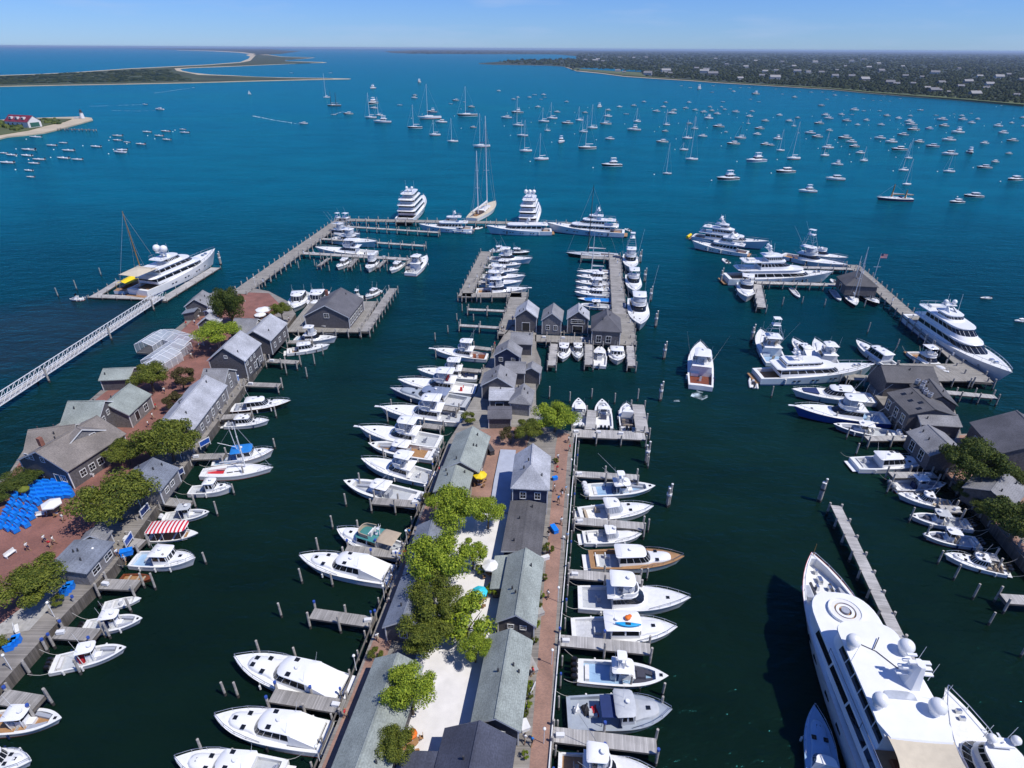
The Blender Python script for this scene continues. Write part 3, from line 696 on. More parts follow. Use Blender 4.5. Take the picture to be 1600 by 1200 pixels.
def k_sail(o, L, p):
    """sailing yacht with one or two masts"""
    B = p.get('B', .30 * L * (12 / L) ** .15); h = Hull(L, B, .95 * (L / 12) ** .5, 1.2 * (L / 12) ** .5, tr=p.get('tr', .62), tm=.45, fine=1.9, sp=1.5, wl=.8, rake=.07)
    h.build(o, p.get('hull', 'gelcoat'), p.get('boot', 'boot_red'), p.get('rub', 'gelcoat'))
    fl = .55; h.deck(o, [(-.42 * L, -.17 * L, B * .24, fl)], p.get('deck', 'deck_white'), p.get('sole', 'teak'))
    tb = MB(); tl = outline(-.16 * L, .2 * L, B * .27, .14 * L, 4, 3, .7); cx = .02 * L
    def rr(f, dz): return [(cx + (x - cx) * f, y * f, h.zs(x) + dz) for x, y in tl]
    tb.loft([rr(1, -.05), rr(.95, .38), rr(.82, .47)], 0, True, False, True); tb.build('coachroof', p.get('coach', 'gelcoat'), o, 50)
    w = MB()
    for sd in (1, -1):
        for xa, xb in ((-.12, -.04), (-.02, .06)):
            y0, y1 = B * .27 * (1 - .3 * (xa + .16) / .22) * sd, B * .27 * (1 - .3 * (xb + .16) / .22) * sd
            q = [(xa * L, y0 * 1.01, h.zs(xa * L) + .12), (xb * L, y1 * 1.01, h.zs(xb * L) + .12), (xb * L, y1 * .985, h.zs(xb * L) + .3), (xa * L, y0 * .985, h.zs(xa * L) + .3)]
            w.add(q, [(0, 1, 2, 3) if sd < 0 else (3, 2, 1, 0)])
    w.build('cabin_window', 'glass', o)
    if p.get('dodger', True):
        b = MB(); pl = outline(-.17 * L, -.1 * L, B * .26, .03 * L, 3, 1)[:]
        z = h.zs(-.15 * L); b.loft([[(x, y, z + .3) for x, y in pl], [(x - .02 * L, y * .9, z + 1.05) for x, y in pl]], 0, True, False, True); b.build('spray_hood', p.get('canvas', 'canvas_navy'), o, 40)
    masts = p.get('masts', [(.08, 1.25)])
    mm = p.get('mast', 'mast_white'); r = (.0075 * L + .03) * p.get('mr', 1)
    for i, (fx, mh) in enumerate(masts):
        x = fx * L; H = mh * L if mh < 2.5 else mh; z = h.zs(x)
        b = MB(); b.tube((x, 0, z), (x - H * .02, 0, z + H), r, r * .55, 7); m_ = b.build('mast', mm, o, 50)
        for f in (.42, .7):
            b = MB(); b.tube((x - H * .02 * f, -.035 * H * (1.4 - f), z + H * f), (x - H * .02 * f, .035 * H * (1.4 - f), z + H * f), r * .4, None, 4); b.build('spreader', mm, m_)
        b = MB(); bl = p.get('boom', .34) * L * (1 if i == 0 else .6)
        b.tube((x - .2, 0, z + 1.3 + .03 * L), (x - bl, 0, z + 1.35 + .03 * L), r * .7, r * .6, 6); b.build('boom', mm, o)
        b = MB(); rg = []
        for f, q in ((0, 1.0), (.3, .8), (1, .35)): rg.append([(x - .25 - (bl - .35) * f, .16 * q * c * (L / 12) ** .5, z + 1.42 + .03 * L + .32 * q * (L / 12) ** .5 * (sn + .4)) for c, sn in ((1, 0), (.5, .8), (-.5, .8), (-1, 0), (-.5, -.5), (.5, -.5))])
        b.loft(rg, 0, True, True, True); b.build('furled_sail', p.get('sailm', 'canvas_white'), o, 50)
        b = MB(); k = .02 + .0006 * L
        top = (x - H * .02, 0, z + H * .97)
        if i == 0: b.tube((L * .48, 0, h.zs(L * .48)), top, k * 1.6, None, 4)
        b.tube((max(-.48 * L, x - .6 * L), 0, h.zs(-.45 * L)), top, k, None, 4)
        for sd in (1, -1):
            sp_ = (x - H * .014, .0343 * H * sd, z + H * .42)
            b.tube((x - .2, h.w(x) * .95 * sd, z), sp_, k, None, 4); b.tube(sp_, (x - H * .02, 0, z + H * .93), k, None, 4)
        b.build('rigging', p.get('rig', 'alu'), o)
    h.rail(o, .3 * L, .485 * L, .6, .025, .1)
    return h
def k_my(o, L, p):
    """multi-deck motor yacht; tiers: (x0, x1, half width, height, front rounding, front rake, aft overhang)"""
    B = p.get('B', .62 * L ** .69); zs, zb = p.get('fb', (2.1 * (L / 35) ** .6, 4.3 * (L / 35) ** .6))
    h = Hull(L, B, zs, zb, tr=.88, tm=.42, fine=p.get('fine', 2.7), sp=p.get('sp', 1.9), wl=.5, rake=.09, draft=1.0, n=20)
    h.build(o, p.get('hull', 'gelcoat'), p.get('boot', 'boot_blue'), p.get('rub', 'gelcoat'), .3)
    dk = h.zs(-.2 * L)
    h.deck(o, [(-.47 * L, p.get('aft', -.28) * L, .5, zs - .9)], p.get('deck', 'deck_white'), p.get('sole', 'teak'), .1, drop=p.get('drop', .0))
    z = h.zs(p.get('zx', -.1) * L) - .2; last = None
    for i, t in enumerate(p['tiers']):
        x0, x1, hw, hh, fr, rk, aft = t[:7]; band = t[7] if len(t) > 7 else (.42, .85)
        house(o, x0 * L, x1 * L, B * hw, z, z + hh, fr * L, rk * L, 0, .07, band, 'gelcoat', 'glass', 'deckhouse', ns=5, gap=p.get('gap', .12), fgap=.05, rear=True, taper=.88, nf=5)
        b = MB(); slab(b, outline((x0 - aft) * L, (x1 - rk * .8) * L, B * (hw + .015), fr * L * .9, 5, 4, .88, rr=.03 * L), z + hh - .02, .28, 0, .0, .06)
        b.build('upper_deck' if i < len(p['tiers']) - 1 else 'roof', 'gelcoat', o, 45)
        if aft > .06:
            b = MB(); xx = (x0 - aft + .012) * L; ww = B * hw * .9; zz = z + hh + .26
            pts = [(x0 * L, -ww, zz + .95), (xx, -ww, zz + .95), (xx, ww, zz + .95), (x0 * L, ww, zz + .95)]; b.chain(pts, .05)
            for a, c in zip(pts, pts[1:]):
                n = max(2, int((Vector(c) - Vector(a)).length / 1.6))
                for k in range(n + 1): q = Vector(a).lerp(Vector(c), k / n); b.tube((q.x, q.y, zz), q, .035, None, 4)
            b.build('deck_rail', 'steel', o)
            if aft > .09:
                b = MB(); b.cbox((x0 - aft * .5) * L, 0, zz + .25, aft * L * .4, B * hw * .9, .5, 0, .9); b.build('deck_lounge', p.get('lounge', 'cushion_white'), o)
        z += hh + .26; last = (x0, x1 - rk, hw)
    # mast arch with domes
    x0, x1, hw = last; xm = p.get('mastx', (x0 + x1) / 2 - .02) * L; zt = z; mh = p.get('masth', .06 * L)
    b = MB(); w = B * .12
    for sd in (1, -1): b.add([(xm + .03 * L, w * sd, zt), (xm - .01 * L, w * sd, zt), (xm - .05 * L, w * .5 * sd, zt + mh), (xm - .03 * L, w * .5 * sd, zt + mh), (xm + .03 * L, w * sd + .25, zt), (xm - .01 * L, w * sd + .25, zt), (xm - .05 * L, w * .5 * sd + .2, zt + mh), (xm - .03 * L, w * .5 * sd + .2, zt + mh)],
                         [(0, 1, 2, 3), (7, 6, 5, 4), (0, 4, 5, 1), (1, 5, 6, 2), (2, 6, 7, 3), (3, 7, 4, 0)])
    b.cbox(xm - .04 * L, 0, zt + mh, .05 * L, B * .34, .22); b.tube((xm - .04 * L, 0, zt + mh), (xm - .05 * L, 0, zt + mh * 2), .12, .05, 6)
    b.build('radar_mast', 'gelcoat', o)
    dr = p.get('dome', .016 * L)
    for y in p.get('domes', (-.13, .13)):
        b = MB(); b.ball((xm - .04 * L, y * B, zt + mh + .2 + dr * .9), dr, 10, 7); b.tube((xm - .04 * L, y * B, zt + mh), (xm - .04 * L, y * B, zt + mh + dr * .6), dr * .5, None, 8); b.build('satellite_dome', 'gelcoat', o, 60)
    for sd in (1, -1): antenna(o, xm, sd * B * .2, zt, .12 * L, .1, .04)
    # bow fittings
    for x in (.32, .36):
        b = MB(); b.cbox(x * L, 0, h.zs(x * L) + .3, .02 * L, B * .12, .5, 0, .8); b.build('windlass', 'steel', o)
    h.rail(o, .05 * L, .49 * L, .8, .05, .2, 2.2)
    b = MB(); b.box(-L / 2 - .04 * L, -L / 2 + .05, -B * .4, B * .4, .5, .7); b.build('swim_platform', p.get('plat', 'teak'), o)
    if p.get('ports', True):
        for sd in (1, -1):
            b = MB()
            for fx in (-.22, -.18, -.06, -.02, .1, .14, .24):
                x = fx * L; z_ = h.zs(x) * .55; w0 = h.w(x) * 1.0
                t = fx + .5; fw = 1 - (1 - h.wl) * t ** 2.2 - .04; y = w0 * (1 - (1 - fw) * .42) + .06
                b.cbox(x - h.rake * L * t ** 3 * .42, y * sd, z_, .022 * L, .06, .28)
            b.build('porthole', 'glass', o)
    return h
KINDS = dict(cc=k_cc, skiff=k_skiff, rib=k_rib, ex=k_ex, sf=k_sf, fly=k_fly, lob=k_lob, trawl=k_trawl, sail=k_sail, my=k_my)
CAT = dict(cc='motorboat', skiff='skiff', rib='dinghy', ex='motorboat', sf='fishing boat', fly='motor yacht', lob='work boat', trawl='motorboat', sail='sailboat', my='yacht')
NAME = dict(cc='center_console_boat', skiff='open_skiff', rib='inflatable_tender', ex='express_cruiser', sf='sportfishing_boat', fly='flybridge_yacht', lob='work_boat', trawl='cabin_trawler', sail='sailing_yacht', my='motor_yacht')
def boat(kind, stern, bow, label, group=None, zz=None, name=None, cat=None, Lf=None, keep=False, **p):
    z0, z1 = zz or dict(my=(2.2, 4.3), sf=(1.1, 2.3), fly=(1.1, 2.2), sail=(1, 1.2), skiff=(.5, .7), rib=(.5, .6)).get(kind, (1.0, 1.5))
    S, W = (at(*stern, z0), at(*bow, z1)) if len(stern) == 2 else (Vector(stern), Vector(bow)); d = W - S; L = math.hypot(d.x, d.y); c = (S + W) / 2
    if Lf and not keep: Lf = min(Lf, L * 1.05)
    if Lf: 
        k = Lf / L; L = Lf; dd = Vector((d.x, d.y, 0)) * .5; c = Vector((S.x, S.y, 0)) + dd * k
    rz = math.atan2(d.y, d.x)
    o = thing(name or NAME[kind], label, cat or CAT[kind], (c.x, c.y, 0), rz, group)
    if kind in ('cc', 'ex', 'sf', 'fly', 'lob'):
        p.setdefault('boot', brg.choice(['boot_blue', 'boot_black', 'boot_black', 'boot_red'])); p.setdefault('rub', brg.choice(['gelcoat', 'gelcoat', 'gelcoat', 'navy', 'black_hull', 'deck_grey', 'mahogany']))
        p.setdefault('seat', brg.choice(['cushion_white', 'cushion_white', 'canvas_tan', 'cushion_grey', 'navy'])); p.setdefault('sole', brg.choice(['deck_grey', 'sole_grey', 'deck_white', 'deck_grey', 'teak', 'sky_hull']))
        if kind == 'cc': p.setdefault('eng', brg.choice(['engine_black', 'engine_white', 'engine_grey', 'engine_black'])); p.setdefault('topm', brg.choice(['gelcoat', 'gelcoat', 'gelcoat', 'deck_grey', 'canvas_white']))
    h = KINDS[kind](o, L, p)
    if h is not None and kind in ('cc', 'ex', 'sf', 'fly', 'lob', 'trawl', 'my') and c.y < 260:
        for fx in (-.3, -.05, .18):                      # fenders hung over both sides
            for sd in (1, -1):
                if brg.random() < .45: continue
                x = fx * L; b = MB(); y = (h.w(x) + .14) * sd; z = h.zs(x); k = .13 if L < 20 else .24
                b.tube((x, y, z * .28), (x, y, z * .28 + k * 5), k, None, 7); b.tube((x, y, z * .28 + k * 5), (x, y - .1 * sd, z + .05), .02, None, 4); b.build('fender', brg.choice(['cushion_white', 'navy', 'canvas_black', 'cushion_white']), o, 50)
        if 'under way' not in label and 'drifting' not in label and L < 26 and c.y < 230:
            for sd in (1, -1):                           # slack dock lines aft and forward
                for x0, dx, f in ((-L / 2 + .3, -2.0, 1.0),):
                    w = h.w(x0) * .95; p0 = Vector((x0, w * sd, h.zs(x0) + .05)); p1 = Vector((x0 + dx, (w + (.5 if dx < 0 else 1.5)) * sd, 1.9)); b = MB()
                    pts = [p0.lerp(p1, t / 4) - Vector((0, 0, .35 * math.sin(math.pi * t / 4))) for t in range(5)]
                    b.chain(pts, .028, 4); b.build('dock_line', 'rope', o)
    return o
brg = random.Random(77)
def mast_height(base, py):
    """height above base whose top shows at this picture row"""
    lo, hi = 0., 90.
    for _ in range(40):
        m = (lo + hi) / 2
        if topx((base[0], base[1], base[2] + m))[1] > py: lo = m
        else: hi = m
    return lo
# ------------------------------------------------------------------ the sea
def make_water():
    m, t, b = new_mat('sea_water'); l = t.links.new
    g = t.nodes.new('ShaderNodeNewGeometry'); sx = t.nodes.new('ShaderNodeSeparateXYZ'); l(g.outputs['Position'], sx.inputs[0])
    # murky green in the near basin, turning blue-green with distance across the harbour
    big = t.nodes.new('ShaderNodeTexNoise'); big.inputs['Scale'].default_value = .006; big.inputs['Detail'].default_value = 4; l(g.outputs['Position'], big.inputs[0])
    ad = t.nodes.new('ShaderNodeMath'); ad.operation = 'MULTIPLY_ADD'; ad.inputs[1].default_value = 160; l(big.outputs[0], ad.inputs[0]); l(sx.outputs[1], ad.inputs[2])
    ra = t.nodes.new('ShaderNodeValToRGB'); mr = t.nodes.new('ShaderNodeMapRange'); mr.inputs[1].default_value = 80; mr.inputs[2].default_value = 1080
    l(ad.outputs[0], mr.inputs[0]); l(mr.outputs[0], ra.inputs[0])
    # paler turquoise where sand shoals come up, in long bands of the outer water
    shn = t.nodes.new('ShaderNodeTexNoise'); shn.inputs['Scale'].default_value = 1; shn.inputs['Detail'].default_value = 4; shm = t.nodes.new('ShaderNodeMapping'); shm.inputs['Scale'].default_value = (.0022, .0062, 1); shm.inputs['Location'].default_value = (.7, .2, 0)
    l(g.outputs['Position'], shm.inputs[0]); l(shm.outputs[0], shn.inputs[0]); sha = t.nodes.new('ShaderNodeMapRange'); sha.inputs[1].default_value = .44; sha.inputs[2].default_value = .68; sha.inputs[4].default_value = .85; l(shn.outputs[0], sha.inputs[0])
    shy = t.nodes.new('ShaderNodeMapRange'); shy.inputs[1].default_value = 230; shy.inputs[2].default_value = 700; l(sx.outputs[1], shy.inputs[0]); shx = t.nodes.new('ShaderNodeMath'); shx.operation = 'MULTIPLY'; l(sha.outputs[0], shx.inputs[0]); l(shy.outputs[0], shx.inputs[1])
    shc = t.nodes.new('ShaderNodeMix'); shc.data_type = 'RGBA'; shc.inputs[7].default_value = (.003, .125, .150, 1); l(shx.outputs[0], shc.inputs[0]); l(ra.outputs[0], shc.inputs[6])
    e = ra.color_ramp.elements
    e[0].position = 0.05; e[0].color = WATER[0]; e[1].position = .92; e[1].color = WATER[4]
    for pos, c in ((.10, WATER[1]), (.18, WATER[2]), (.33, WATER[3])):
        q = e.new(pos); q.color = c
    # eelgrass and sand on the bottom beside the floating dock
    ge = t.nodes.new('ShaderNodeTexNoise'); ge.inputs['Scale'].default_value = .09; ge.inputs['Detail'].default_value = 5; l(g.outputs['Position'], ge.inputs[0])
    P = at(45, 520); vm = t.nodes.new('ShaderNodeVectorMath'); vm.operation = 'SUBTRACT'; vm.inputs[1].default_value = P; l(g.outputs['Position'], vm.inputs[0])
    vs = t.nodes.new('ShaderNodeVectorMath'); vs.operation = 'MULTIPLY'; vs.inputs[1].default_value = (1 / 34, 1 / 30, 1); l(vm.outputs[0], vs.inputs[0])
    ln = t.nodes.new('ShaderNodeVectorMath'); ln.operation = 'LENGTH'; l(vs.outputs[0], ln.inputs[0])
    s1 = t.nodes.new('ShaderNodeMath'); s1.operation = 'SUBTRACT'; l(ge.outputs[0], s1.inputs[0]); l(ln.outputs['Value'], s1.inputs[1])
    s2 = t.nodes.new('ShaderNodeMapRange'); s2.inputs[1].default_value = -.55; s2.inputs[2].default_value = -.1; s2.inputs[4].default_value = .75; l(s1.outputs[0], s2.inputs[0])
    mx = t.nodes.new('ShaderNodeMix'); mx.data_type = 'RGBA'; mx.inputs[7].default_value = (.014, .022, .026, 1); l(s2.outputs[0], mx.inputs[0]); l(shc.outputs[2], mx.inputs[6])
    # wind streaks change the small-scale tone
    st = t.nodes.new('ShaderNodeTexNoise'); st.inputs['Scale'].default_value = 1; st.inputs['Detail'].default_value = 6; st.inputs['Roughness'].default_value = .65
    mp = t.nodes.new('ShaderNodeMapping'); mp.inputs['Scale'].default_value = (.02, .05, 1); mp.inputs['Rotation'].default_value = (0, 0, .35); l(g.outputs['Position'], mp.inputs[0]); l(mp.outputs[0], st.inputs[0])
    sr = t.nodes.new('ShaderNodeMapRange'); sr.inputs[1].default_value = .3; sr.inputs[2].default_value = .7; sr.inputs[3].default_value = .74; sr.inputs[4].default_value = 1.28; l(st.outputs[0], sr.inputs[0])
    m2 = t.nodes.new('ShaderNodeMix'); m2.data_type = 'RGBA'; m2.blend_type = 'MULTIPLY'; m2.inputs[0].default_value = 1; l(mx.outputs[2], m2.inputs[6]); l(sr.outputs[0], m2.inputs[7])
    df = t.nodes.new('ShaderNodeBsdfDiffuse'); l(m2.outputs[2], df.inputs[0]); gl = t.nodes.new('ShaderNodeBsdfGlossy'); gl.inputs['Roughness'].default_value = .15; gl.inputs[0].default_value = (.075, .52, .58, 1)
    fr = t.nodes.new('ShaderNodeFresnel'); fr.inputs[0].default_value = 1.33; ms = t.nodes.new('ShaderNodeMixShader'); l(fr.outputs[0], ms.inputs[0]); l(df.outputs[0], ms.inputs[1]); l(gl.outputs[0], ms.inputs[2])
    t.nodes.remove(b); l(ms.outputs[0], t.nodes['Material Output'].inputs[0])
    # ripples
    def rip(sc, scale, det):
        mp = t.nodes.new('ShaderNodeMapping'); mp.inputs['Scale'].default_value = sc; mp.inputs['Rotation'].default_value = (0, 0, .3); l(g.outputs['Position'], mp.inputs[0])
        n = t.nodes.new('ShaderNodeTexNoise'); n.inputs['Scale'].default_value = scale; n.inputs['Detail'].default_value = det; n.inputs['Roughness'].default_value = .6; l(mp.outputs[0], n.inputs[0]); return n
    n1 = rip((1, 1.7, 1), .55, 4); n2 = rip((1, 2.2, 1), .12, 3)
    a = t.nodes.new('ShaderNodeMath'); a.operation = 'MULTIPLY_ADD'; a.inputs[1].default_value = 2.6; l(n2.outputs[0], a.inputs[0]); l(n1.outputs[0], a.inputs[2])
    bp = t.nodes.new('ShaderNodeBump'); bp.inputs['Strength'].default_value = .55; bp.inputs['Distance'].default_value = .45; l(a.outputs[0], bp.inputs['Height']); [l(bp.outputs[0], q.inputs['Normal']) for q in (df, gl, fr)]
WATER = [(.0034, .0120, .0068, 1), (.0042, .0190, .0130, 1), (.0010, .0270, .0350, 1), (.0004, .0860, .1300, 1), (.0008, .1130, .1760, 1)]
make_water()
b = MB(); b.add([(-42000, -400, 0), (42000, -400, 0), (42000, 42000, 0), (-42000, 42000, 0)], [(0, 1, 2, 3)])
tag(b.build('water', 'sea_water'), kind='structure')

# ------------------------------------------------------------------ far land
mat('beach_sand', (.46, .39, .28), .95, var=.15, scale=.05)
mat('dune_grass', (.085, .105, .035), .95, var=.35, scale=.012, detail=6)
mat('heath', (.040, .055, .022), .95, var=.45, scale=.01, detail=7)
mat('wood_floor', (.022, .034, .018), .95, var=.4, scale=.008, detail=7)
def area2(p): return sum(p[i][0] * p[(i + 1) % len(p)][1] - p[(i + 1) % len(p)][0] * p[i][1] for i in range(len(p)))
def ccw(p): return p if area2(p) > 0 else p[::-1]
def sheet(name, pxs, z, m, z0=-1., kind='structure', jit=0):
    p = ccw([at(x, y, z)[:2] for x, y in pxs]); b = MB()
    n = len(p); b.add([(q[0], q[1], z) for q in p], [tuple(range(n))]); b.add([(q[0], q[1], z0) for q in p] + [(q[0], q[1], z) for q in p], [(k, (k + 1) % n, n + (k + 1) % n, n + k) for k in range(n)])
    return tag(b.build(name, m), kind=kind)
HZ = lambda x: 71 + 9 * x / 1600 + 1.2
# long barrier spit on the left, with the lagoon behind it
spit_lo = [(-60, 136), (0, 135), (100, 133), (200, 131.3), (300, 129.3), (400, 126.6), (480, 124.6), (545, 123.4)]
spit_hi = [(548, 122.8), (500, 121.8), (440, 121), (400, 119.8), (362, 117.8), (330, 116.5), (300, 113.5), (285, 110.5), (281, 107.6), (300, 105.8), (340, 104.6), (365, 103.6), (400, 102), (430, 100.8), (470, 99), (511, 97.8), (505, 97.0), (470, 96.0), (440, 95.2),
           (450, 93.4), (480, 91.4), (492, 90), (470, 89.2), (440, 88.4), (420, 85.5), (392, 84.0), (384, 86), (391, 88.5), (388, 92), (375, 97), (325, 100.8), (275, 103.4), (200, 107), (125, 112.2), (60, 115.5), (0, 117.4), (-60, 119)]
sheet('spit_beach', spit_lo + spit_hi, .9, 'beach_sand')
sheet('spit_heath', [(x, y - 1.2) for x, y in spit_lo[:-1]] + [(520, 122.7), (440, 121.6), (362, 118.6), (310, 116.8), (276, 110.5), (272, 106.5), (300, 104.9), (365, 102.8), (430, 100.2), (503, 97.7), (445, 95.5), (446, 93.6), (478, 91.2), (488, 90), (440, 88.8), (420, 86.2), (400, 85.5), (396, 90), (391, 95), (375, 98), (325, 101.6), (275, 104.2), (200, 107.8), (125, 113), (60, 116.2), (0, 118.2), (-60, 120)], 1.6, 'heath', .5)
sheet('outer_beach', [(275, 78.6), (330, 80.0), (372, 82.2), (392, 84.4), (400, 84.2), (380, 81.6), (335, 79.3), (278, 78.2)], 1.0, 'beach_sand')
sheet('outer_moor', [(395, 86), (400, 84), (380, 81.4), (335, 79.0), (278, 77.6), (200, 76.0), (300, 75.6), (420, 76.2), (440, 78.6), (470, 79.6), (440, 84)], 1.2, 'wood_floor')
# far shore in the middle and the wooded shore on the right
sheet('far_shore', [(612, 82.6), (640, 83.4), (720, 84.2), (800, 84.4), (870, 84.8), (910, 88.5), (1010, 89), (1010, 80.2), (800, 78.0), (660, 77.6), (600, 80)], 1.2, 'wood_floor')
right_shore = [(748, 99.4), (770, 100.6), (800, 101.2), (850, 102), (880, 103.6), (890, 107), (900, 111), (940, 115), (975, 119.6), (1025, 123), (1075, 126), (1125, 129.6), (1200, 134), (1250, 137), (1300, 140), (1350, 145), (1425, 151), (1500, 156.5), (1600, 165), (1700, 174)]
right_back = [(1760, 83.2), (1600, 81.6), (1300, 80.2), (1000, 78.6), (905, 84), (900, 92.4), (860, 93), (810, 94.5), (780, 96.5)]
sheet('harbour_beach', right_shore + right_back, .9, 'beach_sand')
sheet('wooded_shore', [(x, y - (1.5 if x > 880 else .5)) for x, y in right_shore] + right_back, 1.9, 'wood_floor', .5)
sheet('shore_lawn', [(893, 108.4), (930, 112), (975, 117), (1010, 119), (1000, 113.5), (950, 110), (900, 106.5)], 2.4, 'dune_grass', 1.)
sheet('marsh_pond', [(905, 107.2), (960, 111), (1000, 112), (1010, 109.6), (950, 107), (910, 106)], 2.42, 'sea_water', 2.)
sheet('shore_grass', [(x, y - 1.9) for x, y in right_shore[8:-1]] + [(1700, 158), (1600, 157), (1500, 151), (1425, 147), (1350, 141), (1300, 137), (1200, 131.3), (1100, 125.5), (1025, 120)], 2.6, 'dune_grass', 1.)
def inpoly(p, x, y):
    c = False; n = len(p)
    for i in range(n):
        x1, y1 = p[i]; x2, y2 = p[(i + 1) % n]
        if (y1 > y) != (y2 > y) and x < (x2 - x1) * (y - y1) / (y2 - y1) + x1: c = not c
    return c
rng = random.Random(3)
def lumps(mb, cx, cy, z, rx, rz, rng):
    """one low treetop: a rough dome of 5 x 2 facets"""
    n = 6; a0 = rng.random() * 6; rings = []
    for f, zz in ((1.0, 0), (.95, .55), (.5, .93)):
        rings.append([(cx + rx * f * rng.uniform(.75, 1.2) * math.cos(a0 + k * 2 * math.pi / n), cy + rx * f * rng.uniform(.75, 1.2) * math.sin(a0 + k * 2 * math.pi / n), z + rz * zz * rng.uniform(.8, 1.15)) for k in range(n)])
    mb.loft(rings, 0, True, False, True)
HOUSES_FAR = [(1012, 116.5, 14), (1040, 112, 16), (1047, 115, 7), (1100, 113, 15), (1113, 117, 17), (1103, 110, 10), (1156, 123.5, 10), (1190, 119, 9), (965, 111.5, 9), (975, 113, 6), (930, 95, 9), (934, 93, 6), (942, 96, 6), (915, 94, 6), (968, 90, 6), (990, 90.5, 5), (1010, 90, 5), (1135, 101, 6), (1165, 105, 8), (1088, 107.5, 8), (1118, 92, 5), (1180, 95.5, 6), (1195, 112.5, 9),
    (1210, 123.5, 17), (1222, 97, 6), (1212, 111, 8), (1245, 113, 12), (1262, 113.5, 9), (1273, 97, 9), (1283, 114, 9), (1307, 110, 6), (1304, 120, 11), (1330, 120, 10), (1350, 126, 15), (1330, 95.5, 8), (1350, 93, 8), (1357, 106, 8), (1372, 100, 7), (1376, 112, 11), (1390, 130.5, 14), (1400, 132, 10), (1414, 119.5, 9), (1426, 131.5, 8), (1448, 138.5, 9), (1458, 143, 16), (1466, 142.5, 9), (1481, 145, 5), (1460, 115, 14), (1470, 130.5, 12), (1498, 107.5, 6), (1500, 136, 11), (1512, 129, 13), (1530, 120, 9), (1545, 133, 13), (1560, 122, 14), (1575, 117, 8), (1540, 139, 10), (1522, 149, 18), (1595, 125, 9), (1587, 150, 9), (1240, 104, 7), (1410, 104, 6), (1440, 121, 7), (1320, 104, 6)]
hp = [at(x, y, 2) for x, y, s in HOUSES_FAR]
wood = MB()
wp = right_shore[2:] + right_back
k = 0
while k < 9500:
    x = rng.uniform(748, 1640); y = 80 + (rng.random() ** 1.15) * 92
    if not inpoly(wp, x, y + .9) or not inpoly(wp, x, y + (2.6 if x > 950 else 1.0)): continue
    sh = y > 100 and inpoly([(893, 109), (975, 118), (1010, 120), (1000, 112), (900, 105)], x, y)
    if sh: continue
    c = at(x, y, 1.9); dep = c.y
    if dep > 16000 or dep < 0: continue
    if any(abs(topx(q)[0] - x) < s * .55 and -.6 < y - yy < 1.5 for q, (xx, yy, s) in zip(hp, HOUSES_FAR) if abs(xx - x) < 25): continue
    r = max(3.5, rng.uniform(1.3, 2.8) * dep / FPX * .9); hz = min(9.5, 3.2 + r * .55) * rng.uniform(.6, 1.15)
    if y > 141 and rng.random() < .35: r *= .55; hz *= .5
    lumps(wood, c.x, c.y, 1.5, r, hz, rng); k += 1
for _ in range(500):
    x = rng.uniform(640, 1000); y = rng.uniform(78.5, 84); c = at(x, y, 1.4); lumps(wood, c.x, c.y, 1, rng.uniform(15, 35), rng.uniform(4, 9), rng)
tag(wood.build('shore_wood', 'far_wood', None), 'dark green woodland covering the far shore behind the moorings', 'woodland', kind='stuff')
scrub = MB(); k = 0
hp_ = [(0, 131), (200, 128), (300, 126), (280, 118), (262, 108), (200, 109.5), (0, 119.5)]
while k < 900:
    x = rng.uniform(-30, 320); y = rng.uniform(107, 132)
    if not inpoly([(-40, 132)] + hp_ + [(-40, 121)], x, y): continue
    c = at(x, y, 1.6); lumps(scrub, c.x, c.y, 1.2, rng.uniform(4, 12), rng.uniform(1.2, 2.8), rng); k += 1
tag(scrub.build('spit_scrub', 'far_wood'), 'low dark scrub growing on the long sand spit', 'scrub', kind='stuff')
mat('far_wall', (.22, .215, .205), .9, var=.1)
mat('far_roof_grey', (.19, .19, .20), .9, var=.1); mat('far_roof_pale', (.30, .295, .29), .9, var=.08); mat('far_trim', (.5, .49, .47), .8, var=.05)
ordn = ['', 'second ', 'third ', 'fourth ', 'fifth ', 'sixth ', 'seventh ', 'eighth ', 'ninth ', 'tenth ', 'eleventh ', 'twelfth ', 'thirteenth ', 'fourteenth ', 'fifteenth ', 'sixteenth ', 'seventeenth ', 'eighteenth ', 'nineteenth ', 'twentieth ']
rows = {}
for x, y, s in HOUSES_FAR: rows.setdefault(0 if y < 101 else 1 if y < 114 else 2 if y < 126 else 3, []).append((x, y, s))
rown = ['deep in the woods near the skyline', 'in the upper row among the trees', 'in the middle row among the trees', 'in the row nearest the beach']
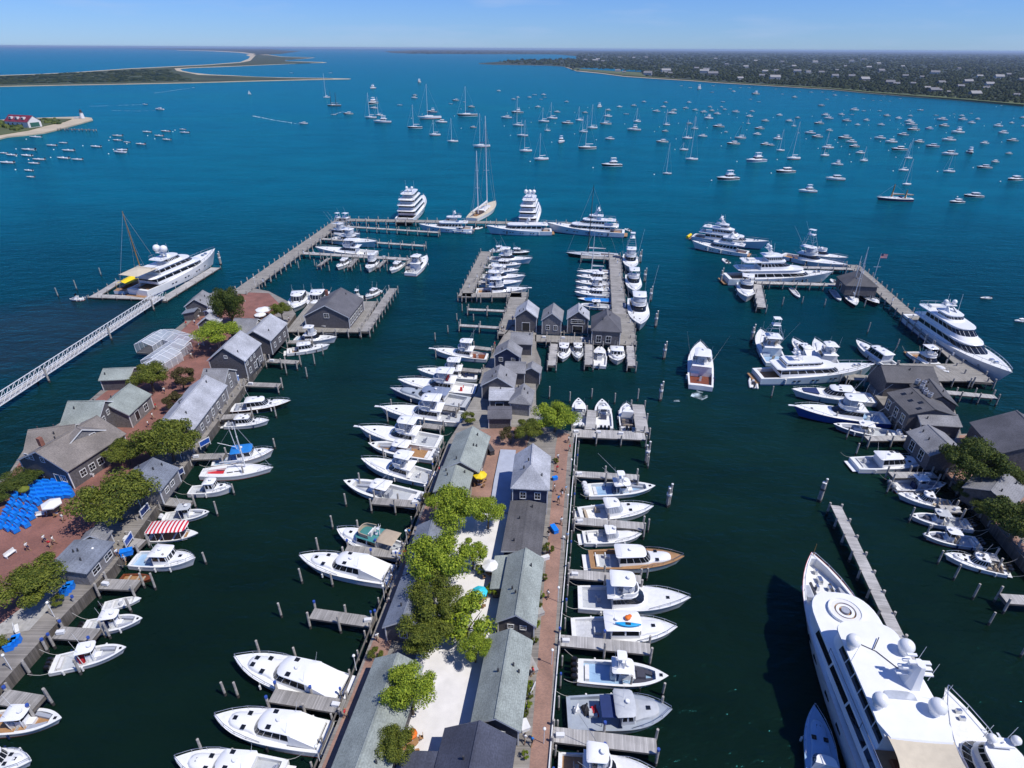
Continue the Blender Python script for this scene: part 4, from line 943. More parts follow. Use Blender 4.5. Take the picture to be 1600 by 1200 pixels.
for ri, lst in rows.items():
    lst.sort()
    for i, (x, y, s) in enumerate(lst):
        c = at(x, y + .8, 2); wid = s * c.y / FPX * .8; pale = rng.random() < .3
        hh = min(6, max(3.4, wid * .25)); o = thing('shore_house', '%s house %s, %sfrom the left' % ('pale roofed' if pale else 'grey roofed', rown[ri], ordn[i] if i else 'first '), 'house', (c.x, c.y, 1.9), rng.uniform(-.35, .2), 'houses on the wooded shore')
        dpt = min(14, wid * .6); b = MB(); b.box(-wid / 2, wid / 2, -dpt / 2, dpt / 2, 0, hh); b.build('wall', 'far_trim' if rng.random() < .45 else 'far_wall', o)
        b = MB(); e = .6
        for q in range(2):
            sg = 1 if q else -1
            b.add([(-wid / 2 - e, sg * (dpt / 2 + e), hh - .2), (wid / 2 + e, sg * (dpt / 2 + e), hh - .2), (wid / 2 + e, 0, hh + dpt * .38), (-wid / 2 - e, 0, hh + dpt * .38)], [(0, 1, 2, 3) if sg < 0 else (3, 2, 1, 0)])
        b.add([(-wid / 2, -dpt / 2, hh - .2), (-wid / 2, dpt / 2, hh - .2), (-wid / 2, 0, hh + dpt * .37)], [(0, 2, 1)]); b.add([(wid / 2, -dpt / 2, hh - .2), (wid / 2, dpt / 2, hh - .2), (wid / 2, 0, hh + dpt * .37)], [(0, 1, 2)])
        rf = b.build('roof', 'far_roof_pale' if pale else 'far_roof_grey', o)
        b = MB(); b.box(wid * .2, wid * .2 + .9, -.5, .5, hh, hh + dpt * .38 + 1.4); b.build('chimney', 'brick_chimney', rf)
        for u in (-.3, 0, .3):
            b = MB(); b.box(u * wid - .6, u * wid + .6, -dpt / 2 - .04, -dpt / 2 + .02, hh * .4, hh * .75); b.build('window', 'glass', o)

# ------------------------------------------------------------------ lighthouse point on the left
sheet('point_beach', [(-60, 222), (0, 216), (12, 213), (40, 210.5), (70, 207), (90, 202), (120, 194), (145, 187), (143, 184), (125, 182), (90, 183), (40, 184.5), (0, 187), (-60, 192)], 1.0, 'beach_sand')
sheet('point_grass', [(-60, 217), (-5, 211), (20, 207), (45, 203), (70, 196), (100, 190), (112, 185.5), (70, 184.5), (0, 188.5), (-60, 195)], 1.6, 'dune_grass', .5)
def far_house(label, c, rz, wid, dpt, hh, rh, wall, roof, name='house', cat='house'):
    o = thing(name, label, cat, c, rz); b = MB(); b.box(-wid / 2, wid / 2, -dpt / 2, dpt / 2, 0, hh)
    for sg in (-1, 1): b.add([(sg * wid / 2, -dpt / 2, hh), (sg * wid / 2, dpt / 2, hh), (sg * wid / 2, 0, hh + rh)], [(0, 1, 2) if sg > 0 else (0, 2, 1)])
    b.build('wall', wall, o); b = MB()
    for sg in (1, -1): b.add([(-wid / 2 - .5, sg * (dpt / 2 + .6), hh - .3), (wid / 2 + .5, sg * (dpt / 2 + .6), hh - .3), (wid / 2 + .5, 0, hh + rh + .1), (-wid / 2 - .5, 0, hh + rh + .1)], [(0, 1, 2, 3) if sg < 0 else (3, 2, 1, 0)])
    rf = b.build('roof', roof, o)
    return o, rf
c = at(38, 197, 2); o, rf = far_house('white station house with a dark red roof on the lighthouse point', (c.x, c.y, 1.6), R(-18), 30, 13, 5.2, 5, 'trim_white', 'roof_red', 'station_house')
for u in (-8, 0, 8):
    b = MB(); b.box(u - 1.6, u + 1.6, -5.4, -2.6, 7.0, 9.0); d = b.build('dormer', 'trim_white', rf)
    b = MB(); b.box(u - .8, u + .8, -5.46, -5.38, 7.4, 8.6); b.build('window', 'glass', d)
for u in (-11, -5, 1, 7):
    b = MB(); b.box(u - .7, u + .7, -6.58, -6.48, 1.6, 3.6); b.build('window', 'glass', o)
b = MB(); b.box(15.0, 15.08, -4.5, 4.5, .4, 4.2); b.build('boat_bay_door', 'green_hull', o)
for q in range(5): bush = at(2 + q * 8, 201 - q * 1.0, 1.6)
pb = MB()
for q in range(60):
    c = at(rng.uniform(-20, 36), rng.uniform(191, 204), 1.6); lumps(pb, c.x, c.y, 1.4, rng.uniform(2, 4), rng.uniform(1.5, 4.5), rng)
for q in range(30):
    c = at(rng.uniform(60, 95), rng.uniform(186, 193), 1.6); lumps(pb, c.x, c.y, 1.4, rng.uniform(1.5, 3), rng.uniform(1., 2), rng)
tag(pb.build('point_shrubs', 'leaf_dark'), 'dark shrubs around the red roofed station on the point', 'shrubs', kind='stuff')
c = at(129, 184.5, 1.5); o = thing('lighthouse', 'small white lighthouse with a black lantern at the tip of the point', 'lighthouse', (c.x, c.y, 1.2))
b = MB(); b.tube((0, 0, 0), (0, 0, 6), 2.3, 1.6, 12); b.build('tower', 'trim_white', o, 40)
b = MB(); b.tube((0, 0, 6), (0, 0, 6.3), 2.1, None, 12); b.tube((0, 0, 6.3), (0, 0, 8), 1.1, None, 10); b.tube((0, 0, 8), (0, 0, 9), 1.3, .1, 10); b.build('lantern', 'steel_dark', o, 40)
b = MB(); b.box(-9, -1.5, -.6, .6, 0, 1.2); b.build('footbridge', 'trim_white', o)
JT = thing('jetty', 'dark plank jetty reaching out from the station on the point', 'jetty', (0, 0, 0)); JET = True

# ------------------------------------------------------------------ piers and wharves
PILE = {}
def pile_mesh(r, top, cap):
    k = (round(r, 2), round(top, 1), cap)
    if k not in PILE:
        b = MB(); b.tube((0, 0, -2.2), (0, 0, .55), r * 1.06, None, 8, 1); b.tube((0, 0, .55), (0, 0, top), r, r * .93, 8, 0)
        if cap == 1: b.tube((0, 0, top), (0, 0, top + .10), r * 1.12, r * 1.08, 8, 2); b.tube((0, 0, top - .25), (0, 0, top), r * 1.04, None, 8, 2)
        if cap == 2: b.tube((0, 0, top), (0, 0, top + .14), r * 1.1, r * .3, 8, 2)
        PILE[k] = b.mesh('piling', ['pile_wood', 'pile_dark', 'piling_cap' if cap == 1 else 'trim_white'], 40)
    return PILE[k]
prng = random.Random(11)
def piling(x, y, top, r=.17, cap=0, parent=None):
    o = link('piling', pile_mesh(r, top, cap), parent, (x, y, 0)); o.rotation_euler = (prng.uniform(-.02, .02), prng.uniform(-.02, .02), prng.random() * 6)
    return o
def run(par, a, b, w, z=1.9, m='dock_grey', sp=4.6, ph=1.25, r=.17, cap=0, name='finger_pier', sides=(1, -1), th=.3, pm=True, skip=0.):
    """a straight length of decking on pilings, from a to b (world xy)"""
    a = Vector(a[:2]); b = Vector(b[:2]); d = (b - a); L = d.length; d.normalize(); n = Vector((-d.y, d.x)) * w / 2
    dk = slab_deck(name, [a + n * -1, b - n, b + n, a + n], z - th, z, m, 'beam_wood', par)
    mb = MB()
    k = max(1, int(L / sp))
    for i in range(k + 1):
        q = a + d * (L * i / k)
        if L * i / k < skip: continue
        mb.tube((q.x - n.x * .96, q.y - n.y * .96, z - th - .12), (q.x + n.x * .96, q.y + n.y * .96, z - th - .12), .14, None, 4)
        if pm:
            for s in sides:
                e = q + n * (1 + .13 / (w / 2)) * s; piling(e.x, e.y, z + ph * prng.uniform(.75, 1.15), r, cap if prng.random() < .6 else 0, dk)
    mb.build('cross_beam', 'beam_wood', dk)
    return dk
def wharf_body(name, label, pxs, z=2.0, m='bulkhead', cat='wharf', pile_edge=None):
    p = ccw([at(x, y, z)[:2] for x, y in pxs]); mb = MB(); n = len(p); uv = []
    for i in range(n):
        a, c = p[i], p[(i + 1) % n]; L = math.hypot(c[0] - a[0], c[1] - a[1])
        mb.add([(a[0], a[1], -2), (c[0], c[1], -2), (c[0], c[1], z), (a[0], a[1], z)], [(0, 1, 2, 3)], 0); uv += [(0, 0), (L, 0), (L, 4), (0, 4)]
    mb.add([(q[0], q[1], z) for q in p], [tuple(range(n))], 1); uv += [(q[1], q[0]) for q in p]
    mb.uv = uv
    o = mb.build(name, [m, 'boardwalk']); tag(o, label, cat)
    return o
def patch(name, pxs, z, m, par, th=.02, world=False):
    p = ccw([tuple(q) if world else at(q[0], q[1], z)[:2] for q in pxs]); mb = MB(); n = len(p)
    mb.add([(q[0], q[1], z) for q in p], [tuple(range(n))]); mb.add([(q[0], q[1], z - th) for q in p] + [(q[0], q[1], z) for q in p], [(k, (k + 1) % n, n + (k + 1) % n, n + k) for k in range(n)])
    mb.uv = [(mb.v[i][1], mb.v[i][0]) for f in mb.f for i in f]
    return mb.build(name, m, par)
P2 = lambda x, y: at(x, y, 2.0)[:2]

run(JT, at(92, 201, 1.6), at(148, 203, 1.6), 3.0, 1.6, m='bulkhead', name='deck', sp=7, ph=.8, r=.3)
# left wharf: brick plaza with a boardwalk along the boats
LW = wharf_body('brick_plaza_wharf', 'wide brick paved wharf with a plank boardwalk along its boat side', [(-60, 1120), (0, 1070), (110, 950), (175, 887), (240, 797), (305, 706), (375, 612), (400, 575), (450, 507), (462, 490), (448, 470), (420, 455), (395, 450), (362, 452), (318, 460), (296, 482), (288, 503), (266, 520), (250, 548), (205, 585), (162, 606), (108, 652), (45, 690), (10, 745), (-90, 800), (-110, 1120)])
patch('brick_paving', [(-80, 1010), (0, 985), (60, 925), (110, 870), (150, 820), (190, 770), (230, 720), (280, 660), (320, 615), (350, 580), (385, 545), (420, 505), (440, 478), (420, 458), (365, 456), (330, 470), (300, 500), (270, 530), (255, 552), (205, 590), (165, 612), (110, 655), (50, 695), (12, 748), (-85, 803)], 2.006, 'brick_paving', LW)
patch('stone_apron', [(-20, 1000), (10, 990), (45, 985), (88, 938), (110, 900), (95, 898), (60, 930), (0, 975)], 2.012, 'stone', LW)
def pxrun(par, a, b, w, z=1.9, **k): return run(par, at(a[0], a[1], z), at(b[0], b[1], z), w, z, **k)
# pilings and rail along the boat edge
e0, e1 = Vector((-61.2, 42)), Vector((-62.8, 152))
for k in range(34):
    q = e0.lerp(e1, k / 33); piling(q.x + .25, q.y, 2.7 + prng.uniform(-.2, .3), .19, 1 if k < 9 and k % 2 else 0, LW)
for a, b_ in [((0, 1088), (60, 1098)), ((88, 988), (150, 992)), ((158, 912), (214, 914)), ((196, 846), (222, 850)), ((255, 782), (296, 788)), ((300, 714), (350, 712)), ((345, 652), (392, 648)), ((385, 600), (437, 602)), ((418, 563), (466, 566)), ((450, 534), (486, 534))]:
    pxrun(LW, a, b_, 1.9, 1.8, cap=1 if a[1] > 980 else 0, sp=4.0, ph=1.2)
# restaurant platform
RP = thing('restaurant_pier', 'plank platform on pilings under the dark roofed waterside restaurant', 'pier', (0, 0, 0))
run(RP, (-62, 162), (-41.5, 162), 23, 2.0, m='dock_tan', name='deck', sp=3.0, ph=.9)
run(RP, (-40.6, 151), (-38.6, 185), 2.6, 1.99, m='dock_grey', name='deck', sp=3.2, ph=1.0)
# long pier and its head
LP = thing('long_pier', 'long plank pier running out from the brick wharf to the yachts', 'pier', (0, 0, 0))
run(LP, (-86.5, 179), (-77, 276), 5.6, 2.1, m='dock_tan', name='deck', sp=4.0, ph=1.1, r=.22)
run(LP, (-79, 273), (46, 267), 4.2, 2.1, m='dock_tan', name='pier_head', sp=4.4, ph=1.1, r=.22)
pxrun(LP, (528, 353), (686, 363), 2.0, 2.0, m='dock_pale', sp=4.5, ph=1.4)
pxrun(LP, (503, 373), (664, 384), 2.0, 2.0, m='dock_pale', sp=4.5, ph=1.4)
pxrun(LP, (470, 395), (640, 405), 2.8, 2.0, m='dock_pale', sp=4.2, ph=1.2)
for a, b_ in [((514, 403), (498, 415)), ((557, 404), (546, 417)), ((602, 406), (590, 418)), ((640, 405), (637, 420))]: pxrun(LP, a, b_, 1.3, 1.8, sp=3.0, ph=1.3, r=.14)
for px, py in [(300, 455), (346, 440), (378, 425), (429, 404), (432, 386), (446, 374), (470, 366)]: pass
# centre wharf
CW = wharf_body('cottage_wharf', 'narrow wharf lined with shingled cottages between two brick boardwalks', [(478, 1245), (560, 1050), (610, 920), (680, 740), (700, 690), (722, 656), (742, 628), (747, 602), (755, 578), (770, 552), (788, 522), (800, 508), (838, 512), (838, 545), (845, 562), (846, 582), (836, 604), (832, 640), (840, 664), (893, 674), (897, 682), (893, 722), (880, 902), (858, 1245)])
patch('left_walk', [(486, 1240), (564, 1050), (614, 920), (684, 740), (700, 698), (714, 700), (700, 740), (640, 920), (596, 1050), (526, 1240)], 2.006, 'brick_walk', CW)
patch('right_walk', [(824, 1240), (846, 960), (860, 800), (868, 700), (872, 676), (890, 678), (886, 722), (873, 902), (853, 1240)], 2.006, 'brick_walk', CW)
patch('shell_court', [(600, 1240), (640, 1060), (690, 890), (720, 800), (800, 800), (790, 900), (770, 1010), (735, 1140), (720, 1240)], 2.008, 'shell_ground', CW)
patch('cottage_court', [(735, 672), (830, 665), (815, 740), (795, 790), (735, 790), (740, 740), (760, 690)], 2.009, 'brick_walk', CW)
patch('painted_deck', [(782, 702), (806, 703), (800, 760), (797, 800), (764, 800), (772, 750)], 2.35, 'paint_deck', CW, .35)
patch('plank_end', [(720, 656), (745, 612), (760, 580), (775, 552), (790, 522), (800, 510), (836, 514), (838, 660), (760, 668)], 2.007, 'dock_tan', CW)
for (xa, ya), (xb, yb), n, cp in [((-21.6, 34), (-13.2, 98), 24, 1), ((4.4, 36), (13.3, 101), 24, 1)]:
    for k in range(n):
        f = k / (n - 1); s = -.3 if xa < -10 else .3; piling(xa + (xb - xa) * f + s, ya + (yb - ya) * f, 2.55 + prng.uniform(-.2, .3) + (.4 if k % 4 == 0 else 0), .13, cp if k % 4 == 0 else 0, CW)
b = MB(); b.tube((4.15, 36, 2.25), (13.1, 101, 2.25), .09, None, 4); b.build('kerb_rail', 'trim_white', CW)
b = MB(); b.tube((-21.4, 34, 2.15), (-13.1, 98, 2.15), .12, None, 4); b.build('kerb_beam', 'beam_wood', CW)
for a, b_ in [((583, 972), (487, 958)), ((537, 1104), (425, 1086)), ((628, 866), (540, 858)), ((657, 788), (582, 782)), ((690, 668), (660, 664)), ((715, 640), (690, 636)), ((770, 546), (738, 542)), ((754, 580), (720, 577))]:
    pxrun(CW, a, b_, 1.75, 1.9, m='dock_grey', cap=1 if a[1] > 800 else 0, sp=4.2, ph=1.3)
for a, b_ in [((897, 740), (996, 746)), ((897, 813), (1006, 822)), ((888, 896), (1002, 906)), ((874, 1000), (1016, 1014)), ((864, 1147), (1026, 1166))]:
    pxrun(CW, a, b_, 1.75, 1.9, m='dock_pale', cap=1 if a[1] > 980 else 0, sp=4.2, ph=1.4)
pxrun(CW, (893, 676), (1008, 681), 3.0, 1.9, m='dock_pale', sp=4.2, ph=1.2)
for a, b_ in [((922, 672), (925, 641)), ((1004, 676), (997, 632))]: pxrun(CW, a, b_, 2.6 if a[0] > 950 else 2.0, 1.9, m='dock_pale', sp=4.0, ph=1.2)
pxrun(CW, (840, 668), (845, 640), 1.6, 1.9, m='dock_pale', sp=4.0)
# outer docks beyond the cottages
OD = thing('slip_dock', 'hooked plank dock holding a row of white motorboats', 'pier', (0, 0, 0))
run(OD, at(793, 522, 2), at(812, 456, 2), 5.2, 2.0, m='dock_tan', name='deck', sp=4, ph=1.0)
run(OD, at(815, 461, 2), at(722, 461, 2), 3.6, 2.0, m='dock_tan', name='deck', sp=4, ph=1.0)
run(OD, at(726, 463, 2), at(760, 393, 2), 4.2, 2.0, m='dock_tan', name='deck', sp=4, ph=1.0)
for a, b_ in [((792, 486), (731, 483)), ((781, 512), (718, 508)), ((752, 417), (768, 418)), ((742, 440), (760, 441))]: pxrun(OD, a, b_, 1.5, 1.9, m='dock_pale', sp=4.2, ph=1.3)
SD = thing('shed_dock', 'plank dock on pilings carrying four boat sheds', 'pier', (0, 0, 0))
run(SD, at(832, 528, 2), at(986, 534, 2), 4.2, 2.0, m='dock_tan', name='deck', sp=3.6, ph=1.0)
run(SD, at(800, 514, 2), at(960, 514, 2), 5.0, 1.996, m='dock_tan', name='deck', sp=4.5, ph=.6)
run(SD, at(974, 538, 2), at(972, 490, 2), 6.4, 2.01, m='dock_tan', name='deck', sp=4, ph=1.0)
run(SD, at(968, 495, 2), at(960, 398, 2), 4.0, 1.99, m='dock_grey', name='deck', sp=4, ph=1.0)
run(SD, at(962, 404, 2), at(908, 401, 2), 3.2, 1.98, m='dock_grey', name='deck', sp=4, ph=1.0)
for a, b_ in [((866, 537), (862, 571)), ((920, 538), (920, 570)), ((984, 538), (987, 572))]: pxrun(SD, a, b_, 1.9, 1.85, m='dock_pale', sp=3.4, ph=1.2)
# right wharf
RW = wharf_body('clubhouse_wharf', 'tree shaded wharf with dark roofed clubhouses on the right', [(1640, 915), (1600, 872), (1530, 790), (1470, 725), (1420, 680), (1385, 640), (1358, 606), (1362, 592), (1375, 588), (1470, 598), (1492, 640), (1502, 678), (1548, 676), (1556, 650), (1700, 640), (1800, 915)])
patch('brick_patio', [(1500, 680), (1546, 678), (1600, 740), (1600, 800), (1560, 800), (1480, 720)], 2.006, 'brick_walk', RW)
patch('brick_path', [(1475, 740), (1500, 735), (1600, 850), (1620, 870), (1600, 868)], 2.01, 'brick_walk', RW)
for k in range(22):
    f = k / 21; piling(80.7 - .9 * f - .25, 108 - 44 * f, 3.0 + prng.uniform(-.2, .5), .18, 0, RW)
b = MB(); b.tube((80.4, 110, 2.2), (79.2, 64, 2.2), .12, None, 4); b.build('kerb_beam', 'dock_pale', RW)
for a, b_ in [((1425, 684), (1354, 685)), ((1462, 742), (1392, 742)), ((1500, 796), (1470, 794)), ((1560, 872), (1530, 866)), ((1640, 940), (1568, 935))]: pxrun(RW, a, b_, 1.8, 1.9, m='dock_pale', sp=4.0, ph=1.2)
RPr = thing('yacht_pier', 'long plank pier leading past the large yachts on the right', 'pier', (0, 0, 0))
run(RPr, (111, 124), (123.5, 212), 4.4, 2.0, m='dock_tan', name='deck', sp=4, ph=1.1, r=.2)
run(RPr, (96, 129), (112, 129), 9, 1.99, m='dock_tan', name='deck', sp=4, ph=1.0)
run(RPr, at(1348, 446, 2), at(1180, 441, 2), 2.6, 1.98, m='dock_pale', name='deck', sp=4.2, ph=1.2)
run(RPr, at(1183, 444, 2), at(1190, 480, 2), 2.6, 1.97, m='dock_pale', name='deck', sp=4.0, ph=1.2)
run(RPr, at(1340, 420, 2), at(1160, 415, 2), 2.6, 1.98, m='dock_pale', name='deck', sp=4.2, ph=1.2)
pxrun(RPr, (1470, 612), (1556, 620), 1.9, 1.9, m='dock_pale', sp=3.6, ph=1.2)
pxrun(RPr, (1320, 588), (1376, 592), 3.0, 1.9, m='dock_tan', sp=3.6, ph=1.2)
LN = thing('lone_pier', 'narrow weathered plank pier standing alone beside the huge white yacht', 'pier', (0, 0, 0))
run(LN, (55.6, 80), (51, 50), 1.7, 1.9, m='dock_pale', name='deck', sp=3.6, ph=.5, r=.2)
# floating dock and truss gangway on the left
FD = thing('floating_dock', 'pale angular floating dock around the yacht on the left', 'dock', (0, 0, 0))
run(FD, at(252, 470, .7), at(337, 418, .7), 3.4, .7, m='dock_pale', name='deck', sp=5, ph=.7, r=.12)
run(FD, at(254, 466, .7), at(142, 462, .7), 2.8, .69, m='dock_pale', name='deck', sp=4, ph=.7, r=.12)
run(FD, at(146, 464, .7), at(188, 438, .7), 2.6, .68, m='dock_pale', name='deck', sp=5, ph=.7, r=.12)
a, b_ = at(-60, 668, 1.8), at(252, 463, 1.8); d = (b_ - a); L = d.length; d.normalize(); nn = Vector((-d.y, d.x, 0))
GW = thing('truss_gangway', 'long white lattice truss gangway leading to the floating dock', 'gangway', (0, 0, 0))
slab_deck('walkway', [a - nn * 1.0, b_ - nn * 1.0, b_ + nn * 1.0, a + nn * 1.0], 1.55, 1.75, 'dock_pale', 'alu', GW)
for s in (1, -1):
    mb = MB(); k = int(L / 1.6); o1 = nn * 1.05 * s
    mb.tube(a + o1 + Vector((0, 0, -.1)), b_ + o1 + Vector((0, 0, -.1)), .1, None, 4); mb.tube(a + o1 + Vector((0, 0, 1.5)), b_ + o1 + Vector((0, 0, 1.5)), .1, None, 4)
    for i in range(k):
        p0, p1 = a + d * (L * i / k) + o1, a + d * (L * (i + 1) / k) + o1
        mb.tube(p0 + Vector((0, 0, -.1)), p0 + Vector((0, 0, 1.5)), .055, None, 4); mb.tube(p0 + Vector((0, 0, -.1)), p1 + Vector((0, 0, 1.5)), .055, None, 4)
    mb.build('truss_side', 'lattice_white', GW)
for f in (.3, .62, .9):
    q = a + d * L * f
    for s in (1, -1): piling(q.x + nn.x * 1.5 * s, q.y + nn.y * 1.5 * s, 2.6 + (1.2 if s < 0 else 0), .22, 0, GW)

# pilings standing free in the water
def rank_of(i): return ['first', 'second', 'third', 'fourth', 'fifth', 'sixth', 'seventh', 'eighth', 'ninth', 'tenth', 'eleventh', 'twelfth', 'thirteenth', 'fourteenth', 'fifteenth', 'sixteenth', 'seventeenth', 'eighteenth', 'nineteenth', 'twentieth'][i]
free = [(83, 1100, 0), (126, 1052, 0), (172, 996, 0), (205, 955, 0), (243, 920, 0), (262, 888, 0), (322, 880, 0), (340, 805, 0), (366, 772, 0), (382, 745, 0), (430, 700, 0), (432, 652, 0), (448, 585, 0), (480, 590, 0), (492, 570, 0), (505, 555, 0),
        (406, 1022, 0), (463, 1030, 0), (440, 963, 0), (472, 910, 0), (520, 915, 0), (498, 862, 0), (520, 825, 0), (560, 830, 0), (541, 790, 0), (563, 760, 0), (580, 700, 0), (612, 640, 0), (606, 660, 0), (600, 720, 0), (352, 1085, 0), (372, 1088, 0), (370, 1190, 0), (318, 1180, 0),
        (681, 560, 0), (714, 501, 0), (722, 487, 0), (728, 474, 0), (740, 502, 0), (751, 474, 0), (700, 520, 0), (680, 532, 0),
        (1035, 1085, 0), (1032, 1110, 0), (985, 1075, 0), (1010, 905, 0), (1012, 830, 0), (1012, 730, 0), (1010, 725, 0), (858, 622, 0), (890, 628, 0), (924, 622, 0), (960, 630, 0), (996, 625, 0),
        (1322, 685, 0), (1337, 710, 0), (1385, 770, 0), (1420, 815, 0), (1445, 842, 0), (1465, 880, 0), (1490, 905, 0), (1520, 935, 0), (1545, 975, 0), (1595, 1025, 0), (1205, 620, 0), (1304, 660, 0), (1222, 477, 0), (1253, 474, 0), (1288, 478, 0), (1310, 600, 0), (1400, 545, 0), (1180, 465, 0), (1330, 640, 0), (1350, 480, 0), (1355, 520, 0), (1400, 580, 0), (120, 452, 0), (91, 463, 0), (158, 430, 0), (404, 442, 0), (410, 450, 0), (385, 480, 0), (424, 440, 0), (467, 420, 0), (492, 416, 0), (515, 424, 0), (538, 425, 0), (564, 424, 0), (605, 424, 0)]
ngrp = {}
for px, py, s in free:
    g = 'left basin' if px < 300 else 'basin west of the cottages' if px < 660 and py > 480 else 'long pier slips' if px < 660 else 'slip dock' if px < 760 else 'cottage slips' if px < 1150 else 'clubhouse slips'
    c = at(px, py, .2); o = piling(c.x, c.y, 2.7 + prng.uniform(-.3, .7), .16, 0); ngrp.setdefault(g, []).append((py, px, o))
for g, lst in ngrp.items():
    lst.sort(key=lambda t: (-t[0], t[1]))
    for i, (_, _, o) in enumerate(lst):
        tag(o, 'wooden mooring piling in the %s, %s counting up the picture' % (g, ['%dth' % (i + 1), '1st', '2nd', '3rd'][i + 1 if i < 3 else 0] ), 'piling', 'mooring pilings standing in the water')
dn = ['beside the nearest row of cottage slips', 'by the brick wharf corner', 'off the docked center consoles', 'beyond the moving sportfisher', 'off the shed dock corner', 'off the upper shed dock', 'next to the lined up sportfishers', 'off the farthest docked sportfisher', 'at the tip of the lone pier', 'below the swim platform of the striped yacht', 'by the tower boat of the clubhouse slips', 'at the bow end of the floating dock']
for i, (px, py, nb) in enumerate([(1043, 790, 3), (1010, 722, 2), (1031, 625, 3), (1037, 560, 3), (1024, 510, 3), (1016, 470, 2), (1007, 440, 2), (1000, 410, 2), (1280, 782, 4), (1126, 440, 3), (1174, 532, 3), (345, 413, 4)]):
    c = at(px, py, .2); o = thing('dolphin_piles', 'bundle of tall lashed pilings ' + dn[i], 'pilings', (c.x, c.y, 0), 0, 'lashed piling bundles')
    for k in range(nb): a_ = k * 6.283 / nb; link('piling', pile_mesh(.2, 4.2 if k else 5.0, 2), o, (.24 * math.cos(a_), .24 * math.sin(a_), 0))
    b = MB(); b.tube((0, 0, 2.6), (0, 0, 3.0), .48, None, 8); b.build('lashing', 'white_metal' if i != 8 else 'steel_dark', o)
# ------------------------------------------------------------------ buildings
WIN = {}
def window(par, pos, rz, w, h, door=False, m_pane='glass', frame='trim_white'):
    """a framed opening: local x along the wall, -y outwards"""
    k = (round(w, 2), round(h, 2), door, m_pane, frame)
    if k not in WIN:
        f = MB(); t = .11
        f.box(-w / 2 - t, -w / 2, -.07, .02, -h / 2 - t, h / 2 + t); f.box(w / 2, w / 2 + t, -.07, .02, -h / 2 - t, h / 2 + t)
        f.box(-w / 2, w / 2, -.07, .02, h / 2, h / 2 + t)
        if not door: f.box(-w / 2, w / 2, -.1, .02, -h / 2 - t, -h / 2); f.box(-.025, .025, -.05, .01, -h / 2, h / 2); f.box(-w / 2, w / 2, -.048, .008, -.03, .03)
        p = MB(); p.box(-w / 2, w / 2, -.03, .0, -h / 2, h / 2)
        WIN[k] = (f.mesh('window_frame', frame), p.mesh('pane', m_pane))
    o = link('door' if door else 'window', WIN[k][0], par, pos); o.rotation_euler = (0, 0, rz)
    link('door_panel' if door else 'pane', WIN[k][1], o)
    return o
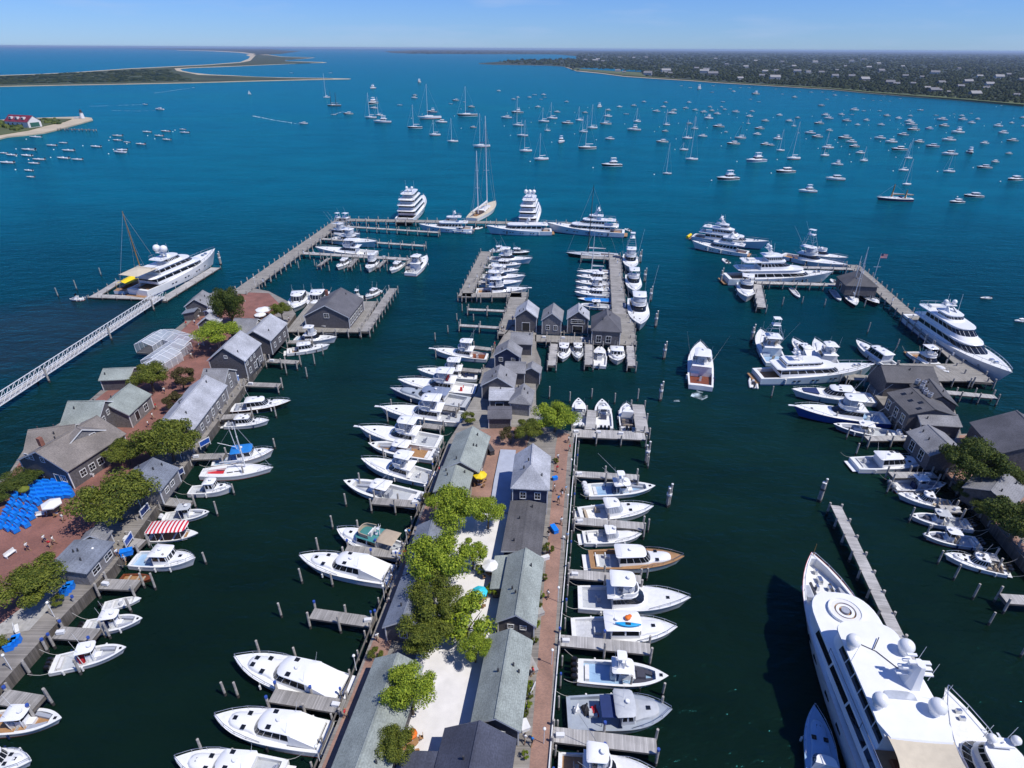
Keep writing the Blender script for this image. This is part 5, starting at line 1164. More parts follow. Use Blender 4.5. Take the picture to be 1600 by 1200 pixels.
def gable(label, A, B, w, ze, zr, roof, wall, base=2.0, ov=.35, wins=(), hipA=0., hipB=0., name='wharf_cottage', cat='cottage', group=None, wb=None, trim=True, px=True, shed=0, ws=1.0, chimney=None, vents=(), sky=()):
    """ridge from A to B (pixels at ridge height); w is the width across the ridge; shed: single slope towards that side"""
    a, b_ = (at(*A, zr), at(*B, zr)) if px else (Vector((*A, zr)), Vector((*B, zr)))
    d = b_ - a; L = math.hypot(d.x, d.y); rz = math.atan2(d.y, d.x); c = (a + b_) / 2
    o = thing(name, label, cat, (c.x, c.y, base), rz, group); h1 = ze - base; h2 = zr - base; l = L / 2 - .25; hw = w / 2 - ov; yr = 0.
    m = MB()
    if shed:
        ys = shed * hw
        m.add([(-l, -hw, 0), (l, -hw, 0), (l, hw, 0), (-l, hw, 0), (-l, -hw, h1 if shed < 0 else h2), (l, -hw, h1 if shed < 0 else h2), (l, hw, h2 if shed < 0 else h1), (-l, hw, h2 if shed < 0 else h1)], [(0, 1, 5, 4), (1, 2, 6, 5), (2, 3, 7, 6), (3, 0, 4, 7)])
    else:
        m.box(-l, l, -hw, hw, 0, h1)
        k = h2 - .12
        if not hipA: m.add([(-l, -hw, h1), (-l, hw, h1), (-l, 0, h1 + (k - h1) * (hw / (w / 2)))], [(0, 2, 1)])
        if not hipB: m.add([(l, -hw, h1), (l, hw, h1), (l, 0, h1 + (k - h1) * (hw / (w / 2)))], [(0, 1, 2)])
    m.build('wall', wall, o)
    r = MB(); X = L / 2; sl = (h2 - h1) / (w / 2); th = .16; ee = h1 - ov * sl * 0
    if shed:
        y0, z0, y1, z1 = (-w / 2, h1, w / 2, h2) if shed < 0 else (-w / 2, h2, w / 2, h1)
        q = [(-X, y0, z0), (X, y0, z0), (X, y1, z1), (-X, y1, z1)]; r.add(q + [(x, y, z + th) for x, y, z in q], [(3, 2, 1, 0), (4, 5, 6, 7), (0, 1, 5, 4), (1, 2, 6, 5), (2, 3, 7, 6), (3, 0, 4, 7)])
    else:
        ra, rb = -X + hipA, X - hipB
        tp = [(ra, 0, h2), (rb, 0, h2)]; eaves = [(-X, -w / 2, h1), (X, -w / 2, h1), (X, w / 2, h1), (-X, w / 2, h1)]
        for dz, fl in ((th, False), (0, True)):
            e = [(x, y, z + dz) for x, y, z in eaves]; t_ = [(x, y, z + dz) for x, y, z in tp]
            fs = [(0, 1, 5, 4), (2, 3, 4, 5)] + ([(3, 0, 4)] if hipA else []) + ([(1, 2, 5)] if hipB else [])
            r.add(e + t_, [f[::-1] if fl else f for f in fs])
        for i in range(4):
            p, q = eaves[i], eaves[(i + 1) % 4]
            if (i == 1 and not hipB) or (i == 3 and not hipA):
                t0 = tp[1] if i == 1 else tp[0]
                for u, v in ((p, t0), (t0, q)): r.add([u, v, (v[0], v[1], v[2] + th), (u[0], u[1], u[2] + th)], [(0, 1, 2, 3)])
            else: r.add([p, q, (q[0], q[1], q[2] + th), (p[0], p[1], p[2] + th)], [(0, 1, 2, 3)])
    rf = r.build('roof', roof, o)
    if trim:
        for sx, hp in ((-1, hipA), (1, hipB)):
            for sy in (1, -1): t = MB(); t.cbox(sx * l, sy * hw, h1 / 2, .16, .16, h1 - .02); t.build('corner_board', 'trim_white', o)
            if not hp and not shed:
                for sy in (1, -1): t = MB(); t.add([(sx * (X + e_), sy * w / 2, z_) for e_, z_ in ((.02, h1 - .08), (.02, h1 + th + .01))] + [(sx * (X + .02), 0, h2 + th + .01), (sx * (X + .02), 0, h2 - .08)], [(0, 1, 2, 3)]); t.build('rake_board', 'trim_white', o)
    if not shed:
        t = MB(); t.box(-X + hipA, X - hipB, -.13, .13, h2 + th - .05, h2 + th + .03); t.build('ridge_cap', roof, rf)
    for spec in wins:
        f, u, zc, ww, hh = spec[:5]; door = len(spec) > 5 and spec[5]
        if f == 'R': window(o, (-l + 2 * l * u, -hw - .01, zc), 0, ww, hh, door)
        elif f == 'L': window(o, (-l + 2 * l * u, hw + .01, zc), math.pi, ww, hh, door)
        elif f == 'A': window(o, (-l - .01, hw - 2 * hw * u, zc), -math.pi / 2, ww, hh, door)
        elif f == 'B': window(o, (l + .01, -hw + 2 * hw * u, zc), math.pi / 2, ww, hh, door)
    vr = random.Random(label); vents = list(vents) + ([(vr.uniform(-.8, .8), vr.choice((-1, 1)) * vr.uniform(.15, .6)) for _ in range(vr.choice((1, 2, 3)))] if not shed and L > 5 else [])
    for u, v in vents:
        b = MB(); y = v * w / 2; z = h2 - abs(v) * (h2 - h1); b.tube((u * X, y, z), (u * X, y, z + .7), .12, None, 6); b.build('vent_pipe', 'steel_dark', rf)
    for u, v in sky:
        y = v * w / 2; z = h2 - abs(v) * (h2 - h1) + th + .05; dz = (h2 - h1) / (w / 2) * .45 * (1 if v > 0 else -1)
        b = MB(); q = [(u * X - .4, y - .45, z + dz), (u * X + .4, y - .45, z + dz), (u * X + .4, y + .45, z - dz), (u * X - .4, y + .45, z - dz)]; b.add(q, [(0, 1, 2, 3)]); b.add([(x, y_, z_ - .12) for x, y_, z_ in q] + q, [(0, 1, 5, 4), (1, 2, 6, 5), (2, 3, 7, 6), (3, 0, 4, 7)]); b.build('skylight', 'glass', rf)
    if chimney:
        b = MB(); u, v = chimney; b.cbox(u * X, v * w / 2, h2 + .3, .7, .7, 1.6); b.build('chimney', 'brick_chimney', rf)
    return o
G1 = 'shingled cottages on the middle wharf'
# middle wharf, near to far
gable('long pale green roofed cottage at the bottom edge beside the left brick walk', (548, 1225), (622, 1021), 6.2, 4.7, 6.4, 'roof_green', 'cedar_dark', group=G1, wins=[('L', .2, 1.5, .9, 1.1), ('L', .5, 1.5, .9, 1.1), ('L', .8, 1.5, .9, 1.1)])
gable('grey shingled cottage shaded by trees beside the left brick walk', (627, 972), (655, 893), 5.4, 4.6, 6.2, 'roof_blue', 'cedar_dark', group=G1, wins=[('A', .5, 1.6, .9, 1.2)])
gable('weathered low roof under the trees next to the left brick walk', (655, 888), (676, 812), 5.0, 4.5, 6.0, 'roof_blue', 'cedar_dark', group=G1)
gable('pale green roofed cottage with the yellow parasol behind it, upper half', (719, 722), (739, 667), 6.8, 4.8, 6.8, 'roof_green', 'cedar_dark', group=G1, vents=[(.1, -.5)], wins=[('R', .3, 1.4, .9, 1.1)])
gable('lower pale green roofed cottage beside the yellow parasol', (703, 760), (715, 721), 6.0, 4.5, 6.0, 'roof_green', 'cedar_dark', group=G1, vents=[(.7, -.1)], wins=[('A', .4, 1.3, .9, 1.0)])
gable('two storey navy blue house with a pale hipped roof', (828.5, 746), (833, 694), 6.4, 7.2, 9.8, 'roof_silver', 'navy_siding', group=G1, hipA=3.4, ov=.35, name='navy_house', cat='house', wins=[('A', .3, 3.9, .85, 1.25), ('A', .72, 3.9, .85, 1.25), ('R', .25, 3.9, .9, 1.2), ('R', .6, 3.9, .9, 1.2)])
gable('long charcoal low pitched roof in front of the navy house', (814, 862), (826, 783), 6.0, 4.6, 5.0, 'roof_charcoal', 'navy_siding', group=G1, trim='trim_white', wins=[('R', .2, 1.2, 1, 1.2), ('R', .5, 1.2, 1, 1.2), ('R', .8, 1.2, 1, 1.2)])
gable('green roofed cottage beside the teal parasol', (806, 962), (822, 857), 5.4, 4.8, 6.6, 'roof_green', 'cedar_dark', group=G1, vents=[(-.2, .4)], wins=[('A', .35, 2.2, .7, .6), ('A', .7, 2.2, .7, .6), ('R', .25, 1.5, .9, 1.1), ('R', .6, 1.5, .9, 1.1)])
gable('small lean-to with a green roof behind the cream parasol', (784, 918), (791, 866), 3.4, 3.9, 4.5, 'roof_green', 'cedar_dark', group=G1, shed=1, trim=False)
gable('long sage green roofed cottage beside the right brick walk', (774, 1124), (798, 983), 5.7, 4.8, 6.6, 'roof_green', 'cedar_dark', group=G1, vents=[(.2, -.35), (.12, -.6)], wins=[('R', .2, 1.5, .9, 1.1), ('R', .45, 1.5, .9, 1.1), ('R', .7, 1.5, .9, 1.1), ('A', .6, 1.7, .9, .9)])
gable('dark navy roofed cottage at the bottom edge of the middle wharf', (728, 1235), (750, 1127), 8.0, 4.9, 7.3, 'roof_navy', 'cedar_dark', group=G1)
gable('dark lean-to roof beside the white shell court at the bottom', (655, 1235), (668, 1172), 5.0, 4.3, 4.9, 'roof_navy', 'cedar_dark', group=G1, shed=1, trim=False)
G2 = 'clustered grey cottages at the outer end of the middle wharf'
gable('grey cottage roof set crosswise nearest the slip dock', (798, 520), (833, 521), 6.4, 5.0, 6.8, 'roof_grey', 'cedar_dark', group=G2)
gable('gabled cottage with two white windows facing the boats', (792, 545), (796, 531), 6.6, 5.6, 7.8, 'roof_grey', 'navy_siding', group=G2, wins=[('A', .25, 2.8, .8, .9), ('A', .75, 2.8, .8, .9)])
gable('flat toned grey cottage roof behind the twin gabled one', (789, 567), (822, 568), 6.0, 5.0, 6.2, 'roof_grey', 'cedar_dark', group=G2)
gable('small dark gabled hut over the water at the cottage cluster edge', (830, 575), (832.5, 565), 4.6, 4.8, 6.2, 'roof_grey', 'cedar_dark', group=G2)
gable('grey cottage with a porch gable among the clustered cottages', (777, 590), (782, 570), 7.6, 5.2, 7.6, 'roof_grey', 'cedar_dark', group=G2, wins=[('A', .65, 2.2, 1.1, .7)])
gable('little porch gable in front of the clustered cottages', (766, 598), (769, 588), 4.0, 4.6, 5.8, 'roof_grey', 'cedar_dark', group=G2)
gable('pale flat roofed cottage nearest the dock end of the cluster', (764, 610), (804, 610), 6.6, 4.7, 5.4, 'roof_silver', 'cedar_dark', group=G2, wins=[('R', .4, 1.3, 1.6, 1.4, True)])
gable('small hipped grey cottage with a side terrace in the cluster', (812, 622), (819, 600), 4.8, 4.8, 6.4, 'roof_grey', 'cedar_pale', group=G2, hipA=1.6)
gable('dark porch building with white posts below the clustered cottages', (762, 640), (800, 640), 5.0, 4.4, 5.2, 'roof_slate', 'cedar_dark', group=G2)
G3 = 'boat sheds on the shed dock'
def shed(label, A, B, w, ze, zr, roof, wall, **k): return gable(label, A, B, w, ze, zr, roof, wall, group=G3, name='boat_shed', cat='shed', **k)
shed('plain dark boat shed at the cottage end of the shed dock', (822, 484), (825.5, 469), 6.4, 6.2, 8.6, 'roof_silver', 'cedar_dark', wins=[('A', .5, 1.6, 2.0, 2.2, True)])
shed('boat shed with a small gabled porch and tall posts', (862.5, 490), (865.5, 474), 5.8, 6.0, 8.2, 'roof_grey', 'cedar', wins=[('A', .3, 2.0, .9, 1.2), ('A', .7, 2.0, .9, 1.2)])
shed('boat shed with an open loft balcony under its gable', (904, 487), (904.5, 474), 6.2, 6.0, 8.4, 'roof_silver', 'cedar_dark', wins=[('A', .5, 3.4, 3.6, 1.0), ('A', .5, 1.2, 2.6, 1.8, True)])
shed('dark slate hipped roof shed with purple chairs in front', (949, 500), (948, 478), 8.0, 5.6, 9.0, 'roof_slate', 'cedar_dark', hipA=3.2, hipB=2.4, wins=[('A', .25, 1.4, 1.2, 1.8), ('A', .6, 1.4, 1.2, 1.8)])
# left wharf
G4 = 'shingled buildings on the brick wharf'
def lb(label, A, B, w, ze, zr, roof, wall, **k): return gable(label, A, B, w, ze, zr, roof, wall, group=G4, name='wharf_building', cat='building', **k)
lb('grey gabled shack at the far water corner of the brick wharf', (303, 468), (317, 454), 6.6, 5.0, 7.2, 'roof_grey', 'cedar_dark', wins=[('A', .5, 1.8, 1.6, .8)])
lb('pale flat roofed kiosk behind the tall green tree', (326, 480), (337, 467), 4.0, 4.2, 4.5, 'roof_silver', 'cedar')
lb('low dark lean-to beside the red dining terrace', (293, 488), (301, 480), 3.6, 4.0, 4.6, 'roof_blue', 'cedar_dark', shed=1, trim=False)
lb('small pale roofed hut above the round window shack', (322, 486), (333, 482), 3.4, 4.4, 5.0, 'roof_silver', 'cedar')
lb('dark gabled shack with a round window beside the green tree', (321, 497), (329, 489), 5.6, 5.2, 7.2, 'roof_silver', 'cedar_dark', wins=[('A', .5, 3.6, .6, .6)])
lb('dock storage hut at the foot of the long pier', (333, 456), (368, 454), 4.2, 4.2, 5.0, 'roof_grey', 'cedar')
lb('crosswise grey roofed wing with three gable windows', (366, 498), (403, 499), 8.0, 5.6, 8.2, 'roof_grey', 'cedar_dark', wins=[('B', .3, 3.8, .7, .9), ('B', .7, 3.8, .7, .9), ('B', .5, 4.9, .7, .8)])
lb('grey roofed shop by the boardwalk behind the tall house', (395, 518), (423, 491), 8.2, 5.8, 8.4, 'roof_silver', 'cedar_dark', wins=[('R', .2, 1.8, .9, 1.1), ('R', .5, 1.8, .9, 1.1), ('R', .8, 1.8, .9, 1.1)])
lb('tall silver roofed house with small white windows facing the boardwalk', (348, 544), (376, 517), 9.0, 6.6, 10.0, 'roof_silver', 'cedar_dark', wins=[('R', .12, 3.6, .7, .8), ('R', .35, 3.6, .7, .8), ('R', .55, 3.6, .7, .8), ('R', .2, 1.4, .9, 1.2), ('R', .5, 1.3, .9, 1.3), ('R', .66, 1.1, 1., 2.0, True), ('R', .85, 1.4, .9, 1.2), ('A', .5, 5.6, .6, .6)])
lb('grey roofed shop with a white gable window below the tall house', (318, 577), (357, 577), 7.2, 5.2, 7.4, 'roof_grey', 'cedar', wins=[('B', .5, 1.6, .9, 1.2), ('B', .5, 3.6, .6, .8), ('R', .8, 1.2, 1.4, 1.8, True)])
lb('long silver roofed shop with a row of white windows on the boardwalk', (263, 657), (322, 587), 8.0, 5.2, 7.8, 'roof_silver', 'cedar', wins=[('R', u, 1.6, .9, 1.2) for u in (.06, .22, .38, .54, .70, .88)], sky=[(.1, .6)])
lb('green roofed shop with three gable windows over the water', (106, 628), (164, 627), 9.6, 5.6, 8.8, 'roof_green', 'cedar_dark', wins=[('B', .3, 3.8, .7, .9), ('B', .5, 4.3, .7, .9), ('B', .7, 3.8, .7, .9)])
lb('green roofed wing with an arched porch facing the plaza', (165, 632), (203, 600), 8.0, 5.0, 7.6, 'roof_green', 'cedar', wins=[('R', .3, 1.5, 1.2, 1.8, True), ('R', .7, 1.5, 1.2, 1.4)])
lb('pale roofed hut over the water beside the round bushy tree', (161, 577), (209, 575), 6.2, 4.6, 6.0, 'roof_green', 'cedar_dark')
lb('large brown roofed building with dark gable windows by the blue tables', (55, 707), (152, 650), 11.6, 5.8, 8.8, 'roof_brown', 'cedar_dark', wins=[('A', .22, 5.2, .7, .9), ('A', .32, 5.2, .7, .9), ('A', .55, 5.2, .7, .9), ('A', .35, 1.6, 1., .9), ('A', .72, 1.3, 1.1, 2.2, True), ('A', .86, 1.9, .9, 1.2), ('R', .2, 1.8, 1., 1.2), ('R', .35, 1.8, 1., 1.2), ('R', .5, 1.8, 1., 1.2), ('R', .7, 1.8, 1., 1.2), ('R', .85, 1.8, 1., 1.2)], chimney=(-.6, .3))
lb('brown roofed cross wing over the water behind the large building', (44, 673), (118, 664), 9.6, 5.6, 8.2, 'roof_brown', 'cedar', wins=[('A', .5, 2.0, .9, .9)])
lb('dormer gable with two white windows on the brown roofs', (128, 672), (120, 668), 7.4, 7.2, 9.4, 'roof_brown', 'cedar', base=5.6, wins=[('A', .3, 1.6, .9, 1.1), ('A', .7, 1.6, .9, 1.1)])
lb('blue grey hipped hut wedged between the two plaza trees', (208, 752), (240, 716), 8.0, 4.8, 7.0, 'roof_blue', 'cedar', hipA=2, wins=[('R', .3, 1.6, 1.0, .8), ('R', .6, 1.6, 1.0, .8)])
lb('little gabled ticket hut beside the plaza tree', (140, 838), (152, 822), 4.0, 4.2, 5.4, 'roof_grey', 'cedar', wins=[('B', .5, 1.2, 1.2, 1.8, True)])
lb('flat grey roofed long hut beside the boardwalk rail', (100, 893), (147, 843), 6.4, 4.4, 4.8, 'roof_blue', 'cedar', vents=[(.2, .2)], wins=[('R', .3, 1.3, 1.4, 1.0), ('R', .75, 1.3, 1.4, 1.0)], trim=False)
gable('dark roofed waterside restaurant on its own platform', (507, 478), (533, 450), 13.0, 5.2, 8.6, 'roof_slate', 'cedar_dark', name='restaurant_building', cat='restaurant', wins=[('A', .5, 3.6, 1.3, 1.1), ('R', .1, 1.5, 1.3, 1.6), ('R', .22, 1.5, 1.3, 1.6), ('R', .36, 1.5, 1.3, 1.6), ('R', .5, 1.5, 1.3, 1.6), ('R', .66, 1.5, 1.3, 1.6), ('R', .82, 1.5, 1.3, 1.6)], chimney=(.3, .4))
# right wharf
G5 = 'dark roofed clubhouses on the right wharf'
def rb(label, A, B, w, ze, zr, roof, wall, **k): return gable(label, A, B, w, ze, zr, roof, wall, group=G5, name='clubhouse', cat='building', **k)
rb('dark roofed clubhouse set crosswise at the end of the right wharf', (1376, 571), (1458, 574), 8.4, 5.6, 7.8, 'roof_charcoal', 'cedar_dark', trim=False)
rb('dark roofed wing running down from the crosswise clubhouse', (1452, 592), (1474, 620), 7.0, 5.2, 7.2, 'roof_charcoal', 'cedar_dark', trim=False)
rb('broad dark clubhouse roof with four skylights and roof machinery', (1424, 606), (1462, 641), 9.6, 5.8, 7.2, 'roof_charcoal', 'cedar_dark', trim=False, sky=[(-.6, -.5), (0, -.5), (.3, -.25), (.7, -.5)], wins=[('R', .15, 1.8, 1.2, 2), ('R', .5, 1.8, 1.2, 2), ('R', .8, 1.8, 1.2, 2)])
rb('low grey roofed clubhouse porch facing the brick patio', (1432, 645), (1496, 649), 5.6, 4.8, 6.0, 'roof_grey', 'cedar_dark', trim='trim_white')
rb('grey roofed hall below the clubhouses beside the round tree', (1450, 664), (1490, 702), 7.4, 5.2, 7.0, 'roof_grey', 'cedar_dark', trim=False, wins=[('R', .3, 1.8, 1.2, 2), ('R', .7, 1.8, 1.2, 2)])
rb('large dark hipped building at the right edge of the picture', (1588, 642), (1640, 692), 14.0, 6.2, 9.8, 'roof_slate', 'cedar_dark', trim=False, wins=[('R', .3, 2, 1.2, 2), ('R', .6, 2, 1.2, 2)])
rb('small grey shed roof between the trees on the right wharf', (1548, 768), (1572, 738), 7.5, 4.6, 6.2, 'roof_grey', 'cedar_dark', trim=False)
gable('dark hipped pavilion at the corner of the yacht pier', (1336, 418), (1352, 432), 10.0, 5.0, 8.4, 'roof_charcoal', 'cedar_dark', name='pier_pavilion', cat='pavilion', hipA=3.0, hipB=3.0, trim=False, wins=[('R', .5, 1.4, 1.6, 2.0, True)])
# roof machinery on the clubhouse
for i, (px, py) in enumerate([(1433, 598), (1443, 600), (1440, 606), (1444, 611), (1446, 615), (1453, 619)]):
    c = at(px, py, 7.0); o = thing('roof_machinery_unit', 'white cooling unit on the clubhouse roof, %s from the water end' % rank_of(i), 'cooling unit', (c.x, c.y, 6.9), .7, 'roof cooling units')
    b = MB(); b.cbox(0, 0, .4, 1.1, .7, .8); b.build('casing', 'alu', o)
    b = MB(); b.tube((0, 0, .8), (0, 0, .88), .28, None, 10); b.build('fan_grille', 'steel_dark', o); b = MB(); b.cbox(0, 0, -.2, 1.2, .8, .42); b.build('base', 'beam_wood', o)
# clear dining tents on the left wharf
mt, tt, bb = new_mat('tent_vinyl'); bb.inputs['Base Color'].default_value = (.62, .68, .74, 1); bb.inputs['Roughness'].default_value = .25
_tr = tt.nodes.new('ShaderNodeBsdfTransparent'); _mx = tt.nodes.new('ShaderNodeMixShader'); _mx.inputs[0].default_value = .42
tt.links.new(_tr.outputs[0], _mx.inputs[1]); tt.links.new(bb.outputs[0], _mx.inputs[2]); tt.links.new(_mx.outputs[0], tt.nodes['Material Output'].inputs[0])
for i, (A, B, w, lb_) in enumerate([((222, 535), (252, 516), 5.0, 'clear plastic dining tent nearest the water on the brick wharf'), ((255, 516), (300, 530), 5.5, 'clear plastic dining tent running crosswise behind the others'), ((236, 560), (280, 530), 6.0, 'clear plastic dining tent in the middle of the three'), ((224, 572), (268, 545), 5.0, 'clear plastic dining tent closest to the round bushy tree')]):
    a, b_ = at(*A, 5), at(*B, 5); d = b_ - a; L = math.hypot(d.x, d.y); c = (a + b_) / 2; o = thing('dining_tent', lb_, 'tent', (c.x, c.y, 2.0), math.atan2(d.y, d.x), 'clear dining tents')
    b = MB(); q = MB()
    for sx in [-L / 2 + L * k / 5 for k in range(6)]:
        for s in (1, -1): b.tube((sx, s * w / 2, 0), (sx, s * w / 2, 2.2), .06); b.tube((sx, s * w / 2, 2.2), (sx, 0, 3.2), .07)
    b.tube((-L / 2, 0, 3.2), (L / 2, 0, 3.2), .08)
    for s in (1, -1): b.tube((-L / 2, s * w / 2, 2.2), (L / 2, s * w / 2, 2.2), .07)
    b.build('tent_frame', 'lattice_white', o)
    for s in (1, -1): q.add([(-L / 2, s * w / 2, 2.24), (L / 2, s * w / 2, 2.24), (L / 2, 0, 3.26), (-L / 2, 0, 3.26)], [(0, 1, 2, 3)]); q.add([(-L / 2, s * w / 2, .1), (L / 2, s * w / 2, .1), (L / 2, s * w / 2, 2.2), (-L / 2, s * w / 2, 2.2)], [(0, 1, 2, 3)])
    q.build('vinyl_cover', 'tent_vinyl', o)
    p2 = MB(); p2.box(-L / 2, L / 2, -w / 2, w / 2, -.4, -.01); p2.build('tent_floor', 'dock_pale', o)

# ------------------------------------------------------------------ trees
def crown_mesh(name, seed, n, flat=.75, leaf=.055, lob=9):
    """leaf sized faces clustered on lobes of a unit crown"""
    rg = random.Random(seed); lobes = []
    for k in range(lob):
        a = rg.random() * 6.283; r = .78 * math.sqrt(rg.random()); z = (rg.uniform(-.2, .62) * (1.05 - r * .6)) * flat
        lobes.append((r * math.cos(a), r * math.sin(a), z, rg.uniform(.16, .34)))
    v = []; f = []
    for k in range(n):
        lx, ly, lz, lr = rg.choice(lobes)
        d = Vector((rg.gauss(0, 1), rg.gauss(0, 1), rg.gauss(.25, 1))).normalized(); q = lr * rg.uniform(.35, 1.18) ** .7
        p = Vector((lx, ly, lz)) + Vector((d.x * q, d.y * q, d.z * q * flat))
        nn = (d + Vector((rg.gauss(0, .5), rg.gauss(0, .5), rg.gauss(.35, .5)))).normalized(); e = nn.orthogonal().normalized(); g = nn.cross(e)
        a = rg.random() * 6.283; e, g = e * math.cos(a) + g * math.sin(a), g * math.cos(a) - e * math.sin(a)
        s = leaf * rg.uniform(.6, 1.35); o = len(v)
        v += [p - e * s, p - g * s * .55 + nn * s * .12, p + e * s, p + g * s * .55 + nn * s * .12]; f.append((o, o + 1, o + 2, o + 3))
    me = bpy.data.meshes.new(name); me.from_pydata([tuple(q) for q in v], [], f); me.update(); return me
CROWNS = {}
def crown(kind, m):
    if (kind, m) not in CROWNS:
        me = crown_mesh('crown', 20 + kind, 14000 if kind < 4 else 4500, .66, .032 if kind < 4 else .048, 26 if kind < 4 else 17); me.materials.append(MATS[m]); CROWNS[(kind, m)] = me
    return CROWNS[(kind, m)]
def tree(label, px, py, rpx, hz=None, m='leaf_olive', kind=0, base=2.0, sq=1.0, name='harbour_tree', cat='tree', trunk='bark', ztop=None, group='trees on the wharves'):
    """crown centred on this pixel; rpx is its half width in pixels"""
    z = ztop or 5.5; c = at(px, py, z); dep = (c - Vector((0, 0, CAM_H))).dot(_f); r = rpx * dep / FPX
    hz = hz or r * .85 * sq; o = thing(name, label, cat, (c.x, c.y, base), 0, group); rg = random.Random(int(px * 7 + py))
    b = MB(); zc = z - base
    t0 = max(.06, r * .05); fork = max(.25, zc - hz * .55)
    b.tube((0, 0, -.05), (.05 * r, 0, fork), t0 * 1.3, t0, 7)
    for k in range(6):
        a = k * 1.047 + rg.random(); e = (math.cos(a) * r * .55, math.sin(a) * r * .55, zc + hz * rg.uniform(-.1, .4)); b.tube((.05 * r, 0, fork - .1), e, t0 * .6, t0 * .15, 5)
    b.build('trunk', trunk, o)
    cr = link('crown', crown(kind, m), o, (0, 0, zc)); cr.scale = (r * 1.12, r * 1.12, hz * 1.5); cr.rotation_euler = (0, 0, rg.random() * 6)
    return o
def bush(label, px, py, rpx, m='leaf_olive', h=None, kind=4, cat='shrub', name='shrub', group='shrubs on the wharves'):
    z = 2.6; c = at(px, py, z); dep = (c - Vector((0, 0, CAM_H))).dot(_f); r = rpx * dep / FPX; h = h or r * .7
    o = thing(name, label, cat, (c.x, c.y, 2.0), 0, group); b = MB()
    for k in range(4): a = k * 1.6; b.tube((0, 0, -.02), (math.cos(a) * r * .5, math.sin(a) * r * .5, h * .8), .05, .02, 4)
    b.build('stem', 'bark', o); cr = link('foliage', crown(kind, m), o, (0, 0, h * .75)); cr.scale = (r, r, h * 1.2); cr.rotation_euler = (0, 0, px % 6)
    return o
tree('bright green tree just below the yellow parasol cottage', 710, 795, 43, m='leaf_bright', kind=0, ztop=6.5)
tree('small bright green tree beside the painted deck', 762, 800, 28, m='leaf_bright', kind=1, ztop=5.5)
tree('broad bright green tree above the shell court', 688, 874, 50, m='leaf_bright', kind=2, ztop=7)
tree('bright green tree left of the cream parasol', 738, 862, 26, m='leaf_bright', kind=5, ztop=5.5)
tree('shady green tree between the teal parasol and the shaded cottage', 680, 935, 42, m='leaf_olive', kind=3, ztop=6.5)
tree('green tree beside the grey shingled cottage gable', 664, 990, 42, m='leaf_olive', kind=0, ztop=5.5)
tree('sparse tree over the shell court with pale ground showing through', 728, 968, 46, m='leaf_bright', kind=5, ztop=5.2)
tree('lone green tree beside the long pale green roof', 641, 1078, 42, m='leaf_bright', kind=1, ztop=6.5)
tree('small green tree beside the orange parasol', 619, 1165, 31, m='leaf_olive', kind=2, ztop=5.5)
tree('leafy green tree by the three docked boats at the wharf corner', 868, 652, 34, m='leaf_bright', kind=3, ztop=5.5, sq=.8)
tree('low green tree in front of the navy house', 826, 672, 24, m='leaf_olive', kind=0, ztop=4.5, sq=.8)
tree('dark reddish shrub tree behind the navy house', 798, 680, 16, m='leaf_brown', kind=4, ztop=4)
tree('bright green tree between the sparse tree and the sage green roof', 742, 1010, 26, m='leaf_bright', kind=1, ztop=5)
tree('tall dense green tree by the foot of the long pier', 357, 479, 24, hz=7.0, m='leaf_dark', kind=2, ztop=8)
tree('spreading yellow green tree leaning over the plaza shade', 337, 520, 34, hz=2.6, m='leaf_bright', kind=1, ztop=7, trunk='bark_pale')
tree('round green tree beside the waterside restaurant', 438, 484, 16, m='leaf_olive', kind=3, ztop=6)
tree('round bushy tree beside the clear dining tents', 232, 588, 29, m='leaf_olive', kind=0, ztop=6)
tree('brown tinged tree next to the round bushy tree', 282, 590, 20, m='leaf_brown', kind=4, ztop=5)
tree('small brownish tree beside the long silver roof', 270, 626, 19, m='leaf_brown', kind=5, ztop=4.5)
tree('broad olive tree over the plaza below the long silver roof', 262, 690, 45, m='leaf_olive', kind=1, ztop=6.5)
tree('smaller olive tree merging with the broad plaza tree', 195, 706, 31, m='leaf_olive', kind=2, ztop=5, sq=.7)
tree('wide olive tree in front of the blue grey hut', 176, 780, 56, m='leaf_olive', kind=3, ztop=6.5, sq=.85)
tree('large olive tree at the lower left of the plaza', 42, 912, 54, m='leaf_olive', kind=0, ztop=5.5, sq=.7)
bush('hedge by the water behind the blue tables', 40, 755, 34, 'leaf_dark', 2.2, 0)
bush('hedge at the left edge behind the blue tables', 0, 778, 30, 'leaf_dark', 2.2, 1)
bush('low shrub beside the blue crates on the boardwalk', 88, 940, 12, 'leaf_olive', 1.0)
bush('shrub at the left edge near the blue crates', -4, 1008, 20, 'leaf_olive', 1.2)
bush('shrub beside the tall silver roofed house', 397, 565, 9, 'leaf_olive', 1.0)
bush('shrub by the corner of the grey roofed shop', 418, 538, 8, 'leaf_brown', 1.0)
tree('big round dark tree shading the right wharf', 1522, 722, 46, m='leaf_dark', kind=1, ztop=7)
tree('dark tree at the right edge below the shed', 1592, 815, 48, m='leaf_dark', kind=2, ztop=6)
tree('dark tree at the right edge above the shed', 1596, 748, 22, m='leaf_dark', kind=3, ztop=5)
bush('dark hedge beneath the large hipped building', 1570, 712, 22, 'leaf_dark', 2.0, 0)
bush('dark shrubs along the brick path of the right wharf', 1540, 800, 24, 'leaf_dark', 1.6, 1)
bush('dark shrubs below the round tree of the right wharf', 1508, 772, 22, 'leaf_dark', 1.6, 2)
bush('round green shrub beside the charcoal roof on the right walk', 857, 861, 10, 'leaf_olive', 1.4)
bush('round shrub right of the teal parasol', 769, 925, 11, 'leaf_bright', 1.5)
bush('yellow green shrub left of the teal parasol', 748, 893, 9, 'leaf_bright', 1.2)
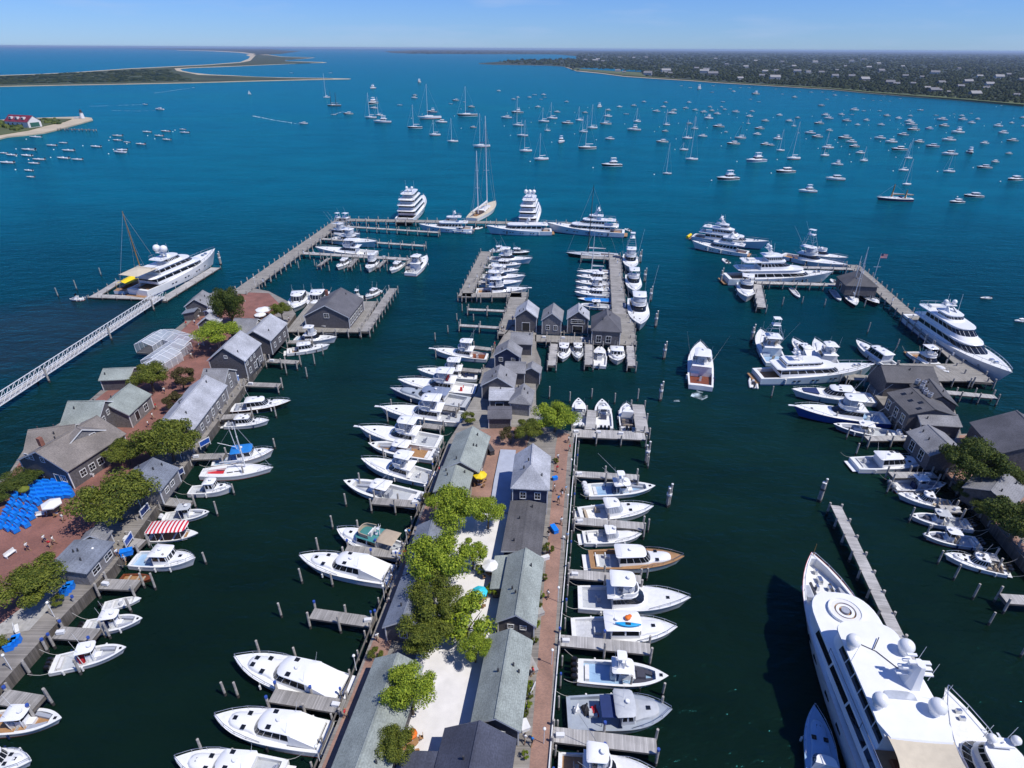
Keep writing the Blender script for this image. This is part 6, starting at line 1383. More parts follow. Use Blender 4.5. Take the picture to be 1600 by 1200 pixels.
bush('small bush where the left walk meets the cottages', 730, 657, 14, 'leaf_olive', 1.6)
bush('shrub beside the left walk by the long green roof', 587, 1026, 13, 'leaf_olive', 1.2)
bush('yellow green shrub beside the left walk by the tree', 672, 780, 11, 'leaf_olive', 1.4)
for i, (px, py, r) in enumerate([(850, 902, 6), (845, 930, 7), (842, 945, 6), (840, 975, 7), (836, 1000, 6), (828, 1070, 8), (826, 1085, 8), (824, 1100, 8), (822, 1115, 7), (820, 1180, 7), (868, 720, 5)]):
    bush('flowering planting along the right brick walk, %s from the far end' % rank_of(10 - i if i < 10 else 0), px, py, r, 'leaf_bright' if i % 2 else 'leaf_olive', .8, 4, group='plantings along the right brick walk')

# ------------------------------------------------------------------ props
def parasol(label, px, py, rpx, m, z=4.4, seg=8, tb=True):
    c = at(px, py, z); dep = (c - Vector((0, 0, CAM_H))).dot(_f); r = rpx * dep / FPX
    o = thing('parasol', label, 'parasol', (c.x, c.y, 2.02), .2, 'parasols'); h = z - 2.02
    b = MB(); k = [(r * math.cos(2 * math.pi * i / seg), r * math.sin(2 * math.pi * i / seg), h - .25) for i in range(seg)]
    b.add(k + [(0, 0, h + .3)], [(i, (i + 1) % seg, seg) for i in range(seg)]); b.add(k + [(x, y, z_ - .2) for x, y, z_ in k], [(i, (i + 1) % seg, seg + (i + 1) % seg, seg + i) for i in range(seg)]); b.build('canopy', m, o)
    b = MB(); b.tube((0, 0, 0), (0, 0, h + .2), .05, None, 6); b.tube((0, 0, 0), (0, 0, .12), .35, None, 8); b.build('pole', 'trim_white', o)
    if tb:
        b = MB(); b.tube((0, 0, .7), (0, 0, .76), .7, None, 10); b.build('table_top', 'teak', o)
        for a in range(4):
            b = MB(); x, y = 1.05 * math.cos(a * 1.57 + .4), 1.05 * math.sin(a * 1.57 + .4); b.cbox(x, y, .42, .45, .45, .06); b.cbox(x * 1.2, y * 1.2, .65, .4 if abs(y) > abs(x) else .06, .06 if abs(y) > abs(x) else .4, .5)
            for q in (-.18, .18): b.tube((x + q, y + q, 0), (x + q, y + q, .42), .025, None, 4)
            b.build('chair', 'teak', o)
parasol('bright yellow parasol beside the pale green roof', 750, 740, 11, 'yellow')
parasol('turquoise parasol in the shell court', 749, 923, 13, 'pool_teal')
parasol('cream parasol behind the green roofed cottage', 766, 881, 13, 'canvas_white')
parasol('orange parasol at the bottom of the shell court', 643, 1144, 9, 'orange')
parasol('pale hexagonal parasol beside the blue tables', 79, 785, 15, 'canvas_white', seg=6)
parasol('small white parasol beside the yellow one', 741, 733, 6, 'canvas_sand', 3.9)
parasol('white parasol beside the round tree near the restaurant', 411, 482, 12, 'canvas_white')
parasol('white parasol in front of the grey roofed shop', 406, 490, 9, 'canvas_white', 4.0)
parasol('green parasol behind the blue tables', 36, 762, 8, 'leaf_olive', 4.2, tb=False)
# rows of blue covered tables on the plaza
def make_cover():
    o = thing('covered_table', 'x', 'table'); b = MB()
    b.loft([[(x * 1.0, y * .62, z) for x, y in ((-.95, -.9), (.95, -.9), (.95, .9), (-.95, .9))] if z == 0 else [(x, y, z) for x, y in ((-.8, -.5), (.8, -.5), (.8, .5), (-.8, .5))] for z in (.12, .8)], 0, True, False, True)
    b.add([(-.8, .5, .8), (.8, .5, .8), (.74, .45, 1.2), (-.74, .45, 1.2), (-.74, .2, 1.2), (.74, .2, 1.2), (.8, .1, .8), (-.8, .1, .8)], [(0, 3, 2, 1), (3, 4, 5, 2), (4, 7, 6, 5), (0, 7, 4, 3), (1, 2, 5, 6)])
    b.build('tarpaulin', 'tarp_blue', o)
    b = MB()
    for x in (-.7, .7):
        for y in (-.4, .4): b.tube((x, y, 0), (x, y, .3), .04, None, 4)
    b.build('table_legs', 'steel_dark', o)
    return o
ct = make_cover(); first = True
TB = []
for j in range(4):
    for i in range(5): TB.append((44 + i * 13.5 + j * 3, 757 + j * 6.5 - i * 1.0, 'upper block', j, i))
for j in range(5):
    for i in range(4 if j < 4 else 3): TB.append((24 - j * 6.0 + i * 11.5, 774 + j * 11.5 + i * 3.4, 'lower block', j, i))
for px, py, blk, j, i in TB:
    o = ct if first else copy_tree(ct); first = False
    c = at(px + rng.uniform(-.8, .8), py + rng.uniform(-.6, .6), 2.6); o.location = (c.x, c.y, 2.01); o.scale = (.84, .95, 1.05) if blk == 'upper block' else (.72, .9, 1.1); o.rotation_euler = (0, 0, rng.uniform(-.06, .06) - (.05 if blk == 'upper block' else .5))
    tag(o, 'blue tarpaulin covered table, %s of row %s in the %s' % (rank_of(i), ['one', 'two', 'three', 'four', 'five'][j], blk), 'table', 'blue covered tables on the plaza')
# boardwalk lamps, one kind for all
lp = thing('globe_lamp', 'x', 'lamp'); b = MB(); b.tube((0, 0, 0), (0, 0, 2.6), .05, .04, 6); b.build('lamp_post', 'white_metal', lp); b = MB(); b.ball((0, 0, 2.78), .2, 8, 6); b.build('lamp_globe', 'lamp_globe', lp, 60)
first = True
def lamps(lst, where):
    global first
    for i, (x, y) in enumerate(lst):
        o = lp if first else copy_tree(lp); first = False; o.location = (x, y, 2.0)
        tag(o, 'white globe lamp %s, %s from the near end' % (where, rank_of(i)), 'lamp', 'globe lamps')
lamps([(3.6 + 8.9 * f, 38 + 62 * f) for f in [.02, .18, .34, .5, .66, .82, .97]], 'along the right brick walk')
lamps([(-20.9 + 8.2 * f, 36 + 61 * f) for f in [.02, .2, .38, .56, .74, .9]], 'along the left brick walk')
lamps([(-62.2, y) for y in (48, 56, 66, 78, 92, 106, 120, 134, 148)], 'along the boardwalk of the brick wharf')
lamps([(-84.3 + 9.5 * f, 182 + 92 * f) for f in (.05, .3, .55, .8, .97)], 'along the long pier')
# power pedestals on the piers
pp = thing('power_pedestal', 'x', 'power pedestal'); b = MB(); b.cbox(0, 0, .55, .32, .26, 1.1, 0, .9); b.build('pedestal_body', 'white_metal', pp); b = MB(); b.cbox(0, 0, 1.14, .38, .32, .08); b.build('pedestal_cap', 'steel_dark', pp)
first2 = True
for where, lst in (('on the long pier', [(-82.5 + 9.2 * f, 190 + 80 * f) for f in (0, .2, .4, .6, .8, 1)]), ('on the pier head', [(x, 272.0 - (x + 70) * .05) for x in (-66, -52, -30, -10, 8, 24, 40)]), ('on the slip dock', [(-14, 186), (-12, 196), (-10, 206), (-9, 216)]), ('on the shed dock', [(33.5, 158), (34, 170), (35, 184), (36.5, 198), (38, 212)]), ('on the yacht pier', [(112.5, 138), (114.5, 150), (116, 162), (118, 176), (120, 190), (122, 202)])):
    for i, (x, y) in enumerate(lst):
        o = pp if first2 else copy_tree(pp); first2 = False; o.location = (x, y, 2.1); tag(o, 'white power pedestal %s, %s from its near end' % (where, rank_of(i)), 'power pedestal', 'power pedestals')
# crates, bins, benches
def crate(label, px, py, m, sx=.7, sy=.5, sz=.5, z=2.02, rz=.4, cat='crate', name='storage_crate', group=None):
    c = at(px, py, z); o = thing(name, label, cat, (c.x, c.y, z), rz, group); b = MB(); b.cbox(0, 0, sz * .45, sx, sy, sz * .9, 0, .96); b.build('body', m, o); b = MB(); b.cbox(0, 0, sz * .95, sx * 1.06, sy * 1.06, sz * .12); b.build('lid', m, o)
for i, (px, py) in enumerate([(102, 929), (107, 924), (112, 919)]): crate('blue bin in the upper row by the boardwalk shrubs, %s from the left' % rank_of(i), px, py, 'tarp_blue', .9, .8, 1., cat='bin', name='blue_bin', group='blue bins')
for i, (px, py) in enumerate([(16, 1014), (22, 1008), (28, 1003)]): crate('blue bin in the lower row by the boardwalk, %s from the left' % rank_of(i), px, py, 'tarp_blue', .9, .8, 1., cat='bin', name='blue_bin', group='blue bins')
crate('blue cooler box on the boardwalk by the striped awning boat', 199, 866, 'tarp_blue', 1.6, .9, .9)
crate('white dock box on the flat grey roofed hut side', 156, 877, 'trim_white', 1.5, .8, .9)
crate('white dock box beside the charcoal roof', 851, 874, 'trim_white', 1.4, .6, .6)
crate('blue cooler on the right brick walk by the charcoal roof', 866, 829, 'tarp_blue', .8, 1.6, .7)
crate('blue folded kayak cart on the right brick walk', 867, 749, 'tarp_blue', .9, .6, .6)
crate('grey planter box beside the long sage green roof', 829, 1040, 'stone', 1.0, 2.4, .6)
crate('pale grey planter box beside the green roofed cottage', 842, 956, 'stone', 1.0, 1.6, .6)
crate('white picnic chest by the sage green roof corner', 819, 1136, 'trim_white', 1., 1.2, .6)
crate('dark grill station beside the pale green roof', 766, 706, 'steel_dark', .9, 2.4, 1.0)
crate('blue barrel rack beside the grey roofed shop', 368, 594, 'tarp_blue', 1.6, 1.0, 1.0)
for i, (px, py) in enumerate([(66, 807), (18, 868), (28, 985), (140, 745), (830, 1080)]):
    c = at(px, py, 2.02); o = thing('bench', ['white bench on the brick plaza below the pale parasol', 'folding chair on the open brick plaza', 'weathered bench on the stone apron', 'white bench beside the large brown roofed building', 'small white bench among the walk plantings'][i], 'bench', (c.x, c.y, 2.02), .3 + i, 'benches')
    b = MB(); b.box(-.8, .8, -.22, .22, .42, .48); b.build('seat', 'trim_white', o); b = MB(); b.box(-.8, .8, .2, .26, .5, .95); b.build('backrest', 'trim_white', o)
    for x in (-.7, .7):
        b = MB(); b.box(x - .04, x + .04, -.2, .24, 0, .42); b.build('leg', 'trim_white', o)
# flag on the yacht pier
c = at(1363, 442, 2); o = thing('flagpole', 'white flagpole with a small red and blue flag on the yacht pier', 'flagpole', (c.x, c.y, 2.0)); hgt = mast_height((c.x, c.y, 2), 396)
b = MB(); b.tube((0, 0, 0), (0, 0, hgt), .09, .05, 6); b.tube((-1.2, 0, hgt * .55), (1.2, 0, hgt * .55), .05, None, 4); b.build('pole', 'mast_white', o)
b = MB(); n = 7
for k in range(n):
    z0 = hgt - .1 - 1.4 * k / n; z1 = z0 - 1.4 / n
    b.add([(0, .0, z0), (1.1, .15, z0 - .1), (2.2, -.05, z0 - .15), (2.2, -.05, z1 - .15), (1.1, .15, z1 - .1), (0, 0, z1)], [(0, 1, 4, 5)] + [(1, 2, 3, 4)], 0 if k % 2 == 0 else 1)
b.add([(0, -.02, hgt - .1), (1.0, .12, hgt - .2), (1.0, .12, hgt - .9), (0, -.02, hgt - .8)], [(0, 1, 2, 3)], 2)
b.build('flag', ['red_paint', 'trim_white', 'navy'], o)
b = MB(); b.tube((-.9, .4, 0), (-.9, .4, 1.0), .3, None, 8)

# ------------------------------------------------------------------ people
def body_mesh(rg, stride, skin, top, low, hair):
    """one continuous figure: hips, two legs, torso, two arms, neck and head"""
    v = []; e = []; rad = []
    def J(x, y, z, r): v.append((x, y, z)); rad.append(r); return len(v) - 1
    def E(a, b_): e.append((a, b_))
    b = MB()
    def ring(cx, cy, cz, rx, ry, n=8): return [(cx + rx * math.cos(2 * math.pi * k / n), cy + ry * math.sin(2 * math.pi * k / n), cz) for k in range(n)]
    # torso from hips to crown as one loft
    prof = [(.84, .15, .11, 1), (.95, .17, .12, 1), (1.05, .14, .10, 0), (1.25, .18, .12, 0), (1.40, .20, .12, 0), (1.46, .10, .08, 0), (1.50, .055, .06, 2), (1.54, .055, .06, 2), (1.58, .085, .10, 2), (1.66, .095, .115, 2), (1.70, .10, .12, 3), (1.75, .085, .10, 3), (1.78, .03, .04, 3)]
    for (z0, a0, c0, m0), (z1, a1, c1, m1) in zip(prof, prof[1:]): b.loft([ring(0, 0, z0, c0, a0), ring(0, 0, z1, c1, a1)], m0)
    b.add(ring(0, 0, 1.78, .04, .03), [tuple(range(8))], 3)
    b.add([(.115, -.02, 1.62), (.145, 0, 1.6), (.115, .02, 1.62), (.11, 0, 1.655)], [(0, 1, 3), (1, 2, 3), (0, 2, 1)], 2)
    for s in (1, -1):
        k = stride * s
        hip, kn, an = Vector((0, .09 * s, .9)), Vector((.18 * k, .09 * s, .48)), Vector((.30 * k - .04, .09 * s, .08))
        b.tube(hip, hip.lerp(kn, .8), .095, .075, 7, 1); b.tube(hip.lerp(kn, .8), kn, .075, .065, 7, 2); b.tube(kn, an, .06, .04, 7, 2); b.cbox(an.x + .06, an.y, .045, .25, .09, .09, 3)
        sh, el, ha = Vector((0, .2 * s, 1.40)), Vector((-.12 * k, .25 * s, 1.12)), Vector((-.02 * k + .1, .25 * s, .88))
        b.tube(sh, sh.lerp(el, .6), .062, .05, 6, 0); b.tube(sh.lerp(el, .6), el, .048, .042, 6, 2); b.tube(el, ha, .042, .03, 6, 2)
        b.tube(ha, ha + Vector((.02, 0, -.09)), .035, .03, 6, 2)
        for q in range(5): b.tube(ha + Vector((-.025 + .015 * q, 0, -.08)), ha + Vector((-.025 + .018 * q, -.01 * s, -.17 + abs(q - 2) * .012)), .009, .007, 4, 2)
    return b.mesh('person', [top, low, skin, hair], 50)
prs = random.Random(5); PM = []
for t, l_ in (('trim_white', 'navy'), ('red_paint', 'canvas_tan'), ('canvas_blue', 'canvas_black'), ('canvas_black', 'canvas_white'), ('sky_hull', 'canvas_tan'), ('trim_white', 'canvas_tan')):
    PM.append((body_mesh(prs, .8, 'skin' if prs.random() < .7 else 'skin_tan', t, l_, 'hair_dark' if prs.random() < .5 else 'hair_light'), {'trim_white': 'white', 'red_paint': 'red', 'canvas_blue': 'blue', 'canvas_black': 'black', 'sky_hull': 'pale blue'}[t]))
def person(px, py, k, where, z=2.02, rz=None):
    c = at(px, py, z); o = link('person', PM[k][0]); o.location = (c.x, c.y, z); o.rotation_euler = (0, 0, prs.random() * 6.28 if rz is None else rz)
    tag(o, 'person in a %s top %s' % (PM[k][1], where), 'person', 'people on the wharves')
for a in [(72, 848, 0, 'on the open plaza left of the red one'), (80, 856, 1, 'in the middle of the brick plaza'), (86, 850, 5, 'in the plaza group, right of the red one'), (233, 668, 0, 'walking in the plaza beside the long silver roof'), (240, 655, 5, 'walking towards the long silver roof'), (212, 632, 1, 'beside the green roofed porch'), (218, 630, 1, 'by the plaza corner near the green roofs'), (185, 870, 0, 'beside the blue cooler box on the boardwalk'), (197, 880, 4, 'at the boardwalk edge by the white cabin boat'), (625, 880, 0, 'beside the red topped one on the left walk'), (633, 871, 1, 'on the left walk beside the dark boats'), (612, 908, 5, 'on the left walk by the gangplank'), (648, 858, 3, 'in the shade of the left walk'), (640, 838, 2, 'further up the shaded left walk'), (866, 768, 5, 'outside the navy house on the right walk'), (884, 770, 4, 'by the rail outside the navy house'), (878, 775, 3, 'in front of the navy house near the rail'), (886, 844, 4, 'by the rail beside the charcoal roof'), (888, 692, 0, 'at the brick corner beside the leafy tree'), (890, 705, 1, 'near the brick corner rail'), (877, 820, 5, 'on the right walk beside the blue cooler'), (785, 560, 3, 'on the tan decking by the gabled cottage'), (787, 518, 3, 'on the pier planks beyond the cottages'), (784, 517, 0, 'paired with another on the pier planks beyond the cottages'), (801, 502, 2, 'standing on the pier leading to the slip dock'), (773, 543, 1, 'on the decking behind the docked sportfisher'), (440, 520, 5, 'on the boardwalk by the grey roofed shop'), (452, 503, 0, 'on the boardwalk by the restaurant'), (312, 500, 5, 'on the red dining terrace by the water'), (305, 508, 0, 'seated side of the red dining terrace'), (292, 510, 1, 'at the outer corner of the dining terrace'), (820, 1160, 5, 'below the sage green roof on the right walk')]: person(*a)
for i in range(9): f = .05 + i * .105; person(*topx((3.0 + 8.9 * f - 1.0 - (i % 3) * .6, 38 + 62 * f + (i * 7 % 5) - 2, 2.02)), (i * 5 + 2) % 6, 'strolling the right brick walk, %s from the near end' % rank_of(i))
for i in range(7): f = .1 + i * .12; person(*topx((-20.2 + 8.2 * f + .3 + (i % 2) * .7, 36 + 61 * f + (i * 3 % 4), 2.02)), (i * 4 + 1) % 6, 'on the left brick walk, %s from the near end' % rank_of(i))
for i, (px, py) in enumerate([(225, 640), (205, 655), (245, 640), (258, 615), (300, 560), (312, 545), (330, 548), (285, 548), (120, 800), (45, 860), (100, 815), (150, 770)]): person(px, py, (i * 5 + 3) % 6, 'in the brick plaza crowd, %s from the green roofs' % rank_of(i))
# dock boxes on the finger piers
db = thing('dock_box', 'x', 'dock box'); b = MB(); b.cbox(0, 0, .28, 1.2, .55, .56, 0, .95); b.build('box_body', 'trim_white', db); b = MB(); b.cbox(0, 0, .58, 1.28, .62, .1, 0, .9); b.build('box_lid', 'trim_white', db)
first3 = True
for where, lst in (('finger piers of the right brick walk', [(905, 741), (906, 815), (898, 898), (884, 1002), (875, 1150)]), ('finger piers of the left brick walk', [(575, 970), (525, 1102), (618, 864), (648, 786)]), ('fingers of the brick wharf', [(95, 989), (165, 913), (306, 714), (392, 600), (425, 564)]), ('long pier fingers', [(545, 354), (520, 374), (490, 396), (560, 400), (600, 402)]), ('corner dock', [(900, 675), (935, 676), (970, 678)]), ('shed dock edge', [(850, 528), (880, 529), (910, 530), (945, 531)]), ('fingers of the clubhouse wharf', [(1415, 684), (1450, 742), (1495, 796)])):
    for i, (px, py) in enumerate(lst):
        c = at(px, py, 2.0); o = db if first3 else copy_tree(db); first3 = False; o.location = (c.x, c.y, 2.015 if 'shed' in where or 'long' in where else 1.91); o.rotation_euler = (0, 0, prs.uniform(-.2, .2)); o.scale = (.8, .8, .8)
        tag(o, 'white dock box on the %s, %s in order' % (where, rank_of(i)), 'dock box', 'dock boxes')
# charter boat sign stands on the boardwalk of the brick wharf
for i, (px, py, lb_) in enumerate([(318, 664, 'beside the olive plaza tree'), (330, 694, 'above the blue canvas work boat'), (290, 742, 'behind the long fishing sloop'), (268, 764, 'behind the small lobster boat'), (238, 800, 'by the small white center console'), (214, 846, 'behind the striped awning launch')]):
    c = at(px, py, 2.6); o = thing('charter_sign', 'white framed blue charter sign stand ' + lb_, 'sign', (c.x - 1.2, c.y, 2.0), .9 + i * .15, 'charter sign stands')
    b = MB(); b.cbox(0, .0, 1.05, 2.0, .08, 1.0); b.build('sign_panel', 'royal' if i % 2 else 'canvas_navy', o)
    b = MB()
    for z in (.5, 1.62): b.box(-1.08, 1.08, -.07, .07, z - .06, z + .06)
    for x in (-1.08, 1.08): b.box(x - .06, x + .06, -.075, .075, 0, 1.7)
    b.build('sign_frame', 'trim_white', o)
    b = MB(); b.cbox(.9, .9, .35, .9, .7, .7, 0, .95); b.build('gear_locker', 'trim_white', o)
# ------------------------------------------------------------------ boats along the left wharf
boat('ex', (-60, 1186), (48, 1186), 'white cabin cruiser cut off by the bottom left corner', hardtop=True)
boat('cc', (-32, 1128), (95, 1119), 'white center console with a boxy T-top below the short plank finger pier', tl=.28, n=2, eng='engine_white', riggers=False)
boat('cc', (80, 1036), (196, 1008), 'white center console with a red cushion beside the dock corner', n=3, eng='engine_black', tl=.26, seat='red_paint', riggers=False)
boat('cc', (128, 978), (221, 962), 'white center console with windshield, just above the red cushion one', n=3, tl=.32, riggers=False)
boat('skiff', (161, 947), (218, 935), 'small open white skiff above the windshield center console', Lf=6.2, console=True)
boat('skiff', (188, 903), (238, 903), 'old red and brown wooden workboat with gear aboard', hull='mahogany', rub='mahogany', deck='mahogany', sole='teak', thwart='canvas_tan', eng=0)
boat('lob', (208, 872), (306, 873), 'white cabin boat with three dark windscreen panes', boot='boot_black', x0=-.1, x1=.14)
boat('skiff', (233, 838), (306, 833), 'launch under a red and white striped awning', name='awning_launch', Lf=9.0, hull='gelcoat_cream', sole='teak', eng=0)
boat('cc', (254, 806), (326, 796), 'small white center console behind the striped awning launch', n=2, tl=.3, eng='engine_white', riggers=False)
boat('lob', (296, 765), (362, 760), 'small white lobster boat with a dark sided wheelhouse', x0=-.06, x1=.14, boot='boot_black')
boat('sail', (314, 738), (427, 730), 'long white fishing sloop with red gear on deck', masts=[(.12, .8)], dodger=False, deck='deck_white', sole='red_paint', mast='mast_white', coach='deck_white')
boat('lob', (332, 720), (428, 704), 'white work boat with a bright blue canvas roof and mast', topm='canvas_blue', boot='boot_red', mast=6, over=.1)
boat('ex', (352, 660), (417, 655), 'small white express boat below the dark hulled cruiser', Lf=9.5, n=2)
boat('ex', (362, 637), (457, 626), 'dark hulled cruiser with a white cabin by the long silver roofed shop', hull='black_hull', Lf=12.5, roofhatch=[(-.02, .2)])
boat('ex', (448, 548), (512, 538), 'white express cruiser nearest the restaurant pier', Lf=12, roofhm='clear_vinyl')
boat('sf', (460, 528), (523, 524), 'white flybridge boat in the middle of the three by the restaurant', Lf=13, riggers=False)
boat('cc', (484, 512), (529, 515), 'white center console with a tall T-top nearest the restaurant', Lf=10, n=2, upper=True)
boat('ex', (472, 458), (455, 490), 'broad white cruiser moored behind the restaurant, left one of the pair', Lf=15, B=6, canvas='canvas_white', house=(-.2, .12), hh=2.0)
boat('ex', (502, 456), (484, 489), 'broad white cruiser moored behind the restaurant, right one of the pair', Lf=15, B=6, canvas='canvas_white', house=(-.2, .12), hh=2.0)
boat('cc', (568, 462), (548, 457), 'white runabout behind the restaurant roof ridge', Lf=8.5, n=1, riggers=False)
boat('ex', (592, 452), (572, 462), 'white canvas topped boat at the end of the restaurant pier', Lf=9)
# the long pier slips
boat('sf', (518, 373), (590, 379), 'sportfisher with a tall tuna tower in the upper slip of the long pier', tower=True, th=4.5)
boat('sf', (512, 362), (562, 366), 'white sportfisher half hidden behind the tuna tower boat', Lf=18, tower=True, th=2.5)
boat('sf', (588, 396), (488, 388), 'long white sportfisher with its bow towards the long pier', Lf=24)
boat('ex', (545, 405), (526, 418), 'small white boat in the left short slip of the long pier', Lf=11)
boat('sf', (585, 406), (573, 422), 'small flybridge boat in the middle short slip of the long pier', Lf=13, riggers=False)
boat('ex', (627, 410), (611, 422), 'small white boat moored against the larger one at the finger end', Lf=11)
boat('sf', (641, 427), (666, 400), 'white flybridge boat at the end of the finger pier pointing away', Lf=20, riggers=False)
# the pier head
T5 = [(-.36, .26, .44, 2.1, .12, .05, .06), (-.34, .20, .42, 2.1, .12, .06, .07), (-.30, .12, .38, 2.0, .10, .06, .08), (-.22, .04, .32, 1.8, .08, .05, .10)]
T3 = [(-.32, .26, .43, 2.0, .18, .10, .10), (-.24, .12, .36, 1.9, .14, .10, .14), (-.14, .00, .26, 1.4, .08, .05, .08)]
T2 = [(-.30, .22, .42, 2.3, .18, .12, .12), (-.20, .04, .32, 2.0, .10, .08, .10)]
boat('my', (631, 341), (652, 312), 'five deck white superyacht seen from astern at the left of the pier head', tiers=T5, Lf=40, keep=True, boot='boot_black', B=9.6, zz=(2.4, 5), masth=1.0)
boat('my', (738, 354), (658, 346), 'white motor yacht with dark side windows at the pier head, bow to the left', tiers=T2, Lf=27, hull='ice_shade_hull')
boat('cc', (738, 361), (696, 357), 'tender with a pale green hull alongside the pier head yacht', hull='ice_shade_hull', Lf=11, n=2)
boat('rib', (752, 354), (742, 357), 'small white inflatable behind the pier head yacht', Lf=4.5)
o = boat('sail', (737, 340), (770, 316), 'very large ketch with towering white masts at the pier head', masts=[(.12, mast_height(at(756, 322, 2), 180)), (-.25, mast_height(at(745, 335, 2), 236))], Lf=36, keep=True, deck='canvas_sand', hull='gelcoat', coach='gelcoat_cream', canvas='canvas_white', boot='boot_black', zz=(1.8, 2.2))
boat('my', (822, 352), (834, 318), 'tall white superyacht with three domes seen from astern at the pier head', tiers=T5, Lf=40, keep=True, B=9.0, masth=1.6, domes=(-.2, .0, .2), dome=.9, zz=(2.4, 5))
boat('my', (862, 358), (764, 350), 'low white yacht moored across the stern of the three dome yacht', tiers=[(-.34, .24, .42, 2.3, .16, .08, .1)], Lf=30, hull='ice_shade_hull', masth=1.5)
boat('my', (976, 361), (860, 347), 'raked white motor yacht at the right end of the pier head', tiers=T3, Lf=37, hull='ice_shade_hull')
boat('rib', (985, 360), (977, 357), 'grey inflatable at the stern of the raked white yacht', Lf=4.5)
# left floating dock
boat('my', (214, 454), (331, 390), 'white superyacht with a tan sun awning at the left floating dock', tiers=[(-.36, .28, .44, 2.1, .14, .06, .05), (-.30, .18, .40, 2.0, .12, .08, .08), (-.16, .04, .30, 1.6, .08, .05, .08)], masth=1.6, Lf=37, keep=True, B=8.8, sole='teak', zz=(2.2, 5.4), fb=(2.4, 5.4), domes=(-.16, .16), dome=1.2)
o = boat('sail', (186, 456), (232, 432), 'wooden masted schooner under a yellow awning behind the white superyacht', hull='gelcoat', masts=[(.05, mast_height(at(212, 446, 1.5), 338))], mast='mast_wood', deck='teak', coach='mast_wood', Lf=22, keep=True, canvas='canvas_sand')
boat('cc', (131, 464), (108, 463), 'small white runabout drifting beside the floating dock', Lf=5.6, n=1, top=False, riggers=False)
# slip dock row
boat('ex', (768, 390), (796, 386), 'white canopy boat at the far end of the slip dock', Lf=10)
boat('ex', (794, 392), (826, 392), 'dark hulled cruiser at the outer far end of the slip dock', hull='black_hull', Lf=11)
boat('sf', (764, 403), (829, 403), 'sportfisher with a dark cockpit in the slip dock, second row', Lf=17, sole='cushion_dark')
boat('ex', (767, 412), (813, 412), 'white express boat in the slip dock between the dark cockpit boat and the wide one', Lf=12)
boat('ex', (763, 422), (809, 421), 'white cruiser with a pale top in the middle of the slip dock', Lf=12.5, canvas='canvas_white')
boat('sf', (750, 431), (820, 430), 'sportfisher with striped window shades in the slip dock', Lf=16)
boat('fly', (745, 441), (813, 439), 'pale grey hulled flybridge yacht in the slip dock', Lf=17, hull='ice_shade_hull')
boat('sf', (744, 454), (822, 450), 'sportfisher with black windows and a bow pulpit nearest on the slip dock', Lf=18, pulpit=True)
# sailing boats behind the sheds
boat('sail', (966, 399), (896, 396), 'black racing yacht with a tall black mast', hull='black_hull', mast='mast_black', masts=[(.08, mast_height(at(927, 396, 1), 289))], deck='deck_grey', coach='deck_grey', sailm='canvas_white', Lf=20, keep=True, dodger=False)
boat('sail', (958, 424), (904, 423), 'white sloop with a tall mast, farthest of the stacked sailboats', masts=[(.1, mast_height(at(937, 422, 1), 352))], Lf=14)
boat('ex', (957, 433), (903, 431), 'white cruiser with twin dark portholes beside the stacked sailboats', Lf=13)
boat('ex', (956, 443), (901, 440), 'white sloop shaped runabout in the middle of the stacked boats', Lf=13, hardtop=False)
boat('sf', (953, 450), (902, 447), 'white boat with a blue grey shade in the stacked row', Lf=13, riggers=False)
boat('ex', (957, 460), (900, 456), 'slim white cruiser just above the blue covered boat', Lf=13.5)
boat('skiff', (962, 470), (903, 466), 'launch under a bright blue cover by the sheds', Lf=12, B=3.2, cover='canvas_blue', hull='royal', eng=0)
boat('cc', (958, 478), (906, 474), 'white center console nearest the sheds, half hidden behind them', Lf=12)
# sportfishers lined up on the right of the shed dock
boat('sf', (984, 398), (987, 425), 'sportfisher with a tuna tower at the far end of the shed dock', Lf=21, tower=True, th=4, B=5.6, zz=(1.1, 2.4))
boat('fly', (988, 430), (993, 460), 'white flybridge boat in the middle of the shed dock line', Lf=20, B=5.4, zz=(1.1, 2.4))
boat('sf', (995, 468), (1001, 511), 'big white sportfisher with its bow towards the camera by the sheds', Lf=24, B=6.4, zz=(1.1, 2.6), hull='ice_shade_hull')
# four boats below the sheds
boat('ex', (882, 536), (879, 561), 'small white cruiser in the first berth below the sheds', Lf=10.5, B=3.8)
boat('ex', (902, 536), (904, 562), 'small grey decked boat in the second berth below the sheds', Lf=10, B=3.4, deck='deck_grey')
boat('cc', (936, 571), (938, 537), 'small white open boat pointing at the third berth below the sheds', Lf=11, B=3.8, n=1, riggers=False)
boat('lob', (962, 541), (965, 568), 'round bowed white boat in the fourth berth below the sheds', Lf=10, B=4.4)
boat('sf', (1095, 604), (1094, 534), 'white sportfisher with a teak cockpit under way in the channel', Lf=22, B=6.2, sole='mahogany', zz=(1.1, 2.6), rub='mahogany')
